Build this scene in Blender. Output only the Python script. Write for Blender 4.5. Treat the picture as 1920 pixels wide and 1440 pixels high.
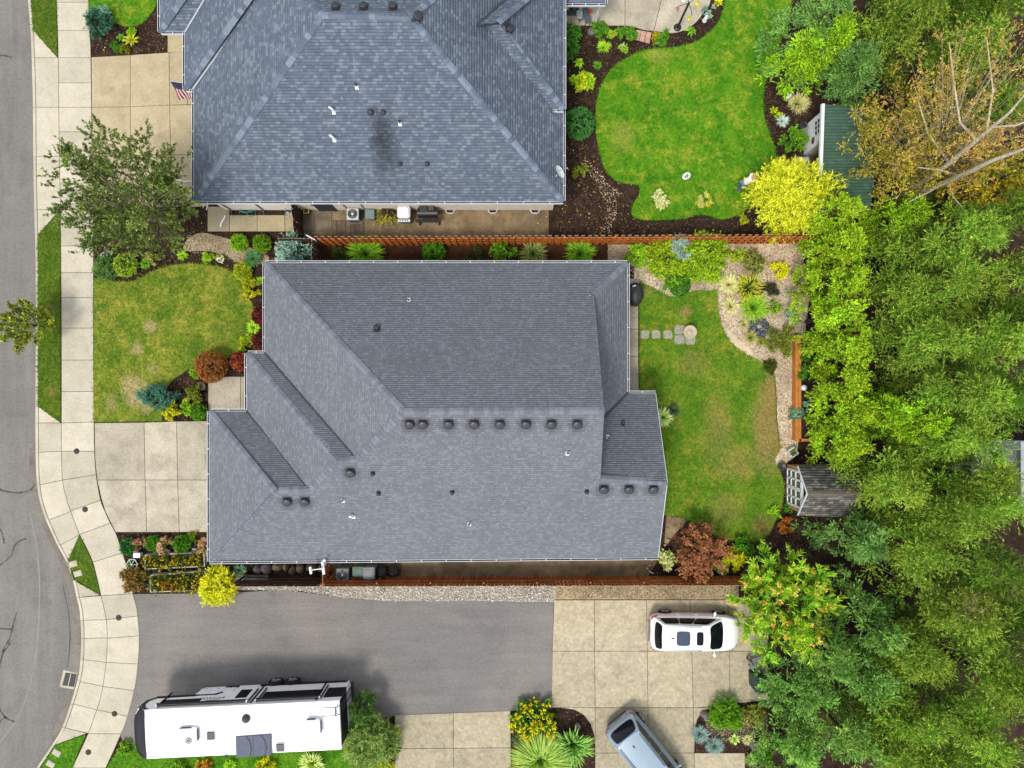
import bpy, bmesh, math, random
import numpy as np
from mathutils import Vector, Matrix

for _o in list(bpy.data.objects):
    bpy.data.objects.remove(_o, do_unlink=True)
SC = bpy.context.scene
COL = SC.collection

# ------------------------------------------------------------------ camera, sky, sun, exposure
CAMH = 37.0            # drone height above the lots (m)
FPX = 1332.0           # focal length in photograph pixels (1920 wide)
cam_d = bpy.data.cameras.new('camera')
cam_d.sensor_width = 36.0
cam_d.lens = FPX / 1920.0 * 36.0
cam_d.clip_start = 0.5
cam_d.clip_end = 2000.0
cam = bpy.data.objects.new('camera', cam_d)
cam.location = (0, 0, CAMH)
COL.objects.link(cam)
SC.camera = cam

SUN_EL, SUN_DIR = math.radians(64), (-0.58, -0.81)     # bright hazy sun from the south-south-west
world = bpy.data.worlds.new('World')
SC.world = world
world.use_nodes = True
_nt = world.node_tree
_bg = _nt.nodes['Background']
_sky = _nt.nodes.new('ShaderNodeTexSky')
_sky.sky_type = 'NISHITA'
_sky.sun_disc = False
_sky.sun_elevation = SUN_EL
_sky.sun_rotation = math.atan2(SUN_DIR[0], SUN_DIR[1])
_sky.air_density = 1.0
_sky.dust_density = 0.6
_sky.ozone_density = 1.0
_hsv = _nt.nodes.new('ShaderNodeHueSaturation')         # thin high cloud takes most of the blue out of the whole sky
_hsv.inputs['Saturation'].default_value = 0.28
_nt.links.new(_sky.outputs[0], _hsv.inputs['Color'])
_nt.links.new(_hsv.outputs[0], _bg.inputs[0])
_bg.inputs[1].default_value = 0.15

sun_d = bpy.data.lights.new('sun', 'SUN')
sun_d.energy = 1.5
sun_d.angle = math.radians(14)
sun_d.color = (1.0, 0.93, 0.82)
sun = bpy.data.objects.new('sun', sun_d)
_s = Vector((SUN_DIR[0], SUN_DIR[1], 0)).normalized() * math.cos(SUN_EL) + Vector((0, 0, math.sin(SUN_EL)))
sun.rotation_euler = _s.to_track_quat('Z', 'Y').to_euler()
sun.location = (0, 0, 60)
COL.objects.link(sun)

SC.render.engine = 'CYCLES'
SC.view_settings.view_transform = 'Standard'
SC.view_settings.look = 'None'
SC.view_settings.gamma = 1.0
SC.view_settings.use_curve_mapping = False
SC.view_settings.exposure = 1.06
SC.cycles.max_bounces = 6
SC.cycles.transparent_max_bounces = 4

# ------------------------------------------------------------------ helpers
RNG = np.random.default_rng(7)
random.seed(11)


def P(px, py, z=0.0):
    """Photograph pixel -> the point of the place that it shows at height z."""
    k = (CAMH - z) / FPX
    return Vector(((px - 960) * k, (720 - py) * k, z))


def lin(c):
    return tuple((x / 255 / 12.92) if x / 255 <= 0.04045 else ((x / 255 + 0.055) / 1.055) ** 2.4 for x in c)


GAIN = 0.62


def T(r, g, b, gain=1.0):
    """Surface colour whose fully lit look is about the given 8-bit colour."""
    return tuple(min(0.9, x * GAIN * gain) for x in lin((r, g, b)))


def link(name, data, parent=None, loc=None, rot=None, label=None, cat=None, group=None, kind=None, mtx=None):
    o = bpy.data.objects.new(name, data)
    COL.objects.link(o)
    if parent is not None:
        o.parent = parent
    if mtx is not None:
        o.matrix_local = mtx
    if loc is not None:
        o.location = loc
    if rot is not None:
        o.rotation_euler = rot if hasattr(rot, '__len__') else (0, 0, rot)
    if label: o['label'] = label
    if cat: o['category'] = cat
    if group: o['group'] = group
    if kind: o['kind'] = kind
    return o


def thing(name, label, cat, loc=(0, 0, 0), rot=0.0, group=None):
    return link(name, None, None, loc, rot, label, cat, group)


class MB:
    """Collects shapes, becomes ONE mesh."""
    def __init__(s):
        s.v, s.f, s.m, s.sm = [], [], [], []

    def add(s, verts, faces, mat=0, smooth=False):
        b = len(s.v)
        s.v.extend(tuple(v) for v in verts)
        for f in faces:
            s.f.append(tuple(i + b for i in f)); s.m.append(mat); s.sm.append(smooth)
        return s

    def box(s, c, size, rz=0.0, mat=0, bev=0.0):
        x, y, z = (q / 2 for q in size)
        if bev > 0:
            b = min(bev, x * .9, y * .9, z * .9)
            pts = []
            for sz, inz in ((-z, b), (-z + b, 0), (z - b, 0), (z, b)):
                for sx, sy in ((-1, -1), (1, -1), (1, 1), (-1, 1)):
                    ax, ay = x - inz, y - inz
                    pts += [(sx * (ax - b), sy * ay, sz), (sx * ax, sy * (ay - b), sz)] if (sx * sy > 0) else [(sx * ax, sy * (ay - b), sz), (sx * (ax - b), sy * ay, sz)]
            # order each ring by angle
            rings = [sorted(pts[i * 8:(i + 1) * 8], key=lambda p: math.atan2(p[1] / y, p[0] / x)) for i in range(4)]
            v = [p for r in rings for p in r]
            f = [tuple(range(7, -1, -1)), tuple(range(24, 32))]
            for r in range(3):
                for i in range(8):
                    j = (i + 1) % 8
                    f.append((r * 8 + i, r * 8 + j, (r + 1) * 8 + j, (r + 1) * 8 + i))
        else:
            v = [(a, b_, c_) for c_ in (-z, z) for a, b_ in ((-x, -y), (x, -y), (x, y), (-x, y))]
            f = [(3, 2, 1, 0), (4, 5, 6, 7), (0, 1, 5, 4), (1, 2, 6, 5), (2, 3, 7, 6), (3, 0, 4, 7)]
        cs, sn = math.cos(rz), math.sin(rz)
        v = [(c[0] + a * cs - b_ * sn, c[1] + a * sn + b_ * cs, c[2] + c_) for a, b_, c_ in v]
        return s.add(v, f, mat)

    def tube(s, pts, r, n=8, mat=0, cap=True, smooth=True):
        pts = [Vector(p) for p in pts]
        rs = r if hasattr(r, '__len__') else [r] * len(pts)
        v, f = [], []
        for i, p in enumerate(pts):
            d = (pts[min(i + 1, len(pts) - 1)] - pts[max(i - 1, 0)])
            d = d.normalized() if d.length > 1e-9 else Vector((0, 0, 1))
            a = d.cross(Vector((0, 0, 1)) if abs(d.z) < .9 else Vector((1, 0, 0))).normalized()
            b = d.cross(a)
            for j in range(n):
                t = 2 * math.pi * j / n
                v.append(p + (a * math.cos(t) + b * math.sin(t)) * rs[i])
        for i in range(len(pts) - 1):
            for j in range(n):
                k = (j + 1) % n
                f.append((i * n + j, i * n + k, (i + 1) * n + k, (i + 1) * n + j))
        s.add(v, f, mat, smooth)
        if cap:
            s.add([v[j] for j in range(n)], [tuple(range(n - 1, -1, -1))], mat)
            s.add([v[(len(pts) - 1) * n + j] for j in range(n)], [tuple(range(n))], mat)
        return s

    def lathe(s, c, prof, n=20, mat=0, smooth=True, sx=1.0, sy=1.0):
        """prof: (radius, z) from bottom to top."""
        v, f = [], []
        for r, z in prof:
            for j in range(n):
                t = 2 * math.pi * j / n
                v.append((c[0] + r * math.cos(t) * sx, c[1] + r * math.sin(t) * sy, c[2] + z))
        for i in range(len(prof) - 1):
            for j in range(n):
                k = (j + 1) % n
                f.append((i * n + j, i * n + k, (i + 1) * n + k, (i + 1) * n + j))
        s.add(v, f, mat, smooth)
        if prof[0][0] > 1e-4: s.add(v[:n], [tuple(range(n - 1, -1, -1))], mat)
        if prof[-1][0] > 1e-4: s.add(v[-n:], [tuple(range(n))], mat)
        return s

    def prism(s, poly, z0, z1, mat=0, cham=0.0):
        """poly: xy points (any order); extruded z0..z1, top edge chamfered."""
        poly = ccw([(p[0], p[1]) for p in poly])
        n = len(poly)
        if cham > 0:
            top = offset_poly(poly, cham)
            v = [(x, y, z0) for x, y in poly] + [(x, y, z1 - cham) for x, y in poly] + [(x, y, z1) for x, y in top]
            f = [tuple(range(2 * n, 3 * n))]
            for r in range(2):
                for i in range(n):
                    j = (i + 1) % n
                    f.append((r * n + i, r * n + j, (r + 1) * n + j, (r + 1) * n + i))
        else:
            v = [(x, y, z0) for x, y in poly] + [(x, y, z1) for x, y in poly]
            f = [tuple(range(n, 2 * n))]
            for i in range(n):
                j = (i + 1) % n
                f.append((i, j, n + j, n + i))
        return s.add(v, f, mat)

    def mesh(s, name, mats):
        me = bpy.data.meshes.new(name)
        me.from_pydata(s.v, [], s.f)
        for m in (mats if isinstance(mats, (list, tuple)) else [mats]):
            me.materials.append(m)
        me.polygons.foreach_set('material_index', s.m)
        me.polygons.foreach_set('use_smooth', s.sm)
        me.update()
        return me

    def build(s, name, mats, parent=None, **kw):
        return link(name, s.mesh(name, mats), parent, **kw)


def ccw(p):
    a = sum(p[i][0] * p[(i + 1) % len(p)][1] - p[(i + 1) % len(p)][0] * p[i][1] for i in range(len(p)))
    return list(p) if a > 0 else list(p)[::-1]


def offset_poly(poly, d):
    """ccw polygon moved inwards by d."""
    n = len(poly); out = []
    for i in range(n):
        p0, p1, p2 = poly[i - 1], poly[i], poly[(i + 1) % n]
        a = Vector((p1[0] - p0[0], p1[1] - p0[1])); b = Vector((p2[0] - p1[0], p2[1] - p1[1]))
        if a.length < 1e-6 or b.length < 1e-6:
            out.append(p1); continue
        a.normalize(); b.normalize()
        n1 = Vector((-a.y, a.x)); n2 = Vector((-b.y, b.x))
        m = n1 + n2
        if m.length < 1e-4: m = n1
        m.normalize()
        q = d / max(.35, m.dot(n1))
        out.append((p1[0] + m.x * q, p1[1] + m.y * q))
    return out


def smooth_poly(poly, n=4, closed=True):
    """Catmull-Rom through pixel points; a point given twice stays a corner."""
    out = []; N = len(poly)
    for i in range(N if closed else N - 1):
        p = [poly[(i + j) % N] if closed else poly[min(max(i + j, 0), N - 1)] for j in (-1, 0, 1, 2)]
        if p[1] == p[2]: continue
        for q in range(n):
            t = q / n
            out.append(tuple(.5 * (2 * p[1][c] + (p[2][c] - p[0][c]) * t + (2 * p[0][c] - 5 * p[1][c] + 4 * p[2][c] - p[3][c]) * t * t
                                   + (3 * p[1][c] - p[0][c] - 3 * p[2][c] + p[3][c]) * t ** 3) for c in (0, 1)))
    if not closed: out.append(poly[-1])
    return out


def pxy(poly, z=0.0):
    return [tuple(P(a, b, z)[:2]) for a, b in poly]


def inside(pts, poly):
    x, y = pts[:, 0], pts[:, 1]
    r = np.zeros(len(pts), bool)
    n = len(poly)
    for i in range(n):
        x1, y1 = poly[i]; x2, y2 = poly[(i + 1) % n]
        if y1 == y2: continue
        c = (y1 > y) != (y2 > y)
        r ^= c & (x < (x2 - x1) * (y - y1) / (y2 - y1) + x1)
    return r


def sample_poly(poly, n, rng=RNG):
    a = np.array(poly); lo, hi = a.min(0), a.max(0)
    out = np.zeros((0, 2))
    area = abs(sum(poly[i - 1][0] * poly[i][1] - poly[i][0] * poly[i - 1][1] for i in range(len(poly)))) / 2
    frac = max(.03, area / max(1e-6, (hi - lo).prod()))
    p = lo + (hi - lo) * rng.random((int(n / frac), 2))
    return p[inside(p, poly)]


def poly_area(poly):
    return abs(sum(poly[i - 1][0] * poly[i][1] - poly[i][0] * poly[i - 1][1] for i in range(len(poly)))) / 2


def np_mesh(name, V, Fc, mat, col=None, smooth=False):
    """Fast mesh from arrays. V (N,3), Fc (M,k) of one face size; col (M,3) -> face attribute 'col'."""
    me = bpy.data.meshes.new(name)
    V = np.ascontiguousarray(V, np.float32); Fc = np.ascontiguousarray(Fc, np.int32)
    m, k = Fc.shape
    me.vertices.add(len(V)); me.vertices.foreach_set('co', V.ravel())
    me.loops.add(m * k); me.loops.foreach_set('vertex_index', Fc.ravel())
    me.polygons.add(m)
    me.polygons.foreach_set('loop_start', np.arange(0, m * k, k, dtype=np.int32))
    try:
        me.polygons.foreach_set('loop_total', np.full(m, k, np.int32))
    except Exception:
        pass
    if smooth:
        me.polygons.foreach_set('use_smooth', np.ones(m, bool))
    for mm in (mat if isinstance(mat, (list, tuple)) else [mat]):
        me.materials.append(mm)
    if col is not None:
        at = me.attributes.new('col', 'FLOAT_COLOR', 'FACE')
        at.data.foreach_set('color', np.hstack([col, np.ones((m, 1))]).astype(np.float32).ravel())
    me.update(calc_edges=True)
    return me


# ------------------------------------------------------------------ materials
class NT:
    def __init__(s, name):
        s.m = bpy.data.materials.new(name); s.m.use_nodes = True
        s.t = s.m.node_tree; s.b = s.t.nodes['Principled BSDF']; s.out = s.t.nodes['Material Output']
        s.pos = s.n('ShaderNodeNewGeometry').outputs['Position']

    def n(s, t, **kw):
        q = s.t.nodes.new(t)
        for k, v in kw.items(): setattr(q, k, v)
        return q

    def l(s, a, b): s.t.links.new(a, b)

    def noise(s, scale, detail=4, rough=.55, vec=None, dist=0.0):
        q = s.n('ShaderNodeTexNoise')
        q.inputs['Scale'].default_value = scale; q.inputs['Detail'].default_value = detail
        q.inputs['Roughness'].default_value = rough; q.inputs['Distortion'].default_value = dist
        s.l(vec or s.pos, q.inputs['Vector'])
        return q.outputs[0]

    def ramp(s, fac, stops):
        q = s.n('ShaderNodeValToRGB'); e = q.color_ramp.elements
        while len(e) < len(stops): e.new(.5)
        for i, (p, c) in enumerate(stops):
            e[i].position = p; e[i].color = (c, c, c, 1) if not hasattr(c, '__len__') else (*c, 1)
        s.l(fac, q.inputs[0])
        return q.outputs[0]

    def mix(s, fac, a, b, mode='MIX'):
        q = s.n('ShaderNodeMix', data_type='RGBA', blend_type=mode)
        for i, v in ((0, fac), (6, a), (7, b)):
            if hasattr(v, 'is_linked') or isinstance(v, bpy.types.NodeSocket): s.l(v, q.inputs[i])
            elif i == 0: q.inputs[0].default_value = v
            else: q.inputs[i].default_value = (*v, 1) if len(v) == 3 else v
        return q.outputs[2]

    def math(s, op, a, b=None, clamp=False):
        q = s.n('ShaderNodeMath', operation=op, use_clamp=clamp)
        for i, v in ((0, a), (1, b)):
            if v is None: continue
            if isinstance(v, bpy.types.NodeSocket): s.l(v, q.inputs[i])
            else: q.inputs[i].default_value = v
        return q.outputs[0]

    def bright(s, col, fac, lo, hi):
        """multiply colour by lo..hi following fac."""
        q = s.n('ShaderNodeMapRange'); s.l(fac, q.inputs[0])
        q.inputs[1].default_value = .34; q.inputs[2].default_value = .66
        q.inputs[3].default_value = lo; q.inputs[4].default_value = hi
        c = s.n('ShaderNodeCombineColor')
        for i in range(3): s.l(q.outputs[0], c.inputs[i])
        return s.mix(1.0, col, c.outputs[0], 'MULTIPLY')

    def bump(s, h, strength, dist=.02):
        q = s.n('ShaderNodeBump'); q.inputs['Strength'].default_value = strength; q.inputs['Distance'].default_value = dist
        s.l(h, q.inputs['Height']); s.l(q.outputs[0], s.b.inputs['Normal'])

    def done(s, col, rough=.8, spec=.3, metal=0.0, coat=0.0):
        if isinstance(col, bpy.types.NodeSocket): s.l(col, s.b.inputs['Base Color'])
        else: s.b.inputs['Base Color'].default_value = (*col, 1)
        if isinstance(rough, bpy.types.NodeSocket): s.l(rough, s.b.inputs['Roughness'])
        else: s.b.inputs['Roughness'].default_value = rough
        s.b.inputs['Specular IOR Level'].default_value = spec
        s.b.inputs['Metallic'].default_value = metal
        s.b.inputs['Coat Weight'].default_value = coat
        return s.m


def M(name, c1, c2=None, scale=2.0, rough=.8, spec=.3, metal=0.0, fine=.12, fscale=60, bump=0.0, rand=0.0, coat=0.0, stain=None, sscale=.6, swid=(.5, .7), detail=5):
    t = NT(name)
    col = t.mix(t.ramp(t.noise(scale, detail), [(.36, 0), (.64, 1)]), c1, c2 or c1)
    if stain:
        col = t.mix(t.ramp(t.noise(sscale, 10, .78, dist=.6), [(swid[0], 0), (swid[1], 1)]), col, stain)
    if fine:
        f = t.noise(fscale, 3, .7)
        col = t.bright(col, f, 1 - fine, 1 + fine)
        if bump: t.bump(f, bump)
    if rand:
        oi = t.n('ShaderNodeObjectInfo')
        col = t.bright(col, t.math('ADD', t.math('MULTIPLY', oi.outputs['Random'], .5), .25), 1 - rand, 1 + rand)
    return t.done(col, rough, spec, metal, coat)


def attr_mat(name, rough=.75, trans=0.0, var=.15, vscale=9, spec=.2, fine=0.0, fscale=80):
    """Colour from the face attribute 'col'."""
    t = NT(name)
    a = t.n('ShaderNodeAttribute', attribute_name='col')
    col = a.outputs['Color']
    if var: col = t.bright(col, t.noise(vscale, 3), 1 - var, 1 + var)
    if fine: col = t.bright(col, t.noise(fscale, 2, .8), 1 - fine, 1 + fine)
    t.done(col, rough, spec)
    if trans:
        tr = t.n('ShaderNodeBsdfTranslucent'); t.l(col, tr.inputs[0])
        mx = t.n('ShaderNodeMixShader'); mx.inputs[0].default_value = trans
        t.l(t.b.outputs[0], mx.inputs[1]); t.l(tr.outputs[0], mx.inputs[2]); t.l(mx.outputs[0], t.out.inputs[0])
    return t.m


def glossy(name, c, rough=.15, spec=.5, metal=0.0, coat=0.0):
    t = NT(name)
    col = t.bright(t.mix(0.0, c, c), t.noise(3.0, 3), .96, 1.04)
    return t.done(col, rough, spec, metal, coat)


LEAF = attr_mat('foliage', .6, .18, .12, 5, .08)
NEEDLE = attr_mat('conifer_foliage', .65, .08, .15, 4, .06)
BITS = attr_mat('loose_bits', .9, 0, .1, 20)
PETAL = attr_mat('petals', .6, .2, .08, 12)
SHINGLE = attr_mat('asphalt_shingle', .92, 0, .035, .5, .15, fine=.1, fscale=70)
BARK = M('bark', T(96, 78, 62), T(62, 50, 40), 14, .95, fine=.2, fscale=50, bump=.6)
BIRCH_BARK = M('birch_bark', T(226, 216, 196), T(186, 170, 142), 6, .9, fine=.2, fscale=30, stain=T(80, 66, 52), sscale=9, swid=(.58, .64))
WHITE = glossy('white_paint', T(238, 240, 244, 1.25), .45, .3)
WHITE_TRIM = glossy('white_trim', T(235, 238, 242, 1.15), .5, .3)
DARKMETAL = glossy('dark_metal', (.028, .029, .032), .45, .4)
BLACK = glossy('black_plastic', (.012, .012, .014), .4, .4)
RUBBER = M('rubber', (.014, .014, .015), (.02, .02, .02), 8, .85, .2)
GALV = glossy('galvanised_metal', T(180, 186, 190), .4, .5, .5)
GREYPLASTIC = M('grey_plastic', T(150, 155, 160), T(132, 138, 144), 3, .6)
GLASS_DARK = glossy('dark_glass', (.004, .005, .008), .1, .22)
CREAM_SIDING = M('cream_siding', T(240, 234, 220, 1.2), T(230, 224, 210, 1.2), 2, .75)
CONC_WHITE = M('pale_concrete', T(218, 209, 188), T(206, 197, 174), 1.1, .9, fine=.09, fscale=10, rand=.1, stain=T(180, 172, 152), sscale=.9, swid=(.52, .8))
CONC_TAN = M('tan_concrete', T(204, 188, 154), T(188, 172, 138), 1.3, .9, fine=.14, fscale=12, rand=.08, stain=T(158, 140, 108), sscale=.8, swid=(.55, .8))
CONC_GREY = M('grey_concrete', T(208, 198, 176), T(190, 180, 158), 1.1, .9, fine=.14, fscale=11, rand=.08, stain=T(152, 146, 132), sscale=1.1, swid=(.5, .75))
CONC_MOTTLED = M('mottled_concrete', T(210, 198, 168), T(188, 176, 148), 5, .9, fine=.22, fscale=10, rand=.09, stain=T(150, 138, 116), sscale=1.2, swid=(.46, .78), detail=10)
CONC_DARK = M('weathered_concrete', T(150, 136, 116), T(120, 108, 92), 2, .92, fine=.15, fscale=40)
JOINT = M('joint_sand', T(96, 84, 66), T(70, 60, 48), 3, .95)
# ------------------------------------------------------------------ ground, road, pavements
def asphalt(name, c1, c2, c3, big=.16, along=(1, 1)):
    t = NT(name)
    col = t.mix(t.ramp(t.noise(big, 4, .5, dist=.8), [(.38, 0), (.62, 1)]), c1, c2)
    col = t.mix(t.ramp(t.noise(big * 3.1, 5, .6, dist=.5), [(.5, 0), (.75, 1)]), col, c3)
    mp = t.n('ShaderNodeMapping'); mp.inputs['Scale'].default_value = (along[0], along[1], 1); t.l(t.pos, mp.inputs[0])
    col = t.bright(col, t.noise(1.6, 6, .7, mp.outputs[0]), .9, 1.1)          # wheel tracks and drag marks
    col = t.mix(t.ramp(t.noise(1.1, 4, .6), [(.66, 0), (.76, .35)]), col, tuple(q * .55 for q in c3))   # old oil spots
    f = t.noise(8, 8, .9)
    col = t.bright(col, f, .74, 1.26)
    t.bump(f, .25, .01)
    return t.done(col, .93, .2)


def soil(name, c1, c2, c3, scale=3.0, spots=.5):
    t = NT(name)
    col = t.mix(t.ramp(t.noise(scale, 6, .7), [(.38, 0), (.62, 1)]), c1, c2)
    f = t.noise(34, 4, .85)
    col = t.mix(t.ramp(f, [(.56, 0), (.7, spots)]), col, c3)
    col = t.bright(col, t.noise(.45, 5), .72, 1.4)
    t.bump(f, .8, .03)
    return t.done(col, .97, .1)


ROAD_M = asphalt('road_asphalt', T(134, 131, 126), T(142, 138, 132), T(126, 123, 118), .3, (1, .1))
DRIVE_M = asphalt('private_drive_asphalt', T(136, 133, 130), T(150, 144, 138), T(126, 123, 121), .14, (.12, 1))
MULCH_M = soil('bark_mulch', T(74, 57, 46), T(46, 36, 31), T(118, 92, 72))
SOIL_M = soil('packed_soil', T(160, 140, 110), T(130, 112, 88), T(186, 164, 132), 1.6)
REDSOIL_M = soil('red_soil', T(96, 64, 46), T(70, 48, 36), T(130, 96, 70), 2.0)
CHIP_M = soil('wood_chips', T(224, 208, 180, 1.15), T(204, 182, 150, 1.1), T(242, 230, 208, 1.15), 1.2, .6)
GRAVEL_M = soil('pale_gravel_bed', T(206, 200, 186), T(170, 162, 146), T(238, 233, 222), 4, .7)
TANGRAVEL_M = soil('pea_gravel', T(196, 178, 142), T(164, 146, 114), T(222, 206, 172), 2, .5)

ROUGH_M = soil('rough_grass', T(96, 116, 44), T(70, 92, 32), T(140, 142, 70), .8, .4)
MB().prism([(-600, -600), (600, -600), (600, 600), (-600, 600)], -.3, -.18).build('ground', ROUGH_M, kind='structure')

KERB = smooth_poly([(46, -90), (52, 0), (57, 60), (61, 180), (62, 300), (64, 400), (66, 480), (67, 600), (66, 760), (66, 800), (67, 880), (72, 930), (82, 965), (90, 985),
                    (107, 1022), (123, 1052), (136, 1088), (143, 1120), (149, 1147), (152, 1193), (150, 1243), (146, 1270), (138, 1300), (117, 1363), (97, 1397), (68, 1440), (20, 1510)], 3, False)
WALK_L = smooth_poly([(103, -90), (106, 0), (109, 100), (110, 200), (112, 330), (113, 400), (114, 480), (115, 620), (115, 793), (115, 847), (117, 900), (124, 933), (132, 958), (149, 1002),
                      (161, 1025), (174, 1054), (184, 1093), (189, 1116), (197, 1150), (200, 1170), (201, 1195), (200, 1227), (196, 1267), (188, 1310), (177, 1343), (165, 1376), (135, 1440), (98, 1510)], 3, False)
WALK_R = smooth_poly([(163, -90), (166, 0), (168, 60), (170, 100), (172, 250), (174, 400), (175, 480), (175, 620), (176, 790), (177, 847), (180, 890), (188, 937), (197, 960), (205, 978), (217, 1000), (229, 1036),
                      (240, 1070), (249, 1113), (256, 1140), (259, 1167), (261, 1193), (260, 1227), (257, 1260), (252, 1293), (240, 1340), (227, 1376), (198, 1440), (166, 1510)], 3, False)


def at_y(line, y):
    for a, b in zip(line, line[1:]):
        if a[1] <= y <= b[1]:
            t = (y - a[1]) / max(1e-6, b[1] - a[1])
            return (a[0] + (b[0] - a[0]) * t, y)
    return line[0] if y < line[0][1] else line[-1]


def between(line, y0, y1):
    return [at_y(line, y0)] + [p for p in line if y0 + .5 < p[1] < y1 - .5] + [at_y(line, y1)]


# the raised lots right of the kerb; the road lies one kerb step lower
lot = [(a + 5, b) for a, b in KERB] + [(4000, 1510), (4000, -400), (-200 + 1000, -400), (160, -400)]
MB().prism(pxy([(a + 5, b) for a, b in KERB] + [(2400, 1510), (2400, -90)]), -.16, -.03).build('garden_soil', MULCH_M, kind='structure')
MB().prism([(-60, -60), (60, -60), (60, P(0, 1510).y + .02), (-60, P(0, 1510).y + .02)], -.17, -.05).build('south_soil', ROUGH_M, kind='structure')
MB().prism([(-28, P(0, -90).y - .02), (60, P(0, -90).y - .02), (60, 60), (-28, 60)], -.17, -.05).build('north_soil', ROUGH_M, kind='structure')

road = MB().prism(pxy([(a + 3, b) for a, b in KERB] + [(-900, 1510), (-900, -90)]), -.2, -.13).build('road', ROAD_M, kind='structure')
SEAL = M('crack_sealant', T(96, 93, 90), T(80, 78, 76), 5, .8)
SEAM = M('paving_seam', T(158, 153, 146), T(148, 143, 137), 2, .9)


def strip(poly, w, z, jitter=0.0, h=.006):
    pts = [P(a, b, z) for a, b in smooth_poly(poly, 4, False)]
    mb = MB(); v = []
    for i, p in enumerate(pts):
        d = (pts[min(i + 1, len(pts) - 1)] - pts[max(i - 1, 0)]).normalized()
        ww = w * (1 + random.uniform(-jitter, jitter)) / 2
        s = Vector((-d.y, d.x, 0)) * ww
        v += [p + s, p - s, p + s - Vector((0, 0, h)), p - s - Vector((0, 0, h))]
    f = []
    for i in range(len(pts) - 1):
        a, b = 4 * i, 4 * i + 4
        f += [(a, a + 1, b + 1, b), (a + 2, a, b, b + 2), (a + 1, a + 3, b + 3, b + 1)]
    f += [(0, 2, 3, 1), (4 * len(pts) - 4, 4 * len(pts) - 3, 4 * len(pts) - 1, 4 * len(pts) - 2)]
    return mb.add(v, f)


for c in ([(-8, 915), (10, 921), (33, 924), (55, 920), (65, 909)], [(-10, 1066), (10, 1052), (22, 1040), (27, 1024), (38, 1014), (49, 1010)], [(-5, 985), (4, 1000), (8, 1019)],
          [(-6, 1280), (0, 1245), (8, 1215), (18, 1198), (24, 1175), (31, 1148)], [(-6, 1178), (22, 1180)], [(6, 1222), (12, 1216), (19, 1205)], [(-4, 1325), (10, 1345), (28, 1354)],
          [(-4, 1358), (6, 1347), (12, 1345)], [(-6, 104), (8, 104), (22, 108)]):
    strip(c, .085, -.126, .6, .003).build('crack_seal', SEAL, road)
strip([(55, 960), (68, 1020), (74, 1090), (73, 1160), (68, 1220), (55, 1290), (30, 1350), (0, 1392)], .07, -.127, .2, .002).build('paving_seam', SEAM, road)
strip([(118, 1100), (127, 1140), (131, 1180), (130, 1220), (126, 1252)], .05, -.127, .4, .002).build('gutter_crack', SEAL, road)
MB().prism(pxy(between([(a - 15, b) for a, b in KERB], 830, 1380) + between([(a + 1, b) for a, b in KERB], 830, 1380)[::-1]), -.129, -.1265).build('gutter_stain', asphalt('gutter_asphalt', T(150, 142, 132), T(134, 127, 118), T(110, 104, 98), .6), road)

# kerb: one stone length at a time
kerb = MB().prism(pxy(KERB + [(a + 5.4, b) for a, b in KERB[::-1]]), -.16, -.02).build('kerb', CONC_WHITE, kind='structure')
ks = [-90, 0, 57, 108, 201, 293, 393, 440, 520, 600, 680, 762, 793, 848, 905, 970, 1022, 1052, 1088, 1120, 1163, 1197, 1237, 1275, 1320, 1364, 1398, 1440, 1509]


def slab(poly_px, z1, parent, mat, name='slab', gap=.011, z0=-.06, cham=.008):
    p = offset_poly(ccw(pxy(poly_px, z1)), gap)
    return MB().prism(p, z0, z1, 0, cham).build(name, mat, parent)


for y0, y1 in zip(ks, ks[1:]):
    slab(between(KERB, y0, y1) + [(a + 5.6, b) for a, b in between(KERB, y0, y1)[::-1]], .012, kerb, CONC_WHITE, 'kerb_stone', .006, -.15, .02)

side = MB().prism(pxy(WALK_L + WALK_R[::-1]), -.05, -.02).build('sidewalk', JOINT, kind='structure')
sj = [(-90, -90), (-40, -40), (4, 4), (57, 57), (108, 108), (155, 155), (201, 201), (247, 247), (293, 293), (343, 343), (393, 393), (461, 461), (511, 511), (558, 558), (615, 615), (675, 675), (734, 734), (793, 791),
      (846, 846), (900, 890), (958, 938), (1002, 981), (1054, 1037), (1117, 1113), (1162, 1155), (1197, 1192), (1242, 1245), (1287, 1295), (1331, 1343), (1376, 1376), (1440, 1440), (1509, 1509)]
for (l0, r0), (l1, r1) in zip(sj, sj[1:]):
    slab(between(WALK_L, l0, l1) + between(WALK_R, r0, r1)[::-1], .02, side, CONC_WHITE)

KB = [(a + 6, b) for a, b in KERB]
apron = MB().prism(pxy(between(KB, 57, 430) + between(WALK_L, 100, 393)[::-1]), -.05, -.022).build('driveway_apron', JOINT, kind='structure')
slab([at_y(KB, 57), (108, 108), at_y(KB, 108)], .018, apron, CONC_WHITE)
for a, b in ((108, 201), (201, 293), (293, 393)):
    slab(between(KB, a, b) + between(WALK_L, a, b)[::-1], .018, apron, CONC_WHITE)
slab([at_y(KB, 393), (113, 393), at_y(KB, 440)], .018, apron, CONC_WHITE)
apron2 = MB().prism(pxy(between(KB, 762, 1120) + between(WALK_L, 793, 1110)[::-1]), -.05, -.022).build('driveway_apron', JOINT, kind='structure')
slab([at_y(KB, 762), (114, 793), at_y(KB, 793)], .018, apron2, CONC_WHITE)
for a, b, c, d in ((793, 848, 793, 846), (848, 909, 846, 900), (909, 975, 900, 959), (975, 1022, 959, 1003)):
    slab(between(KB, a, b) + between(WALK_L, c, d)[::-1], .018, apron2, CONC_WHITE)
slab([at_y(KB, 1022), (149, 1003), (128, 1050), at_y(KB, 1052)], .018, apron2, CONC_WHITE)
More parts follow.
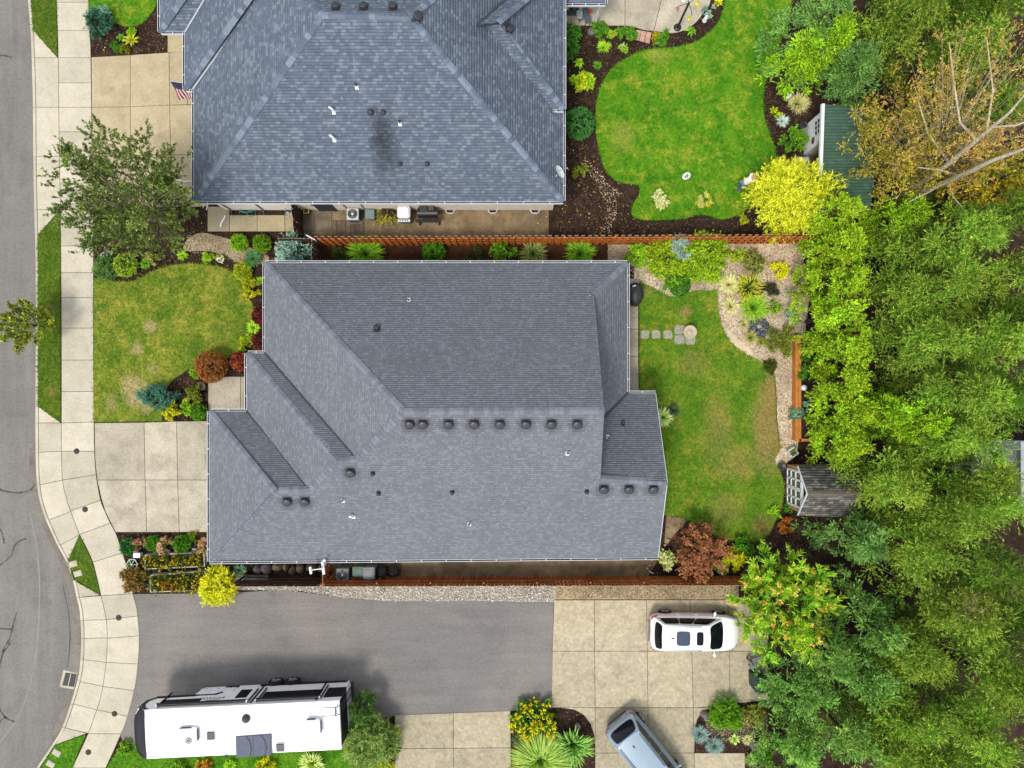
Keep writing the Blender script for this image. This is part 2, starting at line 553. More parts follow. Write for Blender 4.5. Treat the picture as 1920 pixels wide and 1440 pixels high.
slab([at_y(KB, 1088), (139, 1088), (189, 1116), at_y(KB, 1120)], .018, apron2, CONC_WHITE)
for a, b, c, d in ((1120, 1163, 1117, 1162), (1163, 1197, 1162, 1196), (1197, 1237, 1196, 1242), (1237, 1278, 1242, 1287), (1278, 1320, 1287, 1331), (1320, 1365, 1331, 1375)):
    slab(between(KB, a, b) + between(WALK_L, c, d)[::-1], .018, apron2, CONC_WHITE)
slab([at_y(KB, 1365), (163, 1375), at_y(KB, 1397)], .018, apron2, CONC_WHITE)


def slab_set(name, polys, mat, z=.02, base=True):
    """A concrete pavement: a jointed bed with each slab a piece of its own."""
    b = MB()
    for p in polys: b.prism(pxy(p), -.05, -.021)
    root = b.build(name, JOINT, kind='structure')
    for p in polys: slab(p, z, root, mat)
    return root


slab_set('north_driveway', [[(171, 107), (244, 103), (244, 200), (172, 201)], [(244, 103), (317, 98), (318, 197), (244, 200)], [(317, 98), (352, 96), (352, 196), (318, 197)], [(352, 96), (392, 96), (392, 196), (352, 196)],
                            [(172, 201), (244, 200), (245, 292), (173, 293)], [(244, 200), (318, 197), (320, 290), (245, 292)], [(318, 197), (392, 196), (392, 290), (320, 290)],
                            [(173, 293), (245, 292), (246, 388), (174, 388)], [(245, 292), (320, 290), (322, 388), (246, 388)], [(320, 290), (392, 290), (388, 387), (322, 388)], [(314, 62), (345, 62), (345, 97), (314, 98)], [(345, 50), (392, 50), (392, 96), (345, 97)]], CONC_TAN)
slab_set('side_walk', [[(389, 387), (430, 387), (430, 434), (389, 434)], [(430, 403), (482, 403), (482, 434), (430, 434)], [(482, 403), (534, 403), (534, 434), (482, 434)], [(534, 403), (559, 403), (559, 434), (534, 434)]], CONC_TAN)
slab_set('side_yard_pad', [[(590, 387), (622, 387), (622, 434), (590, 434)], [(568, 402), (589, 402), (589, 434), (568, 434)]], CONC_DARK)
main_dw = slab_set('main_driveway', [[(177, 793), (270, 792), (272, 900), (182, 900), (178, 860)], [(270, 792), (331, 790), (333, 900), (272, 900)], [(331, 790), (412, 789), (412, 900), (333, 900)],
                                     [(182, 900), (272, 900), (275, 998), (217, 998), (204, 973), (197, 958), (190, 935)], [(272, 900), (333, 900), (336, 998), (275, 998)], [(333, 900), (412, 900), (412, 998), (336, 998)]], CONC_GREY)
slab_set('front_walk', [[(390, 706), (451, 706), (451, 789), (390, 789)], [(451, 706), (500, 706), (500, 789), (451, 789)]], CONC_GREY)
slab_set('back_walk', [[(1150, 522), (1197, 522), (1197, 617), (1150, 617)], [(1150, 617), (1197, 617), (1197, 668), (1150, 668)], [(1150, 668), (1197, 668), (1198, 740), (1150, 740)]], CONC_GREY)
slab_set('parking_pad', [
    [(1039, 1125), (1115, 1125), (1115, 1221), (1036, 1221)], [(1115, 1125), (1212, 1125), (1214, 1221), (1115, 1221)], [(1212, 1125), (1294, 1125), (1297, 1221), (1214, 1221)], [(1294, 1125), (1365, 1125), (1368, 1221), (1297, 1221)], [(1365, 1125), (1440, 1125), (1440, 1221), (1368, 1221)],
    [(1036, 1221), (1115, 1221), (1116, 1327), (1034, 1327)], [(1115, 1221), (1214, 1221), (1215, 1327), (1116, 1327)], [(1214, 1221), (1297, 1221), (1300, 1327), (1215, 1327)],
    [(1297, 1221), (1368, 1221), (1369, 1319), (1350, 1321), (1335, 1326), (1300, 1327)], [(1368, 1221), (1440, 1221), (1440, 1312), (1395, 1318), (1369, 1319)],
    [(1050, 1327), (1116, 1327), (1116, 1400), (1114, 1378), (1107, 1357), (1095, 1341), (1077, 1331)], [(1116, 1327), (1215, 1327), (1215, 1412), (1116, 1412)], [(1215, 1327), (1300, 1327), (1302, 1412), (1215, 1412)],
    [(1300, 1327), (1333, 1327), (1316, 1336), (1307, 1350), (1303, 1375), (1302, 1411)], [(1116, 1412), (1215, 1412), (1215, 1509), (1116, 1509)], [(1215, 1412), (1302, 1412), (1302, 1509), (1215, 1509)], [(1302, 1412), (1397, 1412), (1397, 1509), (1302, 1509)]], CONC_MOTTLED)
slab_set('south_driveway', [[(740, 1341), (850, 1337), (850, 1403), (740, 1404)], [(850, 1337), (957, 1333), (958, 1402), (850, 1403)], [(740, 1404), (850, 1403), (850, 1509), (740, 1509)], [(850, 1403), (958, 1402), (958, 1509), (850, 1509)]], CONC_MOTTLED)
slab_set('patio', [smooth_poly([(1040, -90), (1040, -90), (1172, -90), (1172, -90), (1172, 48), (1172, 48), (1107, 48), (1040, 47), (1040, 47)], 3),
                   smooth_poly([(1172, -90), (1172, -90), (1262, -90), (1262, -90), (1226, 58), (1226, 58), (1207, 56), (1190, 51), (1172, 48), (1172, 48)], 3),
                   smooth_poly([(1262, -90), (1262, -90), (1345, -90), (1345, -90), (1333, 0), (1323, 18), (1307, 40), (1290, 53), (1273, 60), (1253, 62), (1226, 58), (1226, 58)], 3)], CONC_GREY)
MB().prism(pxy(smooth_poly([(250, 1114), (250, 1114), (420, 1112), (520, 1107), (580, 1112), (640, 1120), (740, 1127), (900, 1126), (1038, 1131), (1038, 1131), (1034, 1328), (1034, 1328), (958, 1333), (740, 1342), (640, 1362), (480, 1380), (300, 1392), (240, 1395), (226, 1380), (226, 1380),
                            (240, 1340), (252, 1293), (257, 1260), (260, 1227), (261, 1193), (259, 1167), (256, 1140)], 3)), -.05, -.005).build('private_drive', DRIVE_M, kind='structure')
MB().prism(pxy([(568, 386), (1029, 386), (1029, 446), (568, 446)]), -.04, -.012).build('side_yard_soil', SOIL_M, kind='structure')
MB().prism(pxy([(620, 1030), (1245, 1030), (1250, 965), (1290, 975), (1262, 1005), (1245, 1030), (1228, 1060), (1215, 1082), (620, 1082)]), -.04, -.012).build('south_side_soil', SOIL_M, kind='structure')
MB().prism(pxy([(595, 455), (1140, 455), (1140, 500), (595, 500)]), -.04, -.012).build('north_bed_soil', REDSOIL_M, kind='structure')
CHIPS = pxy(smooth_poly([(1140, 457), (1140, 457), (1530, 455), (1530, 455), (1510, 620), (1500, 720), (1496, 840), (1478, 865), (1450, 880), (1400, 860), (1390, 740), (1310, 640), (1310, 570), (1190, 560), (1190, 500), (1140, 492), (1140, 492)], 3))
MB().prism(CHIPS, -.04, -.008).build('wood_chip_path', CHIP_M, kind='structure')
CHIPS2 = pxy(smooth_poly([(1060, 310), (1085, 300), (1110, 300), (1140, 345), (1160, 352), (1156, 400), (1140, 444), (1128, 444), (1140, 390), (1125, 350), (1090, 330)], 3))
FENCE_GRAVEL = pxy([(440, 1097), (560, 1094), (1045, 1094), (1040, 1130), (900, 1127), (740, 1128), (640, 1120), (560, 1107), (440, 1106)])
MB().prism(FENCE_GRAVEL, -.04, -.006).build('gravel_strip', GRAVEL_M, kind='structure')
PEA = pxy([(1042, 1090), (1385, 1090), (1385, 1124), (1040, 1124)])
MB().prism(PEA, -.04, -.008).build('pea_gravel_strip', TANGRAVEL_M, kind='structure')
NGRAV = pxy(smooth_poly([(372, 437), (400, 440), (440, 452), (470, 465), (500, 478), (500, 492), (455, 495), (420, 478), (380, 470), (345, 470), (350, 450)], 3))
MB().prism(NGRAV, -.04, -.010).build('gravel_path', TANGRAVEL_M, kind='structure')


# ------------------------------------------------------------------ lawns
def lawn_mat(name, g1, g2, yel, dry, yamt, patches=()):
    t = NT(name)
    n1 = t.noise(.9, 8, .75, dist=.5); n2 = t.noise(2.6, 7, .8)
    col = t.mix(t.ramp(n1, [(.36, 0), (.62, 1)]), g1, g2)
    col = t.mix(t.ramp(t.math('ADD', t.math('MULTIPLY', t.noise(.8, 5, .7), .5), t.math('MULTIPLY', n2, .5)), [(.60 - yamt, 0), (.72 - yamt, .85)]), col, yel)
    sep = t.n('ShaderNodeSeparateXYZ'); t.l(t.pos, sep.inputs[0])
    for (px, py, r, st, asp) in patches:
        c = P(px, py)
        dx = t.math('MULTIPLY', t.math('SUBTRACT', sep.outputs[0], c.x), 1.0)
        dy = t.math('MULTIPLY', t.math('SUBTRACT', sep.outputs[1], c.y), asp)
        d = t.math('SQRT', t.math('ADD', t.math('MULTIPLY', dx, dx), t.math('MULTIPLY', dy, dy)))
        d = t.math('ADD', t.math('DIVIDE', d, r / 36), t.math('MULTIPLY', t.math('SUBTRACT', n2, .5), 2.4))
        col = t.mix(t.ramp(d, [(.45, st), (1.0, 0)]), col, dry)
    f = t.noise(6, 8, .9)
    col = t.bright(col, f, .5, 1.5)
    t.bump(f, .7, .05)
    return t.done(col, .9, .12)


G1, G2 = T(88, 132, 28), T(62, 108, 20)
LAWN_BRIGHT = lawn_mat('lush_lawn', T(112, 166, 32, 1.08), T(68, 138, 22, 1.02), T(176, 184, 58, 1.08), T(206, 188, 100), .105, [(1168, 255, 26, .3, .7), (1235, 105, 26, .3, 1.6)])
LAWN_FRONT = lawn_mat('front_lawn_grass', T(126, 148, 44, 1.15), T(92, 126, 34, 1.15), T(176, 172, 70, 1.1), T(200, 182, 126), .13, [(258, 738, 34, .9, 1), (282, 612, 16, .75, 1), (258, 655, 14, .8, 1), (287, 690, 16, .4, 1), (245, 720, 22, .8, 1), (210, 757, 14, .5, .7), (275, 765, 14, .7, 1), (185, 588, 6, .5, 1)])
LAWN_BACK = lawn_mat('back_lawn_grass', T(112, 146, 38, 1.26), T(80, 126, 26, 1.24), T(170, 162, 60, 1.15), T(184, 154, 98), .10, [(1438, 805, 34, .75, .34), (1446, 730, 18, .7, .5), (1286, 583, 12, .9, 1), (1350, 830, 40, .25, .5), (1345, 780, 34, .2, .6), (1300, 680, 36, .3, 1), (1215, 548, 14, .4, 1), (1390, 870, 40, .35, 1), (1360, 955, 40, .3, 1), (1430, 985, 24, .5, 1)])
LAWN_STRIP = lawn_mat('verge_grass', T(110, 132, 38, 1.1), T(74, 110, 26, 1.1), T(150, 144, 60, 1.1), T(160, 138, 84), .06, [(95, 580, 14, .5, 1), (98, 735, 10, .5, 1)])
LAWN_SOUTH = lawn_mat('south_lawn_grass', T(112, 164, 34, 1.1), T(74, 136, 24, 1.1), T(146, 172, 50, 1.1), T(170, 150, 80), 0.02)


def lawn(name, poly, mat, density=400, hgt=.075, sm=True):
    pp = pxy(smooth_poly(poly, 4) if sm else poly)
    base = MB().prism(pp, -.06, .012, 0, .012).build(name, mat, kind='structure')
    n = int(poly_area(pp) * density)
    p = sample_poly(offset_poly(ccw(pp), -.045), n)
    n = len(p)
    a = RNG.random(n) * 2 * np.pi; h = hgt * (.6 + .8 * RNG.random(n)); w = .012 + .012 * RNG.random(n); ln = .5 + RNG.random(n)
    d = np.stack([np.cos(a), np.sin(a)], 1); s = np.stack([-d[:, 1], d[:, 0]], 1)
    v = np.zeros((n, 3, 3))
    v[:, 0, :2] = p + s * w[:, None]; v[:, 1, :2] = p - s * w[:, None]; v[:, :2, 2] = .008
    v[:, 2, :2] = p + d * (h * ln)[:, None]; v[:, 2, 2] = .012 + h * .7
    link('grass', np_mesh('grass', v.reshape(-1, 3), np.arange(n * 3).reshape(-1, 3), mat), base, kind='stuff')
    return base


def C(*pts):            # helper: corners stay sharp
    out = []
    for p in pts: out += [p, p]
    return out


lawn('north_front_lawn', C((168, -90), (168, 33)) + [(185, 30), (200, 35), (215, 41), (230, 48), (245, 50), (258, 47), (270, 40), (283, 25), (293, 8), (300, -20)] + C((300, -90)), LAWN_BRIGHT)
lawn('front_lawn', C((176, 523)) + [(200, 526), (240, 528), (262, 522), (290, 507), (320, 498), (350, 494), (385, 497), (415, 501), (440, 514), (456, 532), (468, 558), (479, 588), (482, 610), (478, 628), (468, 643), (447, 658), (422, 670), (395, 680), (365, 688), (352, 693), (338, 702), (323, 713), (313, 727), (307, 756)] + C((304, 789), (176, 791)), LAWN_FRONT)
lawn('verge_lawn', [(71, 441), (113, 396), (113.5, 791), (71, 761)], LAWN_STRIP, sm=False)
lawn('verge_lawn', C((150, 1005)) + [(161, 1028), (173, 1056), (182, 1090)] + C((187, 1114), (137, 1086), (128, 1051)), LAWN_STRIP)
lawn('verge_lawn', [(161, 1377), (134, 1440), (100, 1505), (40, 1505), (77, 1440), (104, 1398)], LAWN_SOUTH, sm=False)
lawn('verge_lawn', [(58, -90), (104, -90), (106, 0), (107, 104), (62, 57), (58, 0)], LAWN_STRIP, sm=False)
lawn('south_lawn', C((226, 1400), (258, 1395)) + [(340, 1402), (480, 1390), (640, 1372)] + C((728, 1365), (735, 1509), (168, 1509), (200, 1440)), LAWN_SOUTH)
lawn('neighbour_lawn', C((1359, -90), (1359, 0)) + [(1357, 15), (1345, 45), (1325, 65), (1300, 80), (1270, 88), (1235, 90), (1205, 95), (1180, 106), (1155, 122), (1140, 138), (1128, 160), (1120, 185), (1117, 210), (1117, 240), (1121, 270), (1127, 295), (1137, 320), (1155, 338), (1178, 344), (1198, 348), (1198, 365), (1189, 380), (1184, 396), (1190, 407), (1210, 412), (1250, 412), (1285, 409), (1310, 402), (1335, 406), (1355, 411), (1385, 402), (1420, 375), (1450, 335), (1456, 300), (1450, 268), (1438, 240), (1432, 210), (1430, 180), (1436, 150), (1448, 120), (1470, 60), (1485, 0)] + C((1490, -90)), LAWN_BRIGHT)
lawn('back_lawn', C((1199, 528)) + [(1215, 535), (1238, 547), (1260, 557), (1282, 550), (1310, 545)] + C((1345, 544)) + [(1347, 580), (1354, 612), (1368, 638), (1390, 658), (1418, 674)] + C((1450, 686)) + [(1454, 720), (1456, 770), (1459, 815), (1463, 838), (1452, 866), (1462, 880), (1470, 912), (1466, 945), (1450, 985), (1428, 1012), (1390, 1014), (1350, 1008), (1315, 986), (1288, 974), (1255, 966)] + C((1190, 966), (1199, 740)), LAWN_BACK)
# ------------------------------------------------------------------ loose stuff on the ground
def shards(name, pts, size, cols, z=.0, parent=None, flat=.5, mat=None, label=None, zs=None, seed=3):
    """Small irregular solid bits (6-vertex stones or chips) joined to one mass."""
    rng = np.random.default_rng(seed)
    n = len(pts)
    base = np.array([[1, 0, 0], [0, 1, 0], [-1, 0, 0], [0, -1, 0], [0, 0, 1], [0, 0, -1]], float)
    fc = np.array([[0, 1, 4], [1, 2, 4], [2, 3, 4], [3, 0, 4], [1, 0, 5], [2, 1, 5], [3, 2, 5], [0, 3, 5]])
    s = size * (.5 + rng.random(n) * .9)
    v = base[None] * (1 + .35 * rng.normal(size=(n, 6, 1))) * s[:, None, None] * .5
    v[:, :, 1] *= (.5 + .5 * rng.random(n))[:, None]
    v[:, :, 2] *= flat
    a = rng.random(n) * 2 * np.pi; c, sn = np.cos(a)[:, None], np.sin(a)[:, None]
    x, y = v[:, :, 0] * c - v[:, :, 1] * sn, v[:, :, 0] * sn + v[:, :, 1] * c
    v = np.stack([x + pts[:, :1], y + pts[:, 1:2], v[:, :, 2] + z + (s * flat * .25)[:, None] + (0 if zs is None else zs[:, None])], 2)
    F_ = (fc[None] + np.arange(n)[:, None, None] * 6).reshape(-1, 3)
    cols = np.array(cols); ci = cols[rng.integers(0, len(cols), n)] * (.75 + .5 * rng.random((n, 1)))
    return link(name, np_mesh(name, v.reshape(-1, 3), F_, mat or BITS, np.repeat(ci, 8, 0)), parent, label=label, kind='stuff')


MULCH_COLS = [T(104, 80, 62), T(66, 50, 40), T(46, 37, 32), T(138, 112, 88), T(88, 66, 52)]
CHIP_COLS = [T(236, 216, 186), T(214, 184, 150), T(246, 232, 210), T(190, 150, 114), T(224, 198, 164)]
STONE_COLS = [T(240, 234, 220), T(216, 206, 186), T(184, 172, 150), T(250, 247, 240), T(204, 197, 186)]
PEA_COLS = [T(212, 194, 158), T(180, 160, 126), T(230, 216, 186), T(146, 126, 98)]
FALLEN = [T(214, 176, 84), T(196, 150, 70), T(226, 206, 130), T(168, 120, 60)]


def beds(name, polys, per_m2, size, cols, z=-.02, flat=.35, label=None, seed=3):
    pts = np.vstack([sample_poly(pxy(p), poly_area(pxy(p)) * per_m2) for p in polys])
    return shards(name, pts, size, cols, z, None, flat, None, label, None, seed)


MULCH_BEDS = [[(168, 30), (230, 50), (270, 42), (300, 0), (314, 0), (314, 98), (171, 107)], [(176, 440), (372, 400), (389, 436), (600, 436), (600, 492), (497, 492), (480, 570), (440, 512), (350, 492), (262, 520), (176, 524)],
              [(470, 560), (500, 560), (500, 706), (390, 706), (390, 789), (304, 789), (313, 727), (352, 693), (430, 668), (482, 610)], [(1058, 48), (1107, 48), (1190, 52), (1253, 62), (1300, 50), (1333, 0), (1357, 10), (1325, 65), (1235, 90), (1155, 122), (1118, 200), (1127, 295), (1198, 350), (1186, 405), (1320, 404), (1400, 392), (1480, 440), (1030, 443), (1058, 380)],
              [(1440, 130), (1520, 180), (1500, 300), (1460, 330), (1432, 210)], [(217, 999), (392, 999), (392, 1110), (250, 1112), (230, 1040)], [(958, 1335), (1044, 1328), (1095, 1341), (1115, 1390), (1115, 1440), (958, 1440)], [(1303, 1411), (1307, 1350), (1350, 1322), (1440, 1315), (1460, 1440), (1398, 1440), (1398, 1411)],
              [(1470, 860), (1560, 835), (1560, 1010), (1440, 1040), (1465, 950)], [(1240, 985), (1290, 978), (1350, 1010), (1440, 1015), (1390, 1075), (1215, 1085)], [(560, 455), (600, 455), (600, 492), (497, 492)], [(393, 1055), (620, 1055), (620, 1080), (393, 1080)]]
beds('bark_chips', MULCH_BEDS, 190, .075, MULCH_COLS, -.028, .35, 'dark bark chips covering the planting beds')
beds('wood_chip_litter', [[(1140, 457), (1530, 455), (1510, 620), (1500, 720), (1496, 840), (1478, 865), (1462, 860), (1456, 700), (1345, 600), (1345, 545), (1240, 550), (1190, 520), (1140, 492)]], 330, .07, CHIP_COLS, -.006, .3, 'pale wood chips on the curving garden path', 5)
beds('path_chip_litter', [[(1085, 300), (1112, 302), (1142, 345), (1160, 356), (1156, 400), (1140, 443), (1124, 443), (1138, 390), (1122, 350)]], 230, .07, CHIP_COLS + MULCH_COLS[:2], -.026, .3, 'pale wood chips strewn through the neighbour bed', 6)
beds('river_gravel', [[(440, 1098), (560, 1096), (1045, 1096), (1038, 1128), (900, 1126), (740, 1127), (640, 1120), (560, 1108), (440, 1105)]], 420, .085, STONE_COLS, -.004, .6, 'white river gravel heaped along the south fence', 8)
beds('pea_gravel', [[(1042, 1098), (1385, 1098), (1385, 1122), (1040, 1122)]], 380, .06, PEA_COLS, -.006, .5, 'tan pea gravel strip above the parking pad', 9)
beds('path_gravel', [[(350, 440), (400, 441), (500, 478), (500, 490), (455, 494), (345, 470)]], 300, .06, PEA_COLS, -.008, .5, 'tan gravel path between the two front lawns', 10)
beds('island_gravel', [[(1318, 1340), (1400, 1330), (1440, 1340), (1440, 1395), (1330, 1388)]], 900, .06, PEA_COLS + MULCH_COLS[:2], -.024, .5, 'fine brown gravel in the rockery island', 11)
_lp = [[(372, 400), (389, 390), (389, 436), (600, 436), (600, 470), (480, 470), (350, 450)], [(700, 392), (1028, 392), (1028, 440), (640, 440)], [(430, 388), (556, 388), (556, 402), (430, 402)], [(1060, 250), (1198, 350), (1186, 440), (1040, 440)], [(314, 40), (200, 60), (180, 100), (310, 96)], [(260, 490), (480, 480), (490, 530), (440, 510), (350, 492)]]
beds('fallen_leaves', _lp, 9, .085, FALLEN, -.004, .12, 'yellow fallen leaves scattered over beds and side yard', 12)


# ------------------------------------------------------------------ foliage
FOLI = 1.45           # even gain on all leaf colours, which otherwise render too dark


def unit(a):
    return a / np.maximum(1e-9, np.linalg.norm(a, axis=-1, keepdims=True))


def leafing(base, dirs, L, per, ll, lw, spread, up, cols, tip=None, droop=0.0, rng=RNG, flat=.8, bias=.7, cvar=.16, tri=True, shell=0.0):
    """Leaf quads along twigs. base/dirs (n,3), L (n,); cols (n,3) colour per twig, tip: colour the new growth takes."""
    n = len(base)
    t = rng.random((n, per)) ** bias
    pos = base[:, None] + dirs[:, None] * (L[:, None] * t)[..., None]
    pos[..., 2] -= droop * L[:, None] * t * t
    d = dirs[:, None] + rng.normal(size=(n, per, 3)) * spread
    d[..., 2] += up
    d = unit(d)
    nr = rng.normal(size=(n, per, 3)); nr[..., 2] += flat * 2
    if shell: nr = nr * (1 - .5 * shell) + dirs[:, None] * 2.2 * shell
    w = unit(np.cross(d, nr))
    l_ = (ll * (.55 + .9 * rng.random((n, per))))[..., None]; w_ = lw * (.6 + .8 * rng.random((n, per)))[..., None] * .5
    if tri: q = np.stack([pos + d * l_ * .2 + w * w_, pos + d * l_, pos + d * l_ * .2 - w * w_], 2)
    else: q = np.stack([pos, pos + d * l_ * .5 + w * w_, pos + d * l_, pos + d * l_ * .5 - w * w_], 2)
    c = cols[:, None] * np.ones((1, per, 1))
    if tip is not None:
        c = c + (np.array(tip) * FOLI - c) * (np.clip(t - .35, 0, 1) * 1.3 * rng.random((n, per)))[..., None]
    c = c * (1 + cvar * rng.normal(size=(n, per, 1)))
    c = c * (1 + .06 * rng.normal(size=(n, per, 3)))
    return q.reshape(-1, 3), np.clip(c.reshape(-1, 3), .002, .85)


def quads_obj(name, parts, mat, parent, **kw):
    V = np.vstack([p[0] for p in parts]); Cc = np.vstack([p[1] for p in parts])
    return link(name, np_mesh(name, V, np.arange(len(V)).reshape(-1, len(V) // len(Cc)), mat, Cc), parent, **kw)


def pick(cols, n, rng):
    cols = np.array(cols) * FOLI
    w = rng.random((n, len(cols))) ** 3; w /= w.sum(1, keepdims=True)
    return w @ cols


def tree(name, label, cat, px, py, h, r, cols, tip=None, kind='pine', nl=70, nb=12, per=22, ll=.2, lw=.05, start=.12, bl=.55, bark=None, mat=None, group=None, seed=0, lean=(0, 0), spread=.45, flat=.6, cz=None, trunk_r=None, blossoms=None, limb_up=None, clump=.42, puff=None):
    rng = np.random.default_rng(seed + int(px * 7 + py * 3))
    b = P(px, py, 0)
    vr = np.random.default_rng(int(px * 31 + py * 17)).random(2); tint = (.76 * (.8 + .42 * vr[0])) * np.array([.9 + .2 * vr[1], 1.0, .95])     # every tree its own shade
    cols = [tuple(np.array(c) * tint) for c in cols]; tip = None if tip is None else tuple(q * 1.12 for q in tip)
    root = thing(name, label, cat, (b.x, b.y, -.02), 0, group)
    tr = trunk_r or .018 * h + .03
    # limbs
    u = rng.random(nl)
    az = np.arange(nl) * 2.39996 + rng.normal(size=nl) * .35
    if kind in ('pine', 'cone', 'column'):
        s = u if kind == 'column' else 1 - np.sqrt(1 - u * .985)          # height fraction of the limb's root
        s = np.clip(s, 0, 1)
        zr = h * (start + (.97 - start) * s)
        prof = {'pine': (1 - s) ** .62 * (.82 + .18 * np.sin(s * 9 + seed)), 'cone': (1 - s) ** .85, 'column': np.minimum(1, (1 - s) * 2.6) ** .6}[kind]
        rr = r * np.maximum(.12, prof) * (.58 + .62 * rng.random(nl))
        el = limb_up if limb_up is not None else {'pine': .28, 'cone': .12, 'column': .9}[kind]
        el = el + .75 * s ** 2 + rng.normal(size=nl) * .1
        if kind != 'column' and start < .5:
            core = rng.random(nl) < .28; rr = np.where(core, rr * .3, rr); zr = np.where(core, h * (.45 + .5 * rng.random(nl)), zr)
    else:                                                                  # round-headed broadleaf
        c0 = cz if cz is not None else h * .62
        th = np.arccos(1 - 1.75 * u)                                        # polar angle on the head
        rr = r * (.7 + .42 * rng.random(nl))
        tgt = np.stack([np.cos(az) * np.sin(th) * rr, np.sin(az) * np.sin(th) * rr, c0 + np.cos(th) * rr * (h - c0) / r], 1)
        zr = np.clip(tgt[:, 2] * .35 + h * .12 * rng.random(nl), h * .1, h * .75)
    lx, ly = lean
    off = lambda z: np.stack([lx * (z / h) ** 1.3, ly * (z / h) ** 1.3, z], -1)
    st = off(zr)
    if kind in ('pine', 'cone', 'column'):
        ld = unit(np.stack([np.cos(az), np.sin(az), el], 1)); ln = rr
        en = st + ld * ln[:, None]
    else:
        en = tgt + off(np.full(nl, c0)) * [1, 1, 0]
        ld = unit(en - st); ln = np.linalg.norm(en - st, axis=1)
    mb = MB()
    tt_ = .78 if kind in ('pine', 'cone', 'column') and start < .5 else .96
    zz = [0, h * .2, h * .45, h * .65, h * tt_]
    if kind in ('pine', 'cone'): tr *= .6
    mb.tube([tuple(off(np.array(z))) for z in zz], [tr * 1.25, tr, tr * .75, tr * .45, tr * .12], 9)
    for i in range(nl):
        a, e = st[i], en[i]
        m = a + (e - a) * .5 + np.array([0, 0, ln[i] * .06])
        w = max(.006, tr * .22 * (1 - zr[i] / h * .7))
        mb.tube([a, m, e], [w, w * .65, w * .25], 4, cap=False)
    mb.build('trunk', bark or BARK, root)
    # twigs along the outer limb
    t = np.where(rng.random((nl, nb)) < .25, .25 + .4 * rng.random((nl, nb)), 1 - clump * rng.random((nl, nb)) ** 1.2)   # tufts gather at the limb ends
    tb = st[:, None] + (en - st)[:, None] * t[..., None]
    sd = rng.normal(size=(nl, nb, 3)); sd[..., 2] = sd[..., 2] * .5 + .12
    td = unit(ld[:, None] * (.55 + .5 * t[..., None]) + unit(sd) * .75)
    tl = bl * (.6 + .6 * rng.random((nl, nb))) * (1.15 - .45 * t)
    cc = (pick(cols, nl, rng) * (1 + .16 * rng.normal(size=(nl, 1))))[:, None] * (1 + .10 * rng.normal(size=(nl, nb, 1))) * np.ones((1, nb, 1))
    if puff:      # needles gathered in rounded tufts: (tufts per limb, tuft radius, twigs per tuft, pull along the limb)
        npf, pr, ntw, fwd = puff[:4]; cs = puff[4] if len(puff) > 4 else 0
        tp = np.where(np.arange(npf) == 0, 1.0, .35 + .6 * rng.random((nl, npf)))
        pc = st[:, None] + (en - st)[:, None] * tp[..., None] + rng.normal(size=(nl, npf, 3)) * pr * .35
        if cs: pc = st[:, None] + (en - st)[:, None] * (.62 + .4 * rng.random((nl, npf, 1))) + np.clip(rng.normal(size=(nl, npf, 3)), -1.6, 1.6) * np.array([cs, cs, cs * .7])
        R_ = pr * (.7 + .6 * rng.random((nl, npf)))
        sd = unit(rng.normal(size=(nl, npf, ntw, 3)) + np.array([0, 0, .45]) + ld[:, None, None] * fwd)
        pcol = (pick(cols, nl * npf, rng) * (1 + .10 * rng.normal(size=(nl * npf, 1)))).reshape(nl, npf, 1, 3) * (.6 + .4 * pick(cols, nl, rng) / np.mean(np.array(cols) * FOLI, 0))[:, None, None] * np.clip(1 + .2 * rng.normal(size=(nl, 1, 1, 1)), .55, 1.5) * np.ones((1, 1, ntw, 1))
        tb = np.broadcast_to(pc[:, :, None], sd.shape).reshape(-1, 3); td = sd.reshape(-1, 3)
        tl = (R_[..., None] * (.75 + .4 * rng.random((nl, npf, ntw)))).reshape(-1)
        parts = [leafing(tb, td, tl, per, ll, lw, spread, .1, pcol.reshape(-1, 3), tip, .05, rng, .4, .5, shell=1.0)]
    else:
        parts = [leafing(tb.reshape(-1, 3), td.reshape(-1, 3), tl.ravel(), per, ll, lw, spread, .12, cc.reshape(-1, 3), tip, .08, rng, flat)]
    cr = quads_obj('crown', parts, mat or (NEEDLE if kind in ('pine', 'cone', 'column') else LEAF), root)
    if blossoms:
        bc, nbq, bs = blossoms
        idx = rng.choice(len(tl.ravel()), nbq)
        p0 = (tb.reshape(-1, 3) + td.reshape(-1, 3) * tl.reshape(-1, 1))[idx] + [0, 0, .08]
        dirs = unit(rng.normal(size=(nbq, 3)) * .4 + [0, 0, 1])
        quads_obj('blossom', [leafing(p0, dirs, np.full(nbq, bs), 16, bs, bs * .6, .8, .2, pick(bc, nbq, rng), None, 0, rng, .5, tri=False)], PETAL, root)
    return root


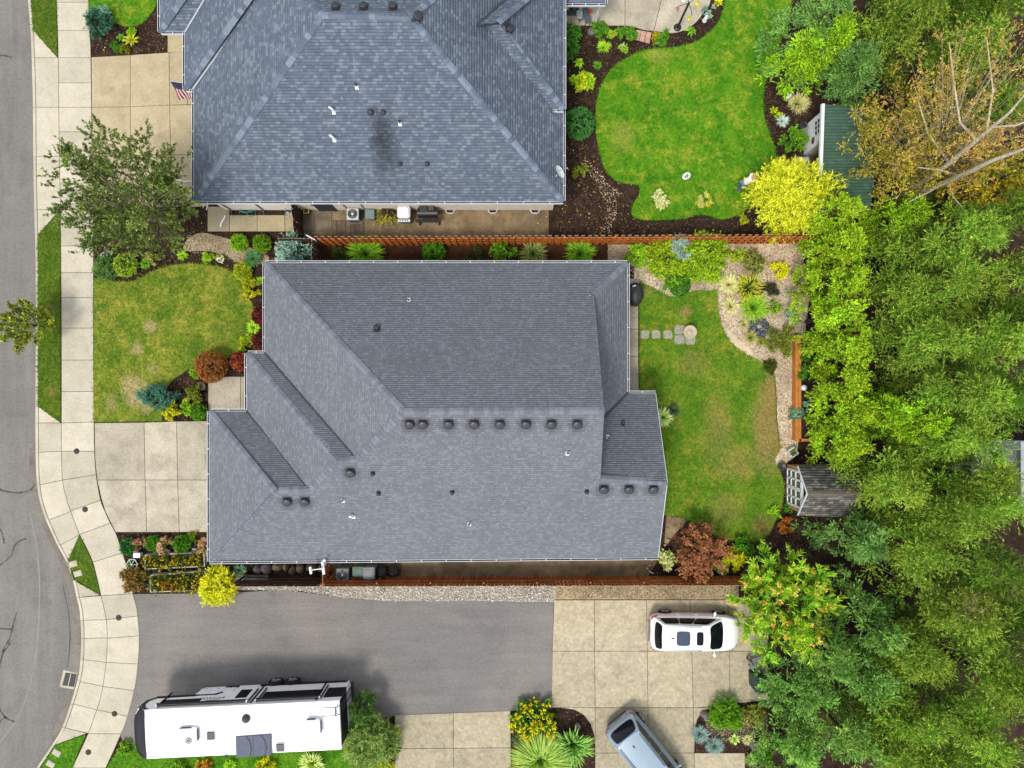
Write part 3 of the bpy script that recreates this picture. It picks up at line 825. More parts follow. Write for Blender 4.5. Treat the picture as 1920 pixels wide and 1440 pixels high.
def shrub(name, label, cat, px, py, rpx, h, cols, tip=None, kind='bush', n=None, per=14, ll=.11, lw=.055, rx=1.0, ry=1.0, group=None, flowers=None, z0=0.0, spread=.55, parent=None, mat=None, rot=0.0, dens=1.0):
    """Bush: twigs fill an ellipsoid; 'dome' is clipped (leaves on the shell), 'grass' arching blades, 'rosette' big leaves."""
    rng = np.random.default_rng(int(px * 13 + py * 5))
    b = P(px, py, z0 + h * .5); b.z = z0
    r = rpx * (CAMH - z0 - h * .5) / FPX
    root = thing(name, label, cat, (b.x, b.y, z0 - .02), rot, group) if parent is None else link(name, None, parent, (b.x, b.y, z0))
    if kind in ('bush', 'dome'):
        n = int((n or (170 if kind == 'bush' else 240)) * max(.5, (r / .55) ** 1.3) * dens)
        ct = 1 - 1.32 * rng.random(n)                                     # cos polar, mostly upper half
        az = rng.random(n) * 2 * np.pi
        sn = np.sqrt(np.maximum(0, 1 - ct ** 2))
        nd = np.stack([np.cos(az) * sn, np.sin(az) * sn, ct], 1)
        lump = 1 + (.16 if kind == 'bush' else .035) * (np.sin(az * 3 + px) * .6 + np.sin(az * 5 + ct * 6 + py) * .6 + rng.normal(size=n) * .6)
        sh = np.array([r * rx, r * ry, h * .55]); cen = np.array([0, 0, h * .47])
        L = (.34 if kind == 'bush' else .16) * r * (.7 + .6 * rng.random(n))
        L = np.maximum(L, .05)
        cc = pick(cols, n, rng) * (1 + .10 * rng.normal(size=(n, 1)))
        if kind == 'bush':               # shoots gather in tufts
            k8 = max(8, n // 8); own = rng.integers(0, k8, n)
            nd, lump = nd[:k8][own], (lump[:k8] * (.9 + .2 * rng.random(k8)))[own]
            cc = (.45 * cc + .55 * (cc[:k8] * (1 + .14 * rng.normal(size=(k8, 1))))[own])
            ctr_ = cen + nd * sh * (lump * .8)[:, None]
            d = unit(rng.normal(size=(n, 3)) * .75 + nd * .6 + [0, 0, .3])
            L = np.maximum(.05, (.3 * r + .03) * (.7 + .6 * rng.random(n)))
            base = ctr_ + d * (L * .15)[:, None]; tipp = base + d * L[:, None]
        else:
            tipp = cen + nd * sh * lump[:, None]
            d = unit(nd + rng.normal(size=(n, 3)) * .15 + [0, 0, .15])
            base = tipp - d * L[:, None]
        parts = [leafing(base, d, L, per, ll, lw, spread + .2, .1, cc, tip, 0, rng, .5, shell=.7)]
        # inner mass so the bush is not hollow
        ni = n // 2
        ii = rng.integers(0, n, ni)
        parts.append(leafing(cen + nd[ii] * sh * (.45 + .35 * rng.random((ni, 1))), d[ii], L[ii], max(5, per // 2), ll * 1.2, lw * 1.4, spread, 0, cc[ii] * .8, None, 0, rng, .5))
        mb = MB()
        for k in range(7):
            e = cen + nd[k * n // 7] * sh * .8
            mb.tube([(0, 0, 0), tuple(e * .5 + np.array([0, 0, h * .1])), tuple(e)], [.022 * (.5 + r), .014 * (.5 + r), .006], 5, cap=False)
        mb.build('stem', BARK, root)
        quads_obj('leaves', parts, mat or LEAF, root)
        if flowers:
            fc, nf, fs = flowers
            ok = np.where(nd[:, 2] > .05)[0]
            ii = rng.choice(ok, nf)
            p0 = tipp[ii] + rng.normal(size=(nf, 3)) * .03 + [0, 0, .03]
            quads_obj('blossom', [leafing(p0, unit(rng.normal(size=(nf, 3)) * .5 + [0, 0, 1]), np.full(nf, fs * .3), 9, fs, fs * .6, 1.1, .1, pick(fc, nf, rng), None, 0, rng, .8, tri=False)], PETAL, root)
    elif kind == 'grass':
        n = int((n or 260) * max(.5, r / .6) * dens)
        az = rng.random(n) * 2 * np.pi; out = (.35 + .75 * rng.random(n)) * r; hh = h * (.55 + .55 * rng.random(n))
        dx, dy = np.cos(az), np.sin(az)
        t = np.array([0, .35, .7, 1.0])
        rad = out[:, None] * (t[None] ** 1.25); zz = hh[:, None] * (1.55 * t - .75 * t ** 2.2)[None]
        rad = rad + (.08 * r * rng.random(n))[:, None]
        c = np.stack([dx[:, None] * rad, dy[:, None] * rad, zz], 2)
        sdv = np.stack([-dy, dx, np.zeros(n)], 1)[:, None]
        w = (lw * (.6 + .8 * rng.random(n)))[:, None, None] * np.array([.5, .5, .36, .06])[None, :, None]
        a, bb = c + sdv * w, c - sdv * w
        q = np.stack([a[:, :-1], bb[:, :-1], bb[:, 1:], a[:, 1:]], 2).reshape(-1, 3)
        cc = pick(cols, n, rng) * (1 + .12 * rng.normal(size=(n, 1)))
        c3 = np.stack([cc * .75, cc, cc if tip is None else cc * .35 + np.array(tip) * FOLI * .65], 1).reshape(-1, 3)
        quads_obj('blades', [(q, np.clip(c3, .003, .85))], mat or LEAF, root)
        MB().lathe((0, 0, 0), [(r * .16, 0), (r * .12, h * .2), (0, h * .25)], 9).build('crown_base', BARK, root)
    elif kind == 'rosette':
        n = n or 16
        mb_v, mb_c = [], []
        for k in range(n):
            az = k * 2.39996 + rng.normal() * .2; ring = .35 + .65 * (k + 1) / n
            L = r * ring; W = L * (.34 if lw < .2 else lw)
            d = np.array([math.cos(az), math.sin(az), 0]); s = np.array([-d[1], d[0], 0])
            zc = [h * .15, h * (.95 - .4 * ring), h * (.85 - .55 * ring), h * (.55 - .5 * ring)]
            ts = [.05, .4, .75, 1.0]; ws = [.12, 1.0, .75, .06]
            c = [d * L * t_ + [0, 0, z_] for t_, z_ in zip(ts, zc)]
            col = pick(cols, 1, rng)[0] * (1 + .1 * rng.normal())
            for i in range(3):
                for sg in (1, -1):
                    e0, e1 = c[i] + s * W * ws[i] * .5 * sg + [0, 0, .02 * sg * 0 + .18 * W * ws[i]], c[i + 1] + s * W * ws[i + 1] * .5 * sg + [0, 0, .18 * W * ws[i + 1]]
                    mb_v += [c[i], e0, e1, c[i + 1]]; mb_c.append(col * (1 + .06 * rng.normal()) if tip is None or i < 2 else np.array(tip))
        quads_obj('leaves', [(np.array(mb_v), np.clip(np.array(mb_c), .003, .85))], mat or LEAF, root)
        if flowers:
            fc, nf, fs = flowers
            p0 = np.stack([rng.normal(size=nf) * r * .4, rng.normal(size=nf) * r * .4, np.full(nf, h * .9)], 1)
            quads_obj('blossom', [leafing(p0, np.tile([0, 0, 1.], (nf, 1)), np.full(nf, fs * .3), 9, fs, fs * .6, 1.1, .1, pick(fc, nf, rng), None, 0, rng, .8, tri=False)], PETAL, root)
    return root
# ------------------------------------------------------------------ roofs and houses
class Plane:
    def __init__(s, px, py, ze, down, pitch):
        s.p0 = P(px, py, ze); d = Vector((down[0], down[1], 0)).normalized()
        s.n = Vector((d.x * pitch, d.y * pitch, 1)).normalized()
        s.e = Vector((-d.y, d.x, 0)); s.g = Vector((-d.x, -d.y, pitch)).normalized()

    def hit(s, px, py, lift=0.0):
        c = Vector((0, 0, CAMH)); d = Vector(((px - 960) / FPX, (720 - py) / FPX, -1))
        t = s.n.dot(s.p0 - c) / s.n.dot(d)
        return c + d * t + s.n * lift

    def z(s, x, y):
        return s.p0.z - (s.n.x * (x - s.p0.x) + s.n.y * (y - s.p0.y)) / s.n.z


def pitch_to(eave, ze, down, top, zt):
    a, b = P(*eave, ze), P(*top, zt)
    d = Vector((down[0], down[1])).normalized()
    return (zt - ze) / -((b.x - a.x) * d.x + (b.y - a.y) * d.y)


DECK = M('roof_underlay', (.05, .05, .055), (.04, .04, .045), 3, .95)
FASCIA = WHITE_TRIM


def slope(house, plane, poly_px, cols, course=.13, tab=(.14, .36), stains_and_halos=(), thick=.14):
    """One roof plane: deck plus its courses of shingles (each tab a real raised piece)."""
    pts = [plane.hit(a, b) for a, b in poly_px]
    uv = [((p - plane.p0).dot(plane.e), (p - plane.p0).dot(plane.g)) for p in pts]
    uv = ccw(uv)
    to3 = lambda u, v, h=0.0: plane.p0 + plane.e * u + plane.g * v + plane.n * h
    n = len(uv)
    top = [to3(u, v, -.012) for u, v in uv]; bot = [p - Vector((0, 0, thick)) for p in top]
    mb = MB().add(top + bot, [tuple(range(n))] + [tuple(range(2 * n - 1, n - 1, -1))] + [(i, n + i, n + (i + 1) % n, (i + 1) % n) for i in range(n)])
    deck = mb.build('roof_slope', DECK, house)
    vmin, vmax = min(q[1] for q in uv), max(q[1] for q in uv)

    def cross(v):
        xs = []
        for i in range(n):
            (u1, v1), (u2, v2) = uv[i], uv[(i + 1) % n]
            if (v1 > v) != (v2 > v): xs.append(u1 + (u2 - u1) * (v - v1) / (v2 - v1))
        return sorted(xs)
    rng = np.random.default_rng(int(abs(poly_px[0][0] * 3 + poly_px[1][1] * 7 + len(poly_px))))
    V, Fq, Cc = [], [], []
    cols = np.array(cols)
    v = vmin
    e3, g3, n3, p3 = (np.array(q) for q in (plane.e, plane.g, plane.n, plane.p0))
    while v < vmax - .01:
        v1 = min(v + course, vmax)
        lo, hi, mid = cross(v + .003), cross(v1 - .003), cross((v + v1) / 2)
        if len(lo) != len(mid): lo = mid
        if len(hi) != len(mid): hi = mid
        for a in range(0, len(mid) - 1, 2):
            la, lb, ha, hb = lo[a], lo[a + 1], hi[a], hi[a + 1]
            u0_, u1_ = min(la, ha), max(lb, hb)
            w = u1_ - u0_
            if w < .03: continue
            m = max(1, int(w / (sum(tab) / 2)))
            cut = np.cumsum(tab[0] + (tab[1] - tab[0]) * rng.random(m)); cut = np.concatenate([[0], cut / cut[-1]])
            k = rng.random(m)
            ci = cols[0] + (cols[1] - cols[0]) * (k ** 1.3)[:, None]
            if len(cols) > 2:
                pk = rng.random(m) < .16
                ci[pk] = cols[2]
            hgt = .008 + .012 * rng.random(m)
            for j in range(m):
                ua, ub = u0_ + w * cut[j], u0_ + w * cut[j + 1] - .004
                ul0, ul1 = min(max(ua, la), lb), min(max(ub, la), lb)
                uh0, uh1 = min(max(ua, ha), hb), min(max(ub, ha), hb)
                if ul1 - ul0 < .004 and uh1 - uh0 < .004: continue
                b = len(V)
                hm = hgt[j] * .28; vm = v + (v1 - v) * .74; um0, um1 = ul0 + (uh0 - ul0) * .74, ul1 + (uh1 - ul1) * .74
                for (u_, v_, h_) in ((ul0, v, hgt[j]), (ul1, v, hgt[j]), (uh1, v1 + .01, -.002), (uh0, v1 + .01, -.002), (ul0, v + .001, -.01), (ul1, v + .001, -.01), (um1, vm, hm), (um0, vm, hm)):
                    V.append(p3 + e3 * u_ + g3 * v_ + n3 * h_)
                c = ci[j]
                for (sx, sy, rx_, ry_, st) in stains_and_halos:
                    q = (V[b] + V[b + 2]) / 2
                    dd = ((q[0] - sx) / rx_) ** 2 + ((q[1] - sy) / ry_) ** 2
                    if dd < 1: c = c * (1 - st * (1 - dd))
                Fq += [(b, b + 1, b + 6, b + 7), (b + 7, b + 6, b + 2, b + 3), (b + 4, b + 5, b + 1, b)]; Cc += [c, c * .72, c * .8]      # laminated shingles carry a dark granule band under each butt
        v = v1
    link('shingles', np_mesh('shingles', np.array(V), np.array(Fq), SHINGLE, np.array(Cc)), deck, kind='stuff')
    return deck


def caps(house, a, b, cols, name='ridge_line', w=.16, step=.21, drop=.45):
    """Overlapping cap shingles along a hip or ridge, each a piece of its own, under the line's flashing."""
    a, b = Vector(a), Vector(b)
    d = b - a; L = d.length; d.normalize()
    s = Vector((-d.y, d.x, 0)).normalized(); u = s.cross(d) * -1 if s.cross(d).z < 0 else s.cross(d)
    mb = MB()
    z = Vector((0, 0, .012))
    mb.add([a - s * w * .8 - u * w * drop * .8 + z, a + z, a + s * w * .8 - u * w * drop * .8 + z, b - s * w * .8 - u * w * drop * .8 + z, b + z, b + s * w * .8 - u * w * drop * .8 + z], [(0, 1, 4, 3), (1, 2, 5, 4)])
    root = mb.build(name, DECK, house)
    m = max(1, int(L / step)); st = L / m
    key = ('cap', round(w, 3), round(st, 2), round(drop, 2))
    if key not in caps.cache:
        meshes = []
        for mt in cols:
            q = MB(); l = st * 1.12; t0, t1 = .036, .018
            q.add([(0, -w, -w * drop + t0), (0, -w * .45, -w * drop * .36 + t0), (0, 0, t0), (0, w * .45, -w * drop * .36 + t0), (0, w, -w * drop + t0),
                   (l, -w, -w * drop + t1), (l, -w * .45, -w * drop * .36 + t1), (l, 0, t1), (l, w * .45, -w * drop * .36 + t1), (l, w, -w * drop + t1),
                   (0, -w, -w * drop), (0, 0, 0), (0, w, -w * drop)],
                  [(0, 1, 6, 5), (1, 2, 7, 6), (2, 3, 8, 7), (3, 4, 9, 8), (10, 11, 2, 1, 0), (11, 12, 4, 3, 2)])
            meshes.append(q.mesh('ridge_cap', mt))
        caps.cache[key] = meshes
    ms = caps.cache[key]
    R = Matrix((d, s, u)).transposed().to_4x4()
    for i in range(m):
        link('ridge_cap', random.choice(ms), root, mtx=Matrix.Translation(a + d * st * i) @ R)
    return root


caps.cache = {}
GUT_IN = M('gutter_inside', T(120, 124, 132), T(96, 100, 108), 4, .7)


def gutter(house, a, b, inward, hang=1.15, w=.11):
    """Open eave gutter from a to b with hangers; inward points to the roof."""
    a, b = Vector(a), Vector(b); d = b - a; L = d.length; d.normalize(); i = Vector((inward[0], inward[1], 0))
    prof = [(w, .03), (w, -.1), (0, -.1), (0, .03), (.02, .03), (.02, -.075), (w - .016, -.075), (w - .016, .03)]   # out, z
    v = [q - i * o + Vector((0, 0, z_)) for q in (a, b) for o, z_ in [(w - x, z_) for x, z_ in prof]]
    k = len(prof)
    f = [(j, (j + 1) % k, k + (j + 1) % k, k + j) for j in range(k)] + [tuple(range(k - 1, -1, -1)), tuple(range(k, 2 * k))]
    mb = MB().add(v, f)
    mb.m = [1 if j in (4, 5, 6) else 0 for j in range(k)] + [0, 0]
    # prof index 0..3 outer shell, lip etc; inner trough gets the grey
    g = mb.build('gutter', [WHITE_TRIM, GUT_IN], house)
    if 'h' not in gutter.c: gutter.c['h'] = MB().box((0, 0, .022), (.03, w, .012)).mesh('hanger', WHITE_TRIM)
    n = max(1, int(L / hang))
    for j in range(n):
        p = a + d * (L * (j + .5) / n) - i * w * .5
        link('hanger', gutter.c['h'], g, loc=p, rot=math.atan2(d.y, d.x))
    return g


gutter.c = {}


def wall_prism(house, poly_xy, z1, mat, name='wall', z0=-.05):
    return MB().prism(poly_xy, z0, z1).build(name, mat, house)


VENT_M = [M('vent_metal', T(62, 65, 70), T(50, 53, 58), 6, .42, .5), M('vent_metal_dull', T(52, 55, 60), T(44, 47, 52), 6, .6, .5)]


def roof_vent(house, plane, px, py, size=.38, name='roof_vent', mat=None, hgt=.13):
    c = plane.hit(px, py)
    R = Matrix((plane.e, plane.g, plane.n)).transposed().to_4x4()
    s = size / 2
    mb = MB().box((0, .02, .012), (size * 1.12, size * 1.12, .01))
    base = mb.build(name, mat or VENT_M[0], house, mtx=Matrix.Translation(c) @ R)
    q = MB().box((0, 0, .018 + hgt / 2), (size * .8, size * .78, hgt), bev=.02)
    q.lathe((0, -.01, .0), [(size * .56, hgt - .02), (size * .57, hgt + .015), (size * .5, hgt + .045), (size * .3, hgt + .065), (0, hgt + .07)], 24, sx=.95, sy=.9)
    q.build('vent_hood', mat or VENT_M[0], base)
    return base


def pipe_vent(house, plane, px, py, r=.045, hgt=.32, white=True, name='vent_pipe', elbow=False):
    c = plane.hit(px, py)
    R = Matrix((plane.e, plane.g, plane.n)).transposed().to_4x4()
    fl = MB().box((0, -.03, .014), (.16, .2, .008)).lathe((0, 0, .016), [(r * 2.0, 0), (r * 1.25, .07)], 14)
    o = fl.build('pipe_flashing', WHITE_TRIM if white else VENT_M[1], house, mtx=Matrix.Translation(c) @ R)
    up = R.inverted() @ Vector((0, 0, 1))
    q = MB()
    if elbow:
        q.tube([(0, 0, 0), tuple(up * hgt * .8), tuple(up * hgt + Vector((-.08, .04, 0))), tuple(up * hgt + Vector((-.14, .07, 0)))], r, 12)
    else:
        q.tube([(0, 0, 0), tuple(up * hgt)], r, 12, cap=False)
        q.tube([tuple(up * (hgt - .1)), tuple(up * (hgt - .02))], r * .8, 10, mat=1)
    q.build(name, [WHITE if (white and elbow) else DARKMETAL, BLACK], o)


# ============================ the house in the middle
ZE, ZR = 2.9, 7.0
MAIN_COLS = [T(126, 130, 138), T(139, 143, 151), T(144, 148, 156)]
MAIN_CAPM = [M('ridge_cap_shingle', T(124, 130, 140), T(112, 118, 128), 8, .95, fine=.12), M('ridge_cap_shingle_pale', T(138, 144, 154), T(126, 132, 142), 8, .95, fine=.12)]
hb = P(850, 800)
house = thing('house', 'large single storey house with plain slate grey hip roof in the picture centre', 'house', (0, 0, 0))
S_, N_, W_, E_ = (0, -1), (0, 1), (-1, 0), (1, 0)
pS = Plane(800, 1049, ZE, S_, pitch_to((800, 1049), ZE, S_, (940, 771), ZR))
pN = Plane(800, 493, ZE, N_, pitch_to((800, 493), ZE, N_, (940, 771), ZR))
pW1 = Plane(497, 600, ZE, W_, pitch_to((497, 600), ZE, W_, (757, 772), ZR))
pW2 = Plane(463, 700, ZE, W_, pS.n.y / pS.n.z * -1)
pW3 = Plane(393, 900, ZE, W_, pS.n.y / pS.n.z * -1)
pN2 = Plane(480, 662, ZE, N_, .6)
pN3 = Plane(430, 771, ZE, N_, .6)
pE1 = Plane(1176, 600, ZE, E_, .585)
pE2 = Plane(1200, 737, ZE, N_, .585)
# keep the little north slopes meeting the south plane at their ridges
pN2 = Plane(480, 662, ZE, N_, pitch_to((480, 662), ZE, N_, (650, 863), pS.hit(650, 863).z))
pN3 = Plane(430, 771, ZE, N_, pitch_to((430, 771), ZE, N_, (545, 919), pS.hit(545, 919).z))
pE2 = Plane(1200, 737, ZE, N_, pitch_to((1200, 737), ZE, N_, (1190, 901), pS.hit(1190, 901).z))
MC = dict(cols=MAIN_COLS, course=.105, tab=(.09, .2))
slope(house, pN, [(497, 493), (1176, 493), (1114, 553), (1133, 770), (757, 772)], **MC)
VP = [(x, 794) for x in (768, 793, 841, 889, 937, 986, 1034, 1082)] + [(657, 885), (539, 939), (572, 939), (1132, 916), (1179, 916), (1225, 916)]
VENT_HALO = [(q.x, q.y, .5, .42, .42) for q in (pS.hit(a, b + 3) for a, b in VP)]  # dark halo of shading and soot painted into the shingles around each vent
slope(house, pS, [(393, 1053), (514, 920), (577, 918), (633, 865), (668, 861), (757, 772), (1133, 770), (1126, 897), (1251, 904), (1234, 1045)], stains_and_halos=VENT_HALO, **MC)
slope(house, pW1, [(497, 493), (757, 772), (668, 861), (497, 662)], **MC)
slope(house, pW2, [(463, 662), (633, 865), (577, 918), (463, 771)], **MC)
slope(house, pW3, [(393, 771), (514, 920), (393, 1053)], **MC)
slope(house, pN2, [(463, 662), (497, 662), (668, 861), (633, 865)], **MC)
slope(house, pN3, [(393, 771), (463, 771), (577, 918), (514, 920)], **MC)
slope(house, pE1, [(1176, 493), (1104, 560), (1104, 806), (1176, 737)], **MC)
slope(house, pE2, [(1176, 737), (1229, 737), (1251, 904), (1100, 897), (1096, 818)], **MC)
L_ = .012
for a, b, pa in (((497, 493), (757, 772), pN), ((757, 772), (1133, 770), pN), ((757, 772), (670, 860), pS), ((463, 662), (633, 865), pW2), ((633, 865), (582, 916), pS), ((633, 865), (668, 861), pN2), ((393, 771), (514, 920), pW3), ((514, 920), (577, 918), pN3),
                 ((514, 920), (393, 1053), pS), ((1126, 897), (1251, 904), pS), ((1176, 493), (1114, 553), pN)):
    flat = abs(a[1] - b[1]) < 12
    caps(house, pa.hit(*a, L_), pa.hit(*b, L_), MAIN_CAPM, 'ridge_line' if flat else 'hip_line', drop=.55 if flat else .36)
VALLEY = M('valley_metal', T(60, 64, 72), T(48, 52, 60), 5, .6, .4)
for a, b, pa in (((497, 662), (667, 859), pW1), ((463, 771), (576, 916), pW2), ((1176, 737), (1100, 814), pE1)):
    p, q = pa.hit(*a, .03), pa.hit(*b, .03)
    d = (q - p).normalized(); s = Vector((-d.y, d.x, 0)).normalized() * .07
    MB().add([p - s, p + s, q + s, q - s, p - s - Vector((0, 0, .02)), p + s - Vector((0, 0, .02)), q + s - Vector((0, 0, .02)), q - s - Vector((0, 0, .02))], [(0, 1, 2, 3), (4, 5, 1, 0), (7, 6, 5, 4), (2, 6, 7, 3)]).build('valley', VALLEY, house)
e = lambda a, b: P(a, b, ZE)
for a, b, iw in (((497, 493), (1176, 493), (0, -1)), ((1176, 493), (1176, 735), (-1, 0)), ((1179, 737), (1229, 737), (0, -1)), ((1234, 1045), (393, 1053), (0, 1)), ((393, 1053), (393, 771), (1, 0)), ((395, 771), (462, 771), (0, -1)), ((463, 769), (463, 662), (1, 0)), ((465, 662), (496, 662), (0, -1)), ((497, 660), (497, 493), (1, 0))):
    gutter(house, e(*a) + Vector((0, 0, .0)), e(*b), iw)
# rakes of the two gables
for pts in ([pE2.hit(1229, 737), pE2.hit(1251, 904)], [pS.hit(1251, 904), pS.hit(1234, 1045)], [pN.hit(1114, 553), pN.hit(1133, 770)], [pS.hit(1133, 770), pS.hit(1126, 897)]):
    a, b = pts; o = Vector((.02, 0, 0)); dz = Vector((0, 0, .2)); up = Vector((0, 0, .012))
    MB().add([a + up, b + up, b + o + up, a + o + up, a - dz, b - dz, b + o - dz, a + o - dz], [(0, 1, 2, 3), (3, 2, 6, 7), (4, 5, 1, 0), (7, 6, 5, 4), (0, 3, 7, 4), (1, 5, 6, 2)]).build('rake_board', VALLEY if pts[0].x < 5 else WHITE_TRIM, house)
WALLM = M('beige_siding', T(196, 188, 170), T(186, 178, 160), 2, .8)
wp = [P(a, b, ZE) for a, b in ((511, 507), (1160, 507), (1160, 751), (1214, 751), (1220, 1032), (408, 1039), (408, 787), (478, 787), (478, 677), (511, 677))]
wall_prism(house, [(p.x, p.y) for p in wp], ZE - .12, WALLM)
gx = pN.hit(1133, 770).x - .22
gy0, gy1 = pS.hit(1126, 897).y, pN.hit(1114, 553).y
MB().add([(gx, y, z) for y, z in ((gy1, pE1.z(gx, gy1) - .1), (P(0, 770, ZR).y, ZR - .25), (gy0, pS.z(gx, gy0) - .2))] + [(gx - .1, y, z) for y, z in ((gy1, pE1.z(gx, gy1) - .1), (P(0, 770, ZR).y, ZR - .25), (gy0, pS.z(gx, gy0) - .2))], [(0, 2, 1), (3, 4, 5), (0, 1, 4, 3), (1, 2, 5, 4), (2, 0, 3, 5)]).build('gable_wall', WALLM, house)
gx2 = P(1216, 0, ZE).x
MB().add([(gx2, P(0, 751, ZE).y, ZE - .15), (gx2, P(0, 1032, ZE).y, ZE - .15), (gx2, pE2.hit(1190, 901).y, pE2.hit(1190, 901).z - .25), (gx2 - .1, P(0, 751, ZE).y, ZE - .15), (gx2 - .1, P(0, 1032, ZE).y, ZE - .15), (gx2 - .1, pE2.hit(1190, 901).y, pE2.hit(1190, 901).z - .25)], [(0, 1, 2), (5, 4, 3), (0, 3, 4, 1), (1, 4, 5, 2), (2, 5, 3, 0)]).build('gable_wall', WALLM, house)
for x in (768, 793, 841, 889, 937, 986, 1034, 1082): roof_vent(house, pS, x, 794)
for x, y in ((657, 885), (539, 939), (572, 939), (1132, 916), (1179, 916), (1225, 916)): roof_vent(house, pS, x, y)
roof_vent(house, pN, 707, 617, .26, 'roof_vent', VENT_M[1], .16)
for x, y in ((699, 887), (710, 924), (848, 922), (1100, 921)): roof_vent(house, pS, x, y, .17, 'small_roof_vent', VENT_M[1], .1)
roof_vent(house, pE2, 1168, 794, .17, 'small_roof_vent', VENT_M[1], .1)
for x, y in ((643, 938), (880, 982), (1064, 849)): pipe_vent(house, pS, x, y)
pipe_vent(house, pS, 663, 968, .05, .3, True, 'exhaust_pipe', True)
pipe_vent(house, pN, 767, 563); pipe_vent(house, pE2, 1140, 820)
# garage door, front door and windows (under the eaves)
for c, sz, nm, mt in (((P(408, 0, ZE).x - .02, P(0, 910, ZE).y, 1.1), (.06, 4.9, 2.2), 'garage_door', WHITE_TRIM), ((P(478, 0, ZE).x - .02, P(0, 735, ZE).y, 1.05), (.06, 1.0, 2.1), 'front_door', DARKMETAL),
                      ((P(511, 0, ZE).x - .02, P(0, 590, ZE).y, 1.5), (.05, 1.8, 1.3), 'window', GLASS_DARK), ((P(1160, 0, ZE).x + .02, P(0, 590, ZE).y, 1.1), (.05, 2.2, 2.1), 'patio_door', GLASS_DARK), ((P(900, 0, ZE).x, P(0, 1035, ZE).y - .03, 1.5), (1.2, .05, 1.2), 'window', GLASS_DARK), ((P(720, 0, ZE).x, P(0, 507, ZE).y + .02, 1.5), (1.2, .05, 1.2), 'window', GLASS_DARK)):
    MB().box(c, sz, 0, 0, .015).build(nm, mt, house)
# white mast and antenna at the south eave
ant = thing('antenna', 'white wall mast with small antenna panels at the south eave', 'antenna', P(611, 1052, 2.7))
b0 = P(611, 1052, 2.7)
MB().tube([(0, .35, -.35), (0, -.1, -.1), (0, -.15, .9)], .03, 10).build('mast', WHITE, ant)
MB().tube([(0, -.15, .85), (-.42, -.2, .88)], .025, 8).box((-.48, -.21, .88), (.1, .34, .16), .15, 0, .02).build('antenna_arm', WHITE, ant)
MB().box((.03, -.18, .6), (.12, .6, .08), .12, 0, .02).build('antenna_panel', WHITE, ant)
MB().tube([(0, 0, .4), (.12, .2, .75)], .02, 8).box((.13, .22, .78), (.14, .1, .05), 0, 0, .01).build('bracket', GALV, ant)

# ============================ the house to the north
NCOLS = [T(104, 115, 131), T(124, 136, 151), T(136, 147, 161)]
NCAPM = [M('blue_cap_shingle', T(122, 134, 151), T(110, 122, 139), 8, .95, fine=.12), M('blue_cap_shingle_pale', T(142, 154, 170), T(130, 142, 158), 8, .95, fine=.12), M('blue_cap_shingle_dark', T(108, 120, 137), T(98, 110, 127), 8, .95, fine=.12)]
nh = thing('house', 'blue grey shingled hip roof house along the top edge', 'house', (0, 0, 0))
ZN = 6.5
qS = Plane(700, 378, ZE, S_, pitch_to((700, 378), ZE, S_, (690, 28), ZN))
qW = Plane(364, 300, ZE, W_, pitch_to((364, 300), ZE, W_, (604, 28), ZN))
qE = Plane(1056, 300, ZE, E_, pitch_to((1056, 300), ZE, E_, (768, 30), ZN))
qN = Plane(700, -176, ZE, N_, pitch_to((700, -176), ZE, N_, (690, 28), ZN))
qW2 = Plane(347, 100, ZE, W_, .507); qS2 = Plane(355, 168, ZE, S_, .507)
qW3 = Plane(300, 20, ZE, W_, .507); qS3 = Plane(320, 60, ZE, S_, .507)
qEw = Plane(1057, 150, ZE + .25, E_, .52); qSw = Plane(1040, 206, ZE + .25, S_, .52); qNw = Plane(1040, -60, ZE + .25, N_, .6)
NC = dict(cols=NCOLS, course=.13, tab=(.1, .25))
sp = P(716, 262, 4.3)
slope(nh, qS, [(364, 378), (1056, 378), (768, 30), (604, 28)], stains_and_halos=[(sp.x, sp.y, .62, 1.45, .55), (sp.x + .1, sp.y - .3, .9, 2.2, .25)], **NC)
slope(nh, qW, [(364, 378), (604, 28), (364, -176)], **NC)
slope(nh, qE, [(1056, 378), (768, 30), (1056, -176)], **NC)
slope(nh, qN, [(604, 28), (768, 30), (1056, -176), (364, -176)], **NC)
slope(nh, qW2, [(347, 168), (500, -48), (500, -160), (347, -160)], **NC)
slope(nh, qS2, [(347, 168), (362, 168), (514, -48), (500, -48)], **NC)
slope(nh, qW3, [(300, 60), (383, -60), (383, -170), (300, -170)], **NC)
slope(nh, qS3, [(300, 60), (347, 60), (426, -72), (383, -60)], **NC)
slope(nh, qEw, [(1057, 206), (934, 42), (1057, -60)], **NC)
slope(nh, qSw, [(1026, 206), (1057, 206), (934, 42), (895, 47)], **NC)
slope(nh, qNw, [(895, 47), (934, 42), (1057, -60), (1018, -60)], **NC)
for a, b, pa in (((364, 378), (604, 28), qS), ((604, 28), (768, 30), qS), ((1056, 378), (768, 30), qS), ((604, 28), (364, -176), qN), ((768, 30), (1056, -176), qN), ((347, 168), (500, -48), qW2), ((300, 60), (383, -60), qW3), ((1057, 206), (934, 42), qEw), ((934, 42), (1057, -60), qNw), ((934, 42), (895, 47), qSw)):
    flat = abs(a[1] - b[1]) < 12
    caps(nh, pa.hit(*a, L_), pa.hit(*b, L_), NCAPM, 'ridge_line' if flat else 'hip_line', w=.15, step=.24, drop=.5 if flat else .33)
PALEMETAL = glossy('valley_flashing', T(196, 204, 214), .4, .5, .3)
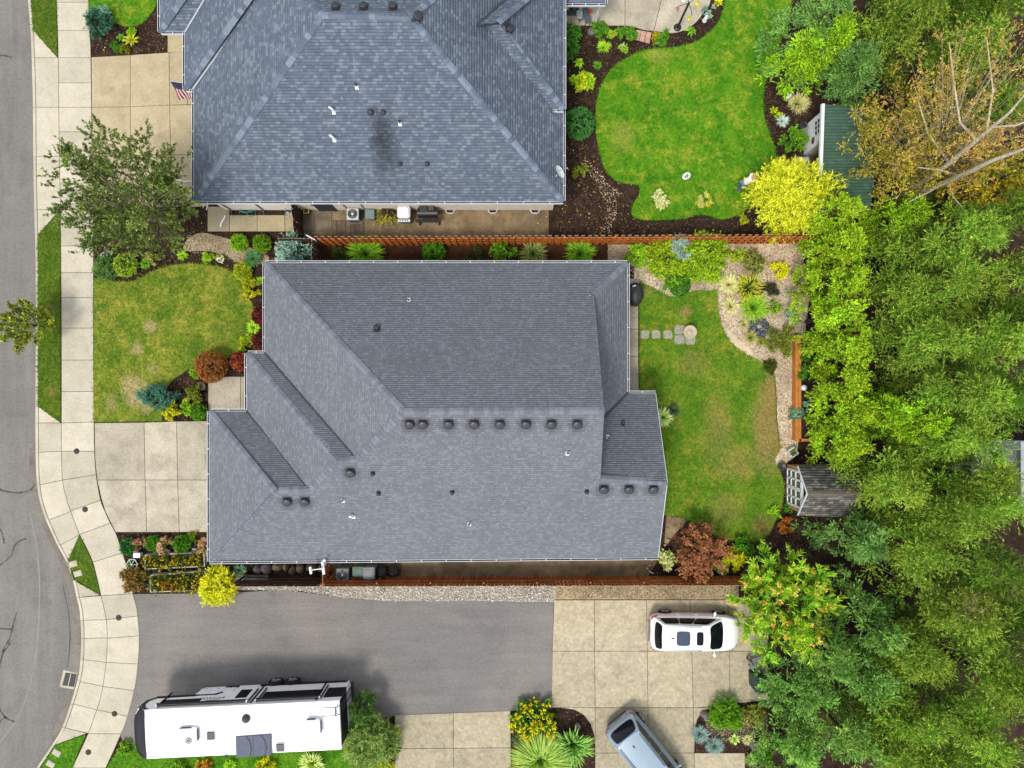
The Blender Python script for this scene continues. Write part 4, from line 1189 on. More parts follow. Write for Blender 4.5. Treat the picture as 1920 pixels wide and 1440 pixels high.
for a, b, pa, mt in (((362, 167), (514, -48), qS2, PALEMETAL), ((347, 60), (426, -72), qS3, PALEMETAL), ((1026, 206), (895, 47), qSw, VALLEY), ((895, 47), (1018, -60), qNw, VALLEY)):
    p, q = pa.hit(*a, .05), pa.hit(*b, .05)
    d = (q - p).normalized(); s = Vector((-d.y, d.x, 0)).normalized() * .04; dz = Vector((0, 0, .05))
    MB().add([p - s, p + s, q + s, q - s, p - s - dz, p + s - dz, q + s - dz, q - s - dz], [(0, 1, 2, 3), (4, 5, 1, 0), (7, 6, 5, 4), (2, 6, 7, 3)]).build('valley', mt, nh)
for a, b, iw, z in (((364, 378), (1056, 378), (0, 1), ZE), ((364, 376), (364, 168), (1, 0), ZE), ((349, 168), (362, 168), (0, 1), ZE), ((347, 167), (347, 61), (1, 0), ZE), ((302, 60), (346, 60), (0, 1), ZE), ((300, 59), (300, -170), (1, 0), ZE), ((1056, 376), (1056, 208), (-1, 0), ZE), ((1028, 206), (1057, 206), (0, 1), ZE + .25), ((1057, 204), (1057, -60), (-1, 0), ZE + .25)):
    gutter(nh, P(*a, z), P(*b, z), iw, 1.2)
nw = [P(a, b, ZE) for a, b in ((379, 366), (1043, 366), (1043, -160), (316, -160), (316, 46), (361, 46), (361, 155), (379, 155))]
nwall = wall_prism(nh, [(p.x, p.y) for p in nw], ZE - .12, CREAM_SIDING)
wy = P(0, 366, ZE).y
x = P(386, 0, ZE).x
for k in range(9):      # lap siding boards on the south wall
    MB().box(((P(379, 0, ZE).x + P(1043, 0, ZE).x) / 2, wy - .012, .22 + k * .285), (P(1043, 0, ZE).x - P(379, 0, ZE).x - .02, .02, .27), 0, 0, .006).build('siding_board', CREAM_SIDING, nwall)
MB().box((P(606, 0, 1.05).x, wy - .04, 1.05), (.95, .06, 2.1), 0, 0, .01).build('side_door', M('navy_door', T(58, 66, 84), T(50, 58, 76), 3, .5), nh)
MB().box((P(585, 0, 1.9).x, wy - .035, 1.5), (.5, .05, .8), 0, 0, .01).build('window', GLASS_DARK, nh)
for x, y in ((630, 14), (682, 14), (737, 14)): roof_vent(nh, qN, x, y, .34, 'roof_vent', VENT_M[1])
roof_vent(nh, qE, 781, 33, .4, 'roof_vent', VENT_M[1], .2); roof_vent(nh, qEw, 953, 56, .36, 'roof_vent', VENT_M[1], .2)
for x, y, s in ((695, 210, .26), (719, 210, .2), (750, 307, .19), (801, 307, .19)): roof_vent(nh, qS, x, y, s, 'small_roof_vent', VENT_M[1], .1)
for x, y in ((669, 162), (750, 231)): pipe_vent(nh, qS, x, y)
for x, y in ((626, 209), (627, 261)): pipe_vent(nh, qS, x, y, .048, .34, True, 'exhaust_pipe', True)
dsh = P(1043, 330, 3.15)
dish = thing('satellite_dish', 'white satellite dish at the corner of the blue grey roof', 'dish', (dsh.x, dsh.y, 3.0))
MB().tube([(0, 0, -.1), (0, 0, .3), (.1, .05, .5)], .025, 10).box((-.1, -.05, .02), (.35, .05, .04), .4).build('mast', WHITE, dish)
mb = MB(); nn = Vector((.78, .3, .55)).normalized(); ax = nn.cross(Vector((0, 0, 1))).normalized(); ay = nn.cross(ax)
rings = []
for r_, dpt in ((0, -.07), (.16, -.055), (.28, -.02), (.33, 0)):
    rings.append([Vector((.16, .08, .55)) + nn * dpt + ax * r_ * math.cos(t * math.pi / 10) + ay * r_ * 1.1 * math.sin(t * math.pi / 10) for t in range(20)])
v = [p for r_ in rings for p in r_]
f = [(i * 20 + j, i * 20 + (j + 1) % 20, (i + 1) * 20 + (j + 1) % 20, (i + 1) * 20 + j) for i in range(3) for j in range(20)]
mb.add(v, f, 0, True); mb.add([p - nn * .015 for p in v], [q[::-1] for q in f], 0, True)
mb.build('reflector', WHITE, dish)
MB().tube([tuple(Vector((.16, .08, .55)) - ay * .3), tuple(Vector((.16, .08, .5)) + nn * .38)], .012, 6).box(tuple(Vector((.16, .08, .5)) + nn * .4), (.07, .07, .06), 0, 0, .01).build('feed_arm', GALV, dish)
# flag on its slanting staff
fr = P(341, 172, 2.5)
flag = thing('flag', 'american flag hanging from a slanting staff by the north garage', 'flag', (0, 0, 0))
a, b = P(350, 158, 1.95) + Vector((.25, 0, 0)), P(319, 152, 2.55)
MB().tube([a, b], .013, 8).lathe(tuple(b), [(.0, -.035), (.035, 0), (0, .035)], 10).build('flagstaff', WHITE, flag)
FRED, FWH, FBL = glossy('flag_red', T(176, 40, 52), .8, .1), glossy('flag_white', T(240, 238, 236, 1.1), .8, .1), glossy('flag_blue', T(34, 42, 84), .8, .1)
cloth = MB(); star = MB()
d = (a - b); Ld = 1.0
def fpt(u, v):     # u along the staff from its tip, v down the cloth
    p = b + d * (u * .92)
    w = math.sin(u * 9 + v * 5) * .05 * v
    return p + Vector((.18 * v + w * .6, -.62 * v * (1 - .1 * u) + w, -.62 * v))
for i in range(13):
    for j in range(10):
        v0, v1 = j / 10, (j + 1) / 10; u0, u1 = i / 13, (i + 1) / 13
        # stripes run away from the staff
        mi = 2 if (u0 < .54 and v1 <= .4) else (0 if i % 2 == 0 else 1)
        cloth.add([fpt(u0, v0), fpt(u1, v0), fpt(u1, v1), fpt(u0, v1)], [(0, 1, 2, 3)], mi)
cl = cloth.build('flag_cloth', [FRED, FWH, FBL], flag)
for i in range(5):
    for j in range(6):
        p = fpt((i + .7) / 13 * 1.35, (j + .6) / 10 * .62) + Vector((0, -.004, .012))
        star.add([p + Vector((.014 * math.cos(k * math.pi / 5) * (1 if k % 2 == 0 else .42), .014 * math.sin(k * math.pi / 5) * (1 if k % 2 == 0 else .42), 0)) for k in range(10)], [tuple(range(10))])
star.build('stars', FWH, cl)
# patio roof beyond the north house
pr = thing('patio_roof', 'small grey patio roof with white gutter at the top edge', 'roof', (0, 0, 0))
c0, c1 = P(1061, -80, 2.6), P(1135, 7, 2.5)
MB().box(((c0.x + c1.x) / 2, (c0.y + c1.y) / 2, 2.58), (c1.x - c0.x, c0.y - c1.y, .1), 0, 0, .02).build('roof_panel', M('grey_roofing', T(120, 130, 146), T(104, 114, 130), 5, .9, fine=.14), pr)
gutter(pr, P(1061, 7, 2.6), P(1135, 7, 2.6), (0, 1), .6); gutter(pr, P(1135, 6, 2.6), P(1135, -80, 2.6), (-1, 0), .8)
for x, y in ((1130, 2), (1130, -76)):
    p = P(x, y, 2.5); MB().box((p.x - .1, p.y + .1, 1.24), (.1, .1, 2.5)).build('post', WHITE_TRIM, pr)
# ------------------------------------------------------------------ fences
CEDAR = M('cedar_boards', T(226, 134, 56, 1.1), T(196, 106, 42, 1.1), 3, .8, fine=.16, fscale=40, rand=.16)
CEDAR_DARK = M('stained_cedar', T(208, 124, 62), T(172, 98, 48), 3, .8, fine=.16, fscale=40, rand=.18)
CEDAR_SHADE = M('shaded_cedar', T(92, 62, 44), T(66, 46, 34), 3, .85, fine=.16, fscale=40, rand=.18)  # cedar with shade put into its base colour, for the darkest fence runs
CEDAR_TOP = M('weathered_wood', T(206, 188, 160), T(178, 156, 126), 5, .9, fine=.15)
WOOD_OLD = M('grey_planks', T(128, 112, 94), T(104, 90, 74), 4, .9, fine=.2, fscale=30, rand=.14)


def fence(label, a, b, h=1.8, bw=.172, period=.192, alternate=False, mat=None, name='wooden_fence', yoff=.0):
    a, b = Vector(a), Vector(b); d = b - a; L = d.length; d.normalize(); s = Vector((-d.y, d.x, 0))
    root = thing(name, label, 'fence', a, math.atan2(d.y, d.x))
    ms = []
    for k in range(4):
        hh = h * (1 + .008 * (k - 1.5)); mb = MB(); t = .02; c = .03
        v = [(x, y, z) for y in (-t / 2, t / 2) for x, z in ((-bw / 2, 0), (bw / 2, 0), (bw / 2, hh - c), (bw / 2 - c, hh), (-bw / 2 + c, hh), (-bw / 2, hh - c))]
        mb.add(v, [tuple(range(6)), tuple(range(11, 5, -1)), (0, 6, 7, 1), (1, 7, 8, 2), (5, 11, 6, 0)])
        mb.add(v, [(2, 8, 9, 3), (3, 9, 10, 4), (4, 10, 11, 5)], 1)
        ms.append(mb.mesh('board', [mat or CEDAR, CEDAR_TOP]))
    n = int(L / period)
    for i in range(n):
        y = (.055 if i % 2 else -.055) if alternate else -.045
        link('board', ms[i % 4], root, loc=((i + .5) * L / n + random.uniform(-.004, .004), y, random.uniform(-.012, .012)), rot=(random.uniform(-.006, .006), random.uniform(-.006, .006), random.uniform(-.02, .02)))
    for z in (.35, h * .52, h - .3):
        MB().box((L / 2, 0, z), (L, .045, .09)).build('rail', mat or CEDAR, root)
    m = max(1, int(L / 2.4))
    pm = MB().box((0, 0, h / 2 - .1), (.095, .095, h - .06), 0, 0, .008).mesh('post', mat or CEDAR)
    for i in range(m + 1):
        link('post', pm, root, loc=(L * i / m, .0 if alternate else .072, 0))
    return root


fence('long orange cedar fence between the two houses', P(601, 459), P(1508, 455), bw=.19, period=.165, alternate=True)
fence('dark stained board fence along the gravel strip south of the house', P(622, 1080), P(1388, 1078), mat=CEDAR_DARK)
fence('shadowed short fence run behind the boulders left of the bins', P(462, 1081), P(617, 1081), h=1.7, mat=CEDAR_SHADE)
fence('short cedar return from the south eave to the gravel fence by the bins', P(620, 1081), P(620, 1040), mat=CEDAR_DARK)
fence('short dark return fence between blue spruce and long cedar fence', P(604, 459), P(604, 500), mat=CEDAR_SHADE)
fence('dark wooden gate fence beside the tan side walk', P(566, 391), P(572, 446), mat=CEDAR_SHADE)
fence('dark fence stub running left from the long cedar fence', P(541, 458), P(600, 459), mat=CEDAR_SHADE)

# ------------------------------------------------------------------ deck planks, pavers, stepping stones
deck = thing('plank_platform', 'weathered grey plank platform in the north side yard', 'platform', P(653, 431))
for i in range(7):
    MB().box(((i - 3) * .235, 0, .04), (.222, .95, .05), random.uniform(-.008, .008), 0, .006).build('plank', WOOD_OLD, deck)
for y in (-.35, .35): MB().box((0, y, -.01), (1.62, .09, .05)).build('joist', WOOD_OLD, deck)
PINK = M('pink_paver', T(222, 178, 158), T(204, 156, 138), 5, .9, fine=.1, rand=.06)
pav = thing('paver_step', 'pink paver step of six squares below the patio', 'pavers', (0, 0, 0))
q = [P(1193, 56), P(1222, 61), P(1218, 82), P(1188, 74)]
for i in range(3):
    for j in range(2):
        f = lambda u, v: (q[0] * (1 - u) + q[1] * u) * (1 - v) + (q[3] * (1 - u) + q[2] * u) * v
        g = .012
        MB().prism([f(i / 3 + g, j / 2 + g)[:2], f((i + 1) / 3 - g, j / 2 + g)[:2], f((i + 1) / 3 - g, (j + 1) / 2 - g)[:2], f(i / 3 + g, (j + 1) / 2 - g)[:2]], -.04, .03, 0, .008).build('paver', PINK, pav)
STEP = M('stepping_stone', T(196, 190, 180), T(176, 170, 160), 4, .9, fine=.1, rand=.05)


def rough_stone(px, py, w, h, name, label, group=None, parent=None, z=.035, mat=None):
    n = 16; rr = np.random.default_rng(int(px * 3 + py))
    pts = []
    for i in range(n):
        t = 2 * math.pi * (i + .5) / n; c, s = math.cos(t), math.sin(t)
        k = 1 / max(abs(c), abs(s)) ** .92
        k *= 1 + rr.normal() * .025
        pts.append(tuple(P(px + c * k * w / 2, py + s * k * h / 2)[:2]))
    return MB().prism(pts, -.04, z, 0, .012).build(name, mat or STEP, parent, **({} if parent else dict(label=label, cat='stone', group=group)))


rough_stone(1209, 627, 16, 16, 'stepping_stone', 'square stepping stone nearest the back walk')
rough_stone(1230, 627, 16, 16, 'stepping_stone', 'middle one of the three square stepping stones in the lawn')
rough_stone(1252, 627, 17, 16, 'stepping_stone', 'square stepping stone next to the fountain pad')
fpad = thing('fountain_pad', 'pad of four grey flagstones under the round birdbath', 'flagstones', (0, 0, 0))
for x, y in ((1274, 618), (1294, 619), (1274, 637), (1294, 637)): rough_stone(x, y, 19, 18, 'flagstone', '', None, fpad)
b = P(1289, 624); CAST = M('cast_stone', T(222, 208, 180), T(204, 190, 160), 6, .85, fine=.08)
bb = thing('birdbath', 'round cream stone birdbath on the flagstone pad', 'birdbath', (b.x, b.y, .035))
MB().lathe((0, 0, 0), [(.2, 0), (.2, .05), (.1, .09), (.075, .32), (.12, .4)], 20).build('pedestal', CAST, bb)
MB().lathe((0, 0, .38), [(.1, 0), (.27, .06), (.335, .14), (.345, .17), (.32, .17), (.25, .1), (0, .085)], 28).build('bowl', CAST, bb)
MB().lathe((0, 0, .46), [(.12, 0), (.15, .03), (.14, .06), (.07, .07), (.06, .1), (0, .11)], 20).build('centre_tier', CAST, bb)

# ------------------------------------------------------------------ street furniture
IRON = M('cast_iron', T(92, 84, 78), T(70, 64, 60), 30, .7, .4, .4)
for x, y, lab in ((144, 846, 'small round iron cover beside the main driveway, northernmost of five'), (160, 955, 'small round iron cover where the sidewalk starts to curve'), (223, 1158, 'small round iron cover by the private drive entrance'), (215, 1338, 'small round iron cover left of the white trailer nose'), (166, 1410, 'small round iron cover in the bottom sidewalk slab')):
    b = P(x, y)
    o = thing('utility_cover', lab, 'cover', (b.x, b.y, .02), 0, 'round covers in the sidewalk')
    MB().lathe((0, 0, 0), [(.15, -.02), (.15, .006), (.125, .008), (.12, .004)], 22).build('cover_ring', IRON, o)
    c = MB().lathe((0, 0, 0), [(.118, -.02), (.118, .007), (0, .008)], 22)
    for k in range(5): c.box((0, (k - 2) * .04, .01), (.15 - abs(k - 2) * .03, .012, .006))
    c.build('lid', IRON, o)
dr = thing('storm_drain', 'storm drain grate in a pale concrete frame at the kerb', 'drain', (0, 0, 0))
fq = [(119, 1256), (145, 1262), (139, 1293), (111, 1288)]
fi = [(123, 1261), (144, 1264), (139, 1288), (117, 1285)]
MB().prism(pxy(fq, -.12), -.2, -.118, 0, .01).build('frame', CONC_GREY, dr)
MB().prism(pxy(fi, -.12), -.2, -.113).build('pit', BLACK, dr)
ctr = lambda u, v: (P(*fi[0], -.12) * (1 - u) + P(*fi[1], -.12) * u) * (1 - v) + (P(*fi[3], -.12) * (1 - u) + P(*fi[2], -.12) * u) * v
for k in range(9):
    a, c = ctr(.03, (k + .5) / 9), ctr(.97, (k + .5) / 9); m = (a + c) / 2
    MB().box((m.x, m.y, -.104), ((c - a).length, .03, .015), math.atan2((c - a).y, (c - a).x)).build('bar', IRON, dr)
a, c = ctr(.5, .02), ctr(.5, .98); m = (a + c) / 2
MB().box((m.x, m.y, -.098), ((c - a).length, .025, .015), math.atan2((c - a).y, (c - a).x)).build('cross_bar', GALV, dr)
for x, y, lab in ((138, 1057, 'upper pale meter box lid in the small verge diamond'), (147, 1075, 'lower pale meter box lid in the small verge diamond'), (107, 1411, 'upper pale meter box lid in the bottom verge grass'), (96, 1432, 'lower pale meter box lid in the bottom verge grass')):
    b = P(x, y); o = thing('meter_box', lab, 'meter box', (b.x, b.y, .0), .25 if y < 1100 else -.5)
    MB().box((0, 0, .03), (.42, .3, .08), 0, 0, .02).build('box_rim', CONC_WHITE, o)
    MB().box((0, 0, .074), (.34, .22, .012), 0, 0, .004).build('lid', M('pale_lid', T(214, 204, 186), T(196, 186, 168), 5, .9), o)

# ------------------------------------------------------------------ side yard equipment
def condenser(px, py, label, s=.62, h=.7, shell=None):
    b = P(px, py, h); o = thing('air_conditioner', label, 'air conditioner', (b.x, b.y, 0))
    MB().box((0, 0, .03), (s * 1.15, s * 1.15, .08), 0, 0, .01).build('pad', CONC_DARK, o)
    sh = shell or M('ac_shell', T(226, 228, 228), T(212, 214, 214), 3, .5)
    bd = MB().box((0, 0, .07 + h * .42), (s * .96, s * .96, h * .82), 0, 0, .05)
    for k in range(10):
        z = .14 + k * h * .072
        bd.box((0, -s * .485, z), (s * .8, .012, .02), 0, 1).box((s * .485, 0, z), (.012, s * .8, .02), 0, 1)
    bd.build('cabinet', [sh, DARKMETAL], o)
    MB().box((0, 0, h - .04), (s, s, .09), 0, 0, .06).lathe((0, 0, h), [(s * .43, .0), (s * .43, .012), (s * .4, .012), (s * .4, .0)], 30).build('top_cover', sh, o)
    g = MB()
    g.lathe((0, 0, h), [(s * .4, .004), (0, .006)], 30, 1)
    for k in range(5):
        r = s * (.08 + k * .075); g.lathe((0, 0, h + .016), [(r, 0), (r + .006, .004), (r + .012, 0)], 26)
    for k in range(6):
        t = k * math.pi / 3; g.box((math.cos(t) * s * .21, math.sin(t) * s * .21, h + .018), (s * .4, .008, .008), t)
    g.lathe((0, 0, h + .01), [(s * .1, 0), (s * .1, .02), (0, .024)], 18, 2)
    g.build('fan_grille', [GALV, M('fan_pit', T(96, 112, 122), T(70, 84, 94), 5, .5), WHITE], o)
    return o


condenser(661, 401, 'white air conditioner with round fan beside the plank platform')
condenser(642, 1078, 'pale grey square air conditioner left of the bins by the south fence', .66, .72, GREYPLASTIC)


def lidded_box(px, py, w, d, h, label, mat, lid, name='utility_box', cat='utility box', rz=0.0):
    b = P(px, py, h); o = thing(name, label, cat, (b.x, b.y, 0), rz)
    MB().box((0, 0, h * .45), (w * .9, d * .9, h * .9), 0, 0, .03).build('body', mat, o)
    MB().box((0, 0, h * .93), (w, d, h * .12), 0, 0, .035).box((0, 0, h), (w * .7, d * .6, .03), 0, 0, .012).build('lid', lid, o)
    MB().tube([(-w * .35, -d * .5, h * .86), (-w * .35, -d * .58, h * .88), (w * .35, -d * .58, h * .88), (w * .35, -d * .5, h * .86)], .014, 6).build('handle', lid, o)
    return o


TEALBOX = M('grey_green_plastic', T(140, 160, 158), T(120, 140, 138), 4, .6)
GREENBIN = M('green_bin_plastic', T(112, 138, 122), T(98, 124, 108), 4, .6)
lidded_box(693, 401, .48, .5, .55, 'small grey green utility box right of the white air conditioner', TEALBOX, TEALBOX)
lidded_box(671, 1072, .58, .5, 1.0, 'pale green wheeled bin between the grey bin and the air conditioner', GREENBIN, GREENBIN, 'wheelie_bin', 'bin')
lidded_box(691, 1075, .6, .62, 1.05, 'grey wheeled bin beside the black bags', GREYPLASTIC, GREYPLASTIC, 'wheelie_bin', 'bin')
DGREEN = M('dark_green_plastic', T(52, 78, 66), T(42, 66, 54), 4, .5)
lidded_box(1428, 1285, .7, .85, 1.05, 'dark green wheeled bin half hidden under the cedar', DGREEN, DGREEN, 'wheelie_bin', 'bin', .05)
BAG = M('black_bag', (.012, .012, .014), (.03, .03, .034), 8, .35, .5, bump=.8, fscale=9)
for x, y, s, lab in ((715, 1074, .36, 'larger black rubbish bag right of the grey bin'), (738, 1072, .33, 'smaller black rubbish bag at the end of the bin row')):
    b = P(x, y, .3); rr = np.random.default_rng(x)
    o = thing('rubbish_bag', lab, 'bag', (b.x, b.y, 0))
    prof = [(s * .7, 0), (s, .12), (s * 1.02, .3), (s * .86, .48), (s * .45, .62), (s * .16, .68)]
    mb = MB().lathe((0, 0, 0), prof, 22)
    mb.v = [(vx * (1 + rr.normal() * .06), vy * (1 + rr.normal() * .06), vz) for vx, vy, vz in mb.v]
    mb.build('sack', BAG, o)
    MB().lathe((0, 0, .66), [(.05, 0), (.04, .04), (.09, .1), (.02, .12)], 12).build('knot', BAG, o)
b = P(745 + 12, 400, .95)
wg = thing('barbecue', 'white covered barbecue against the cream wall', 'barbecue', (b.x, b.y, 0))
MB().box((0, 0, .45), (.6, .7, .8), 0, 0, .04).build('cabinet', GREYPLASTIC, wg)
MB().box((0, .06, .95), (.66, .62, .22), 0, 0, .09).box((0, -.34, .86), (.62, .14, .05), 0, 0, .02).build('hood', WHITE, wg)
MB().tube([(-.25, -.27, .98), (-.25, -.33, 1.0), (.25, -.33, 1.0), (.25, -.27, .98)], .014, 8).build('handle', GALV, wg)
for k in range(4): MB().lathe((-.2 + k * .13, -.36, .885), [(.03, 0), (.026, .03), (0, .032)], 12).build('knob', BLACK, wg)
b = P(802, 401, .9)
sm = thing('smoker_grill', 'black barrel smoker grill with side shelf in the side yard', 'grill', (b.x, b.y, 0))
MB().tube([(-.5, .08, .8), (.5, .08, .8)], .27, 18).build('barrel', BLACK, sm)
MB().box((-.2, .2, 1.02), (.42, .4, .1), 0, 0, .03).build('lid', DARKMETAL, sm)
MB().box((.18, .2, 1.02), (.3, .4, .08), 0, 0, .03).build('side_lid', M('rusty_lid', T(120, 100, 84), T(92, 76, 64), 8, .8), sm)
MB().box((0, -.32, .72), (1.28, .16, .05), 0, 0, .02).build('front_shelf', BLACK, sm)
for x in (-.5, .5):
    for y in (-.2, .28): MB().tube([(x, y, 0), (x * .9, y * .8, .7)], .022, 8).build('leg', BLACK, sm)
    MB().tube([(x - .03, -.3, .1), (x + .03, -.3, .1)], .1, 16).build('wheel', RUBBER, sm)
b = P(726, 396, .4)
pl = thing('planter', 'dark square planter with wilting yellow foliage by the white barbecue', 'planter', (b.x, b.y, 0))
MB().box((0, 0, .2), (.58, .44, .4), 0, 0, .03).build('tub', DARKMETAL, pl)
MB().box((0, 0, .39), (.5, .36, .03)).build('soil', MULCH_M, pl)
rg = np.random.default_rng(5); bs = np.stack([rg.normal(size=60) * .3, rg.normal(size=60) * .22 - .15, .25 + rg.random(60) * .2], 1)
quads_obj('foliage', [leafing(bs, unit(np.stack([bs[:, 0], bs[:, 1] - .3, np.full(60, .1)], 1)), np.full(60, .25), 8, .1, .05, .5, 0, pick([T(196, 190, 60), T(150, 150, 50), T(110, 120, 40)], 60, rg), None, .3)], LEAF, pl)
yb = P(574, 394, .35)
ybx = thing('storage_tub', 'small yellow rimmed tub beside the dark gate fence', 'tub', (yb.x, yb.y, 0))
MB().box((0, 0, .16), (.26, .3, .32), 0, 0, .03).build('tub_body', DARKMETAL, ybx)
rim = MB()
for c, s in (((0, .15), (.3, .05)), ((0, -.15), (.3, .05)), ((.13, 0), (.05, .3)), ((-.13, 0), (.05, .3))): rim.box((c[0], c[1], .33), (s[0], s[1], .045), 0, 0, .012)
rim.build('rim', M('yellow_plastic', T(236, 200, 40), T(224, 186, 30), 4, .5), ybx)
for x, lab in ((844, 'white foundation vent well left of the next along the cream wall'), (924, 'white foundation vent well in the middle of the cream wall'), (1003, 'white foundation vent well near the east end of the cream wall')):
    b = P(x, 389.5); o = thing('vent_well', lab, 'vent well', (b.x, wy - .02, 0), 0, 'white wells along the cream wall')
    w = MB()
    pp = [(-.25, 0), (-.14, -.17), (.14, -.17), (.25, 0)]
    for p0, p1 in zip(pp, pp[1:]):
        m = ((p0[0] + p1[0]) / 2, (p0[1] + p1[1]) / 2); dx, dy = p1[0] - p0[0], p1[1] - p0[1]
        w.box((m[0], m[1], .05), (math.hypot(dx, dy) + .03, .03, .22), math.atan2(dy, dx))
    w.build('well_wall', WHITE, o); MB().prism([(-.22, -.005), (-.13, -.15), (.13, -.15), (.22, -.005)], -.1, .0).build('well_floor', MULCH_M, o)
for x0, x1, lab in ((430, 436, 'dark downpipe at the left end of the cream wall'), (486, 496, 'dark downpipe above the tan side walk'), (650, 654, 'grey downpipe behind the white air conditioner'), (676, 686, 'pale downpipe beside the grey green utility box')):
    p = P(x1, 391)
    MB().tube([(p.x, wy - .05, 2.6), (p.x, wy - .05, .25), (p.x, wy - .22, .06)], .035, 10).build('downpipe', GUT_IN if 'dark' in lab else GALV, label=lab, cat='downpipe')
hose = []
rr = random.Random(4)
for k in range(90):
    t = k / 90 * 2 * math.pi * 4.5
    hose.append((math.cos(t) * (.34 + .05 * math.sin(k * .7)) , math.sin(t) * (.2 + .03 * math.cos(k)) + .0, .03 + k * .0016))
hose += [(.45, -.1, .04), (.5, -.32, .03), (.25, -.42, .03), (.0, -.25, .03)]
b = P(462, 391); MB().tube(hose, .02, 6).build('garden_hose', M('teal_hose', T(92, 182, 168), T(74, 160, 148), 4, .5), loc=(b.x, b.y - .02, 0), label='coiled teal garden hose on the ground by the cream wall', cat='hose')
b = P(418, 416); MB().tube([(-.1, -.28, .05), (-.07, -.1, .06), (.06, .1, .06), (.16, .32, .06)], .05, 10).build('drain_pipe', WHITE, loc=(b.x, b.y, 0), label='white drain pipe lying across the tan slab', cat='pipe')
b = P(400, 383)
MB().tube([(-.34, -.3, .03), (-.25, -.02, .05), (0, .08, .08), (.3, .05, .06), (.5, -.12, .05), (.72, -.25, .04)], .025, 8).build('white_hose', WHITE, loc=(b.x, b.y, .02), label='white curled hose at the corner of the north house', cat='hose')
b = P(335, 338)
MB().tube([(-.1, .02, .03), (.1, .0, .03), (.3, -.06, .03), (.5, -.05, .03), (.75, -.05, .03)], .025, 8).build('white_cable', WHITE, loc=(b.x, b.y, .01), label='white cable across the north driveway by the eave', cat='cable')
b = P(540, 392)
tp = thing('garden_tap', 'grey tap and coiled pipe fittings at the cream wall', 'tap', (b.x, wy - .12, 0))
MB().tube([(0, .1, .5), (0, -.02, .5), (0, -.04, .4)], .022, 8).build('spout', GALV, tp)
MB().lathe((0, -.12, .02), [(.14, 0), (.15, .05), (.1, .08), (.09, .02)], 16).lathe((.2, -.1, .02), [(.1, 0), (.12, .08), (.05, .1)], 12).build('coil', GALV, tp)
b = P(585, 447, 1.5)
sh_ = thing('white_board', 'white plastic board leaning over the fence corner', 'board', (b.x, b.y, 1.35), -.5)
MB().box((0, 0, .22), (.5, .06, .42), 0, 0, .02).build('panel', WHITE, sh_)
for x in (-.12, .12): MB().box((x, -.06, -.15), (.03, .02, .6)).build('strut', WHITE, sh_)

# ------------------------------------------------------------------ neighbour patio things
b = P(1270, 52)
fp = thing('feeder_pole', 'tall black feeder pole with four arms on the patio edge', 'feeder pole', (b.x, b.y, .02))
MB().tube([(0, 0, 0), (0, 0, 2.4)], .055, 12).lathe((0, 0, 0), [(.2, 0), (.2, .03), (.06, .06)], 18).build('pole', BLACK, fp)
for ax_, ay_ in ((.62, .42), (-.62, -.42 + .2), (.16, -.55), (-.1, .55)):
    MB().tube([(0, 0, 2.36), (ax_ * .6, ay_ * .6, 2.42), (ax_, ay_, 2.36), (ax_ * 1.04, ay_ * 1.04, 2.28)], .016, 8).build('arm', BLACK, fp)
YEL = glossy('yellow_feeder', T(244, 226, 30), .4, .4); PINKP = glossy('pink_feeder', T(236, 110, 120), .4, .4)
for (px, py, z), lab, mt, r in (((1307, 7, 2.1), 'yellow hanging feeder at the upper right arm of the black pole', YEL, .12), ((1292, 36, 1.6), 'yellow hanging feeder lower down beside the black pole', YEL, .1), ((1271, 17, 1.9), 'pink hanging feeder left of the black pole', PINKP, .075), ((1282, 1, 2.0), 'white hanging feeder above the black pole', WHITE, .1)):
    b = P(px, py, z); o = thing('bird_feeder', lab, 'bird feeder', b)
    MB().lathe((0, 0, 0), [(r * .3, -.14), (r * .9, -.06), (r, 0), (r * .9, .03), (0, .06)], 16).build('feeder_bowl', mt, o)
    MB().tube([(0, 0, .05), (0, 0, .3)], .006, 5).build('hook', DARKMETAL, o)
b = P(1100, 27, .5)
gb = thing('folded_lounger', 'slim grey folded lounger leaning on the patio beside the wall', 'lounger', (b.x, b.y, 0), .2)
MB().box((0, 0, .45), (.32, .82, .06), 0, 0, .025).build('cushion', M('slate_fabric', T(92, 106, 120), T(78, 92, 106), 6, .9), gb)
for y in (-.35, .35):
    for x in (-.13, .13): MB().tube([(x, y, 0), (x, y, .43)], .015, 6).build('leg', DARKMETAL, gb)
b = P(1107, 20, .6); MB().lathe((0, 0, 0), [(.05, 0), (.1, .05), (.1, .12), (.03, .16)], 14).tube([(.0, 0, .05), (.02, -.2, .02), (.03, -.4, -.2)], .015, 6).build('red_valve', glossy('red_plastic', T(226, 60, 40), .4, .4), loc=(b.x, b.y, .5), label='small red cap beside the slate lounger', cat='cap')
b = P(1078, 24, .7)
dg = thing('patio_grill', 'dark grill cart with wire basket beside the eave', 'grill', (b.x, b.y, 0))
MB().box((-.15, 0, .7), (.75, .3, .06), 0, 0, .02).build('shelf', DARKMETAL, dg)
MB().box((.22, -.12, .74), (.3, .42, .18), 0, 0, .05).build('basket', GALV, dg)
MB().lathe((-.05, .3, .5), [(.2, 0), (.26, .12), (.22, .26), (0, .32)], 18).build('bowl', BLACK, dg)
for x in (-.45, .3):
    for y in (-.15, .15): MB().tube([(x, y, 0), (x, y, .68)], .02, 6).build('leg', DARKMETAL, dg)
b = P(1109, 57, .15); MB().lathe((0, 0, 0), [(.2, 0), (.2, .1), (.15, .16), (0, .19)], 20).build('stone_orb', M('grey_stone', T(140, 138, 136), T(110, 108, 106), 8, .9, fine=.2), loc=(b.x, b.y, -.02), label='round grey stone dome at the patio corner', cat='stone')
b = P(1287, 330, .1)
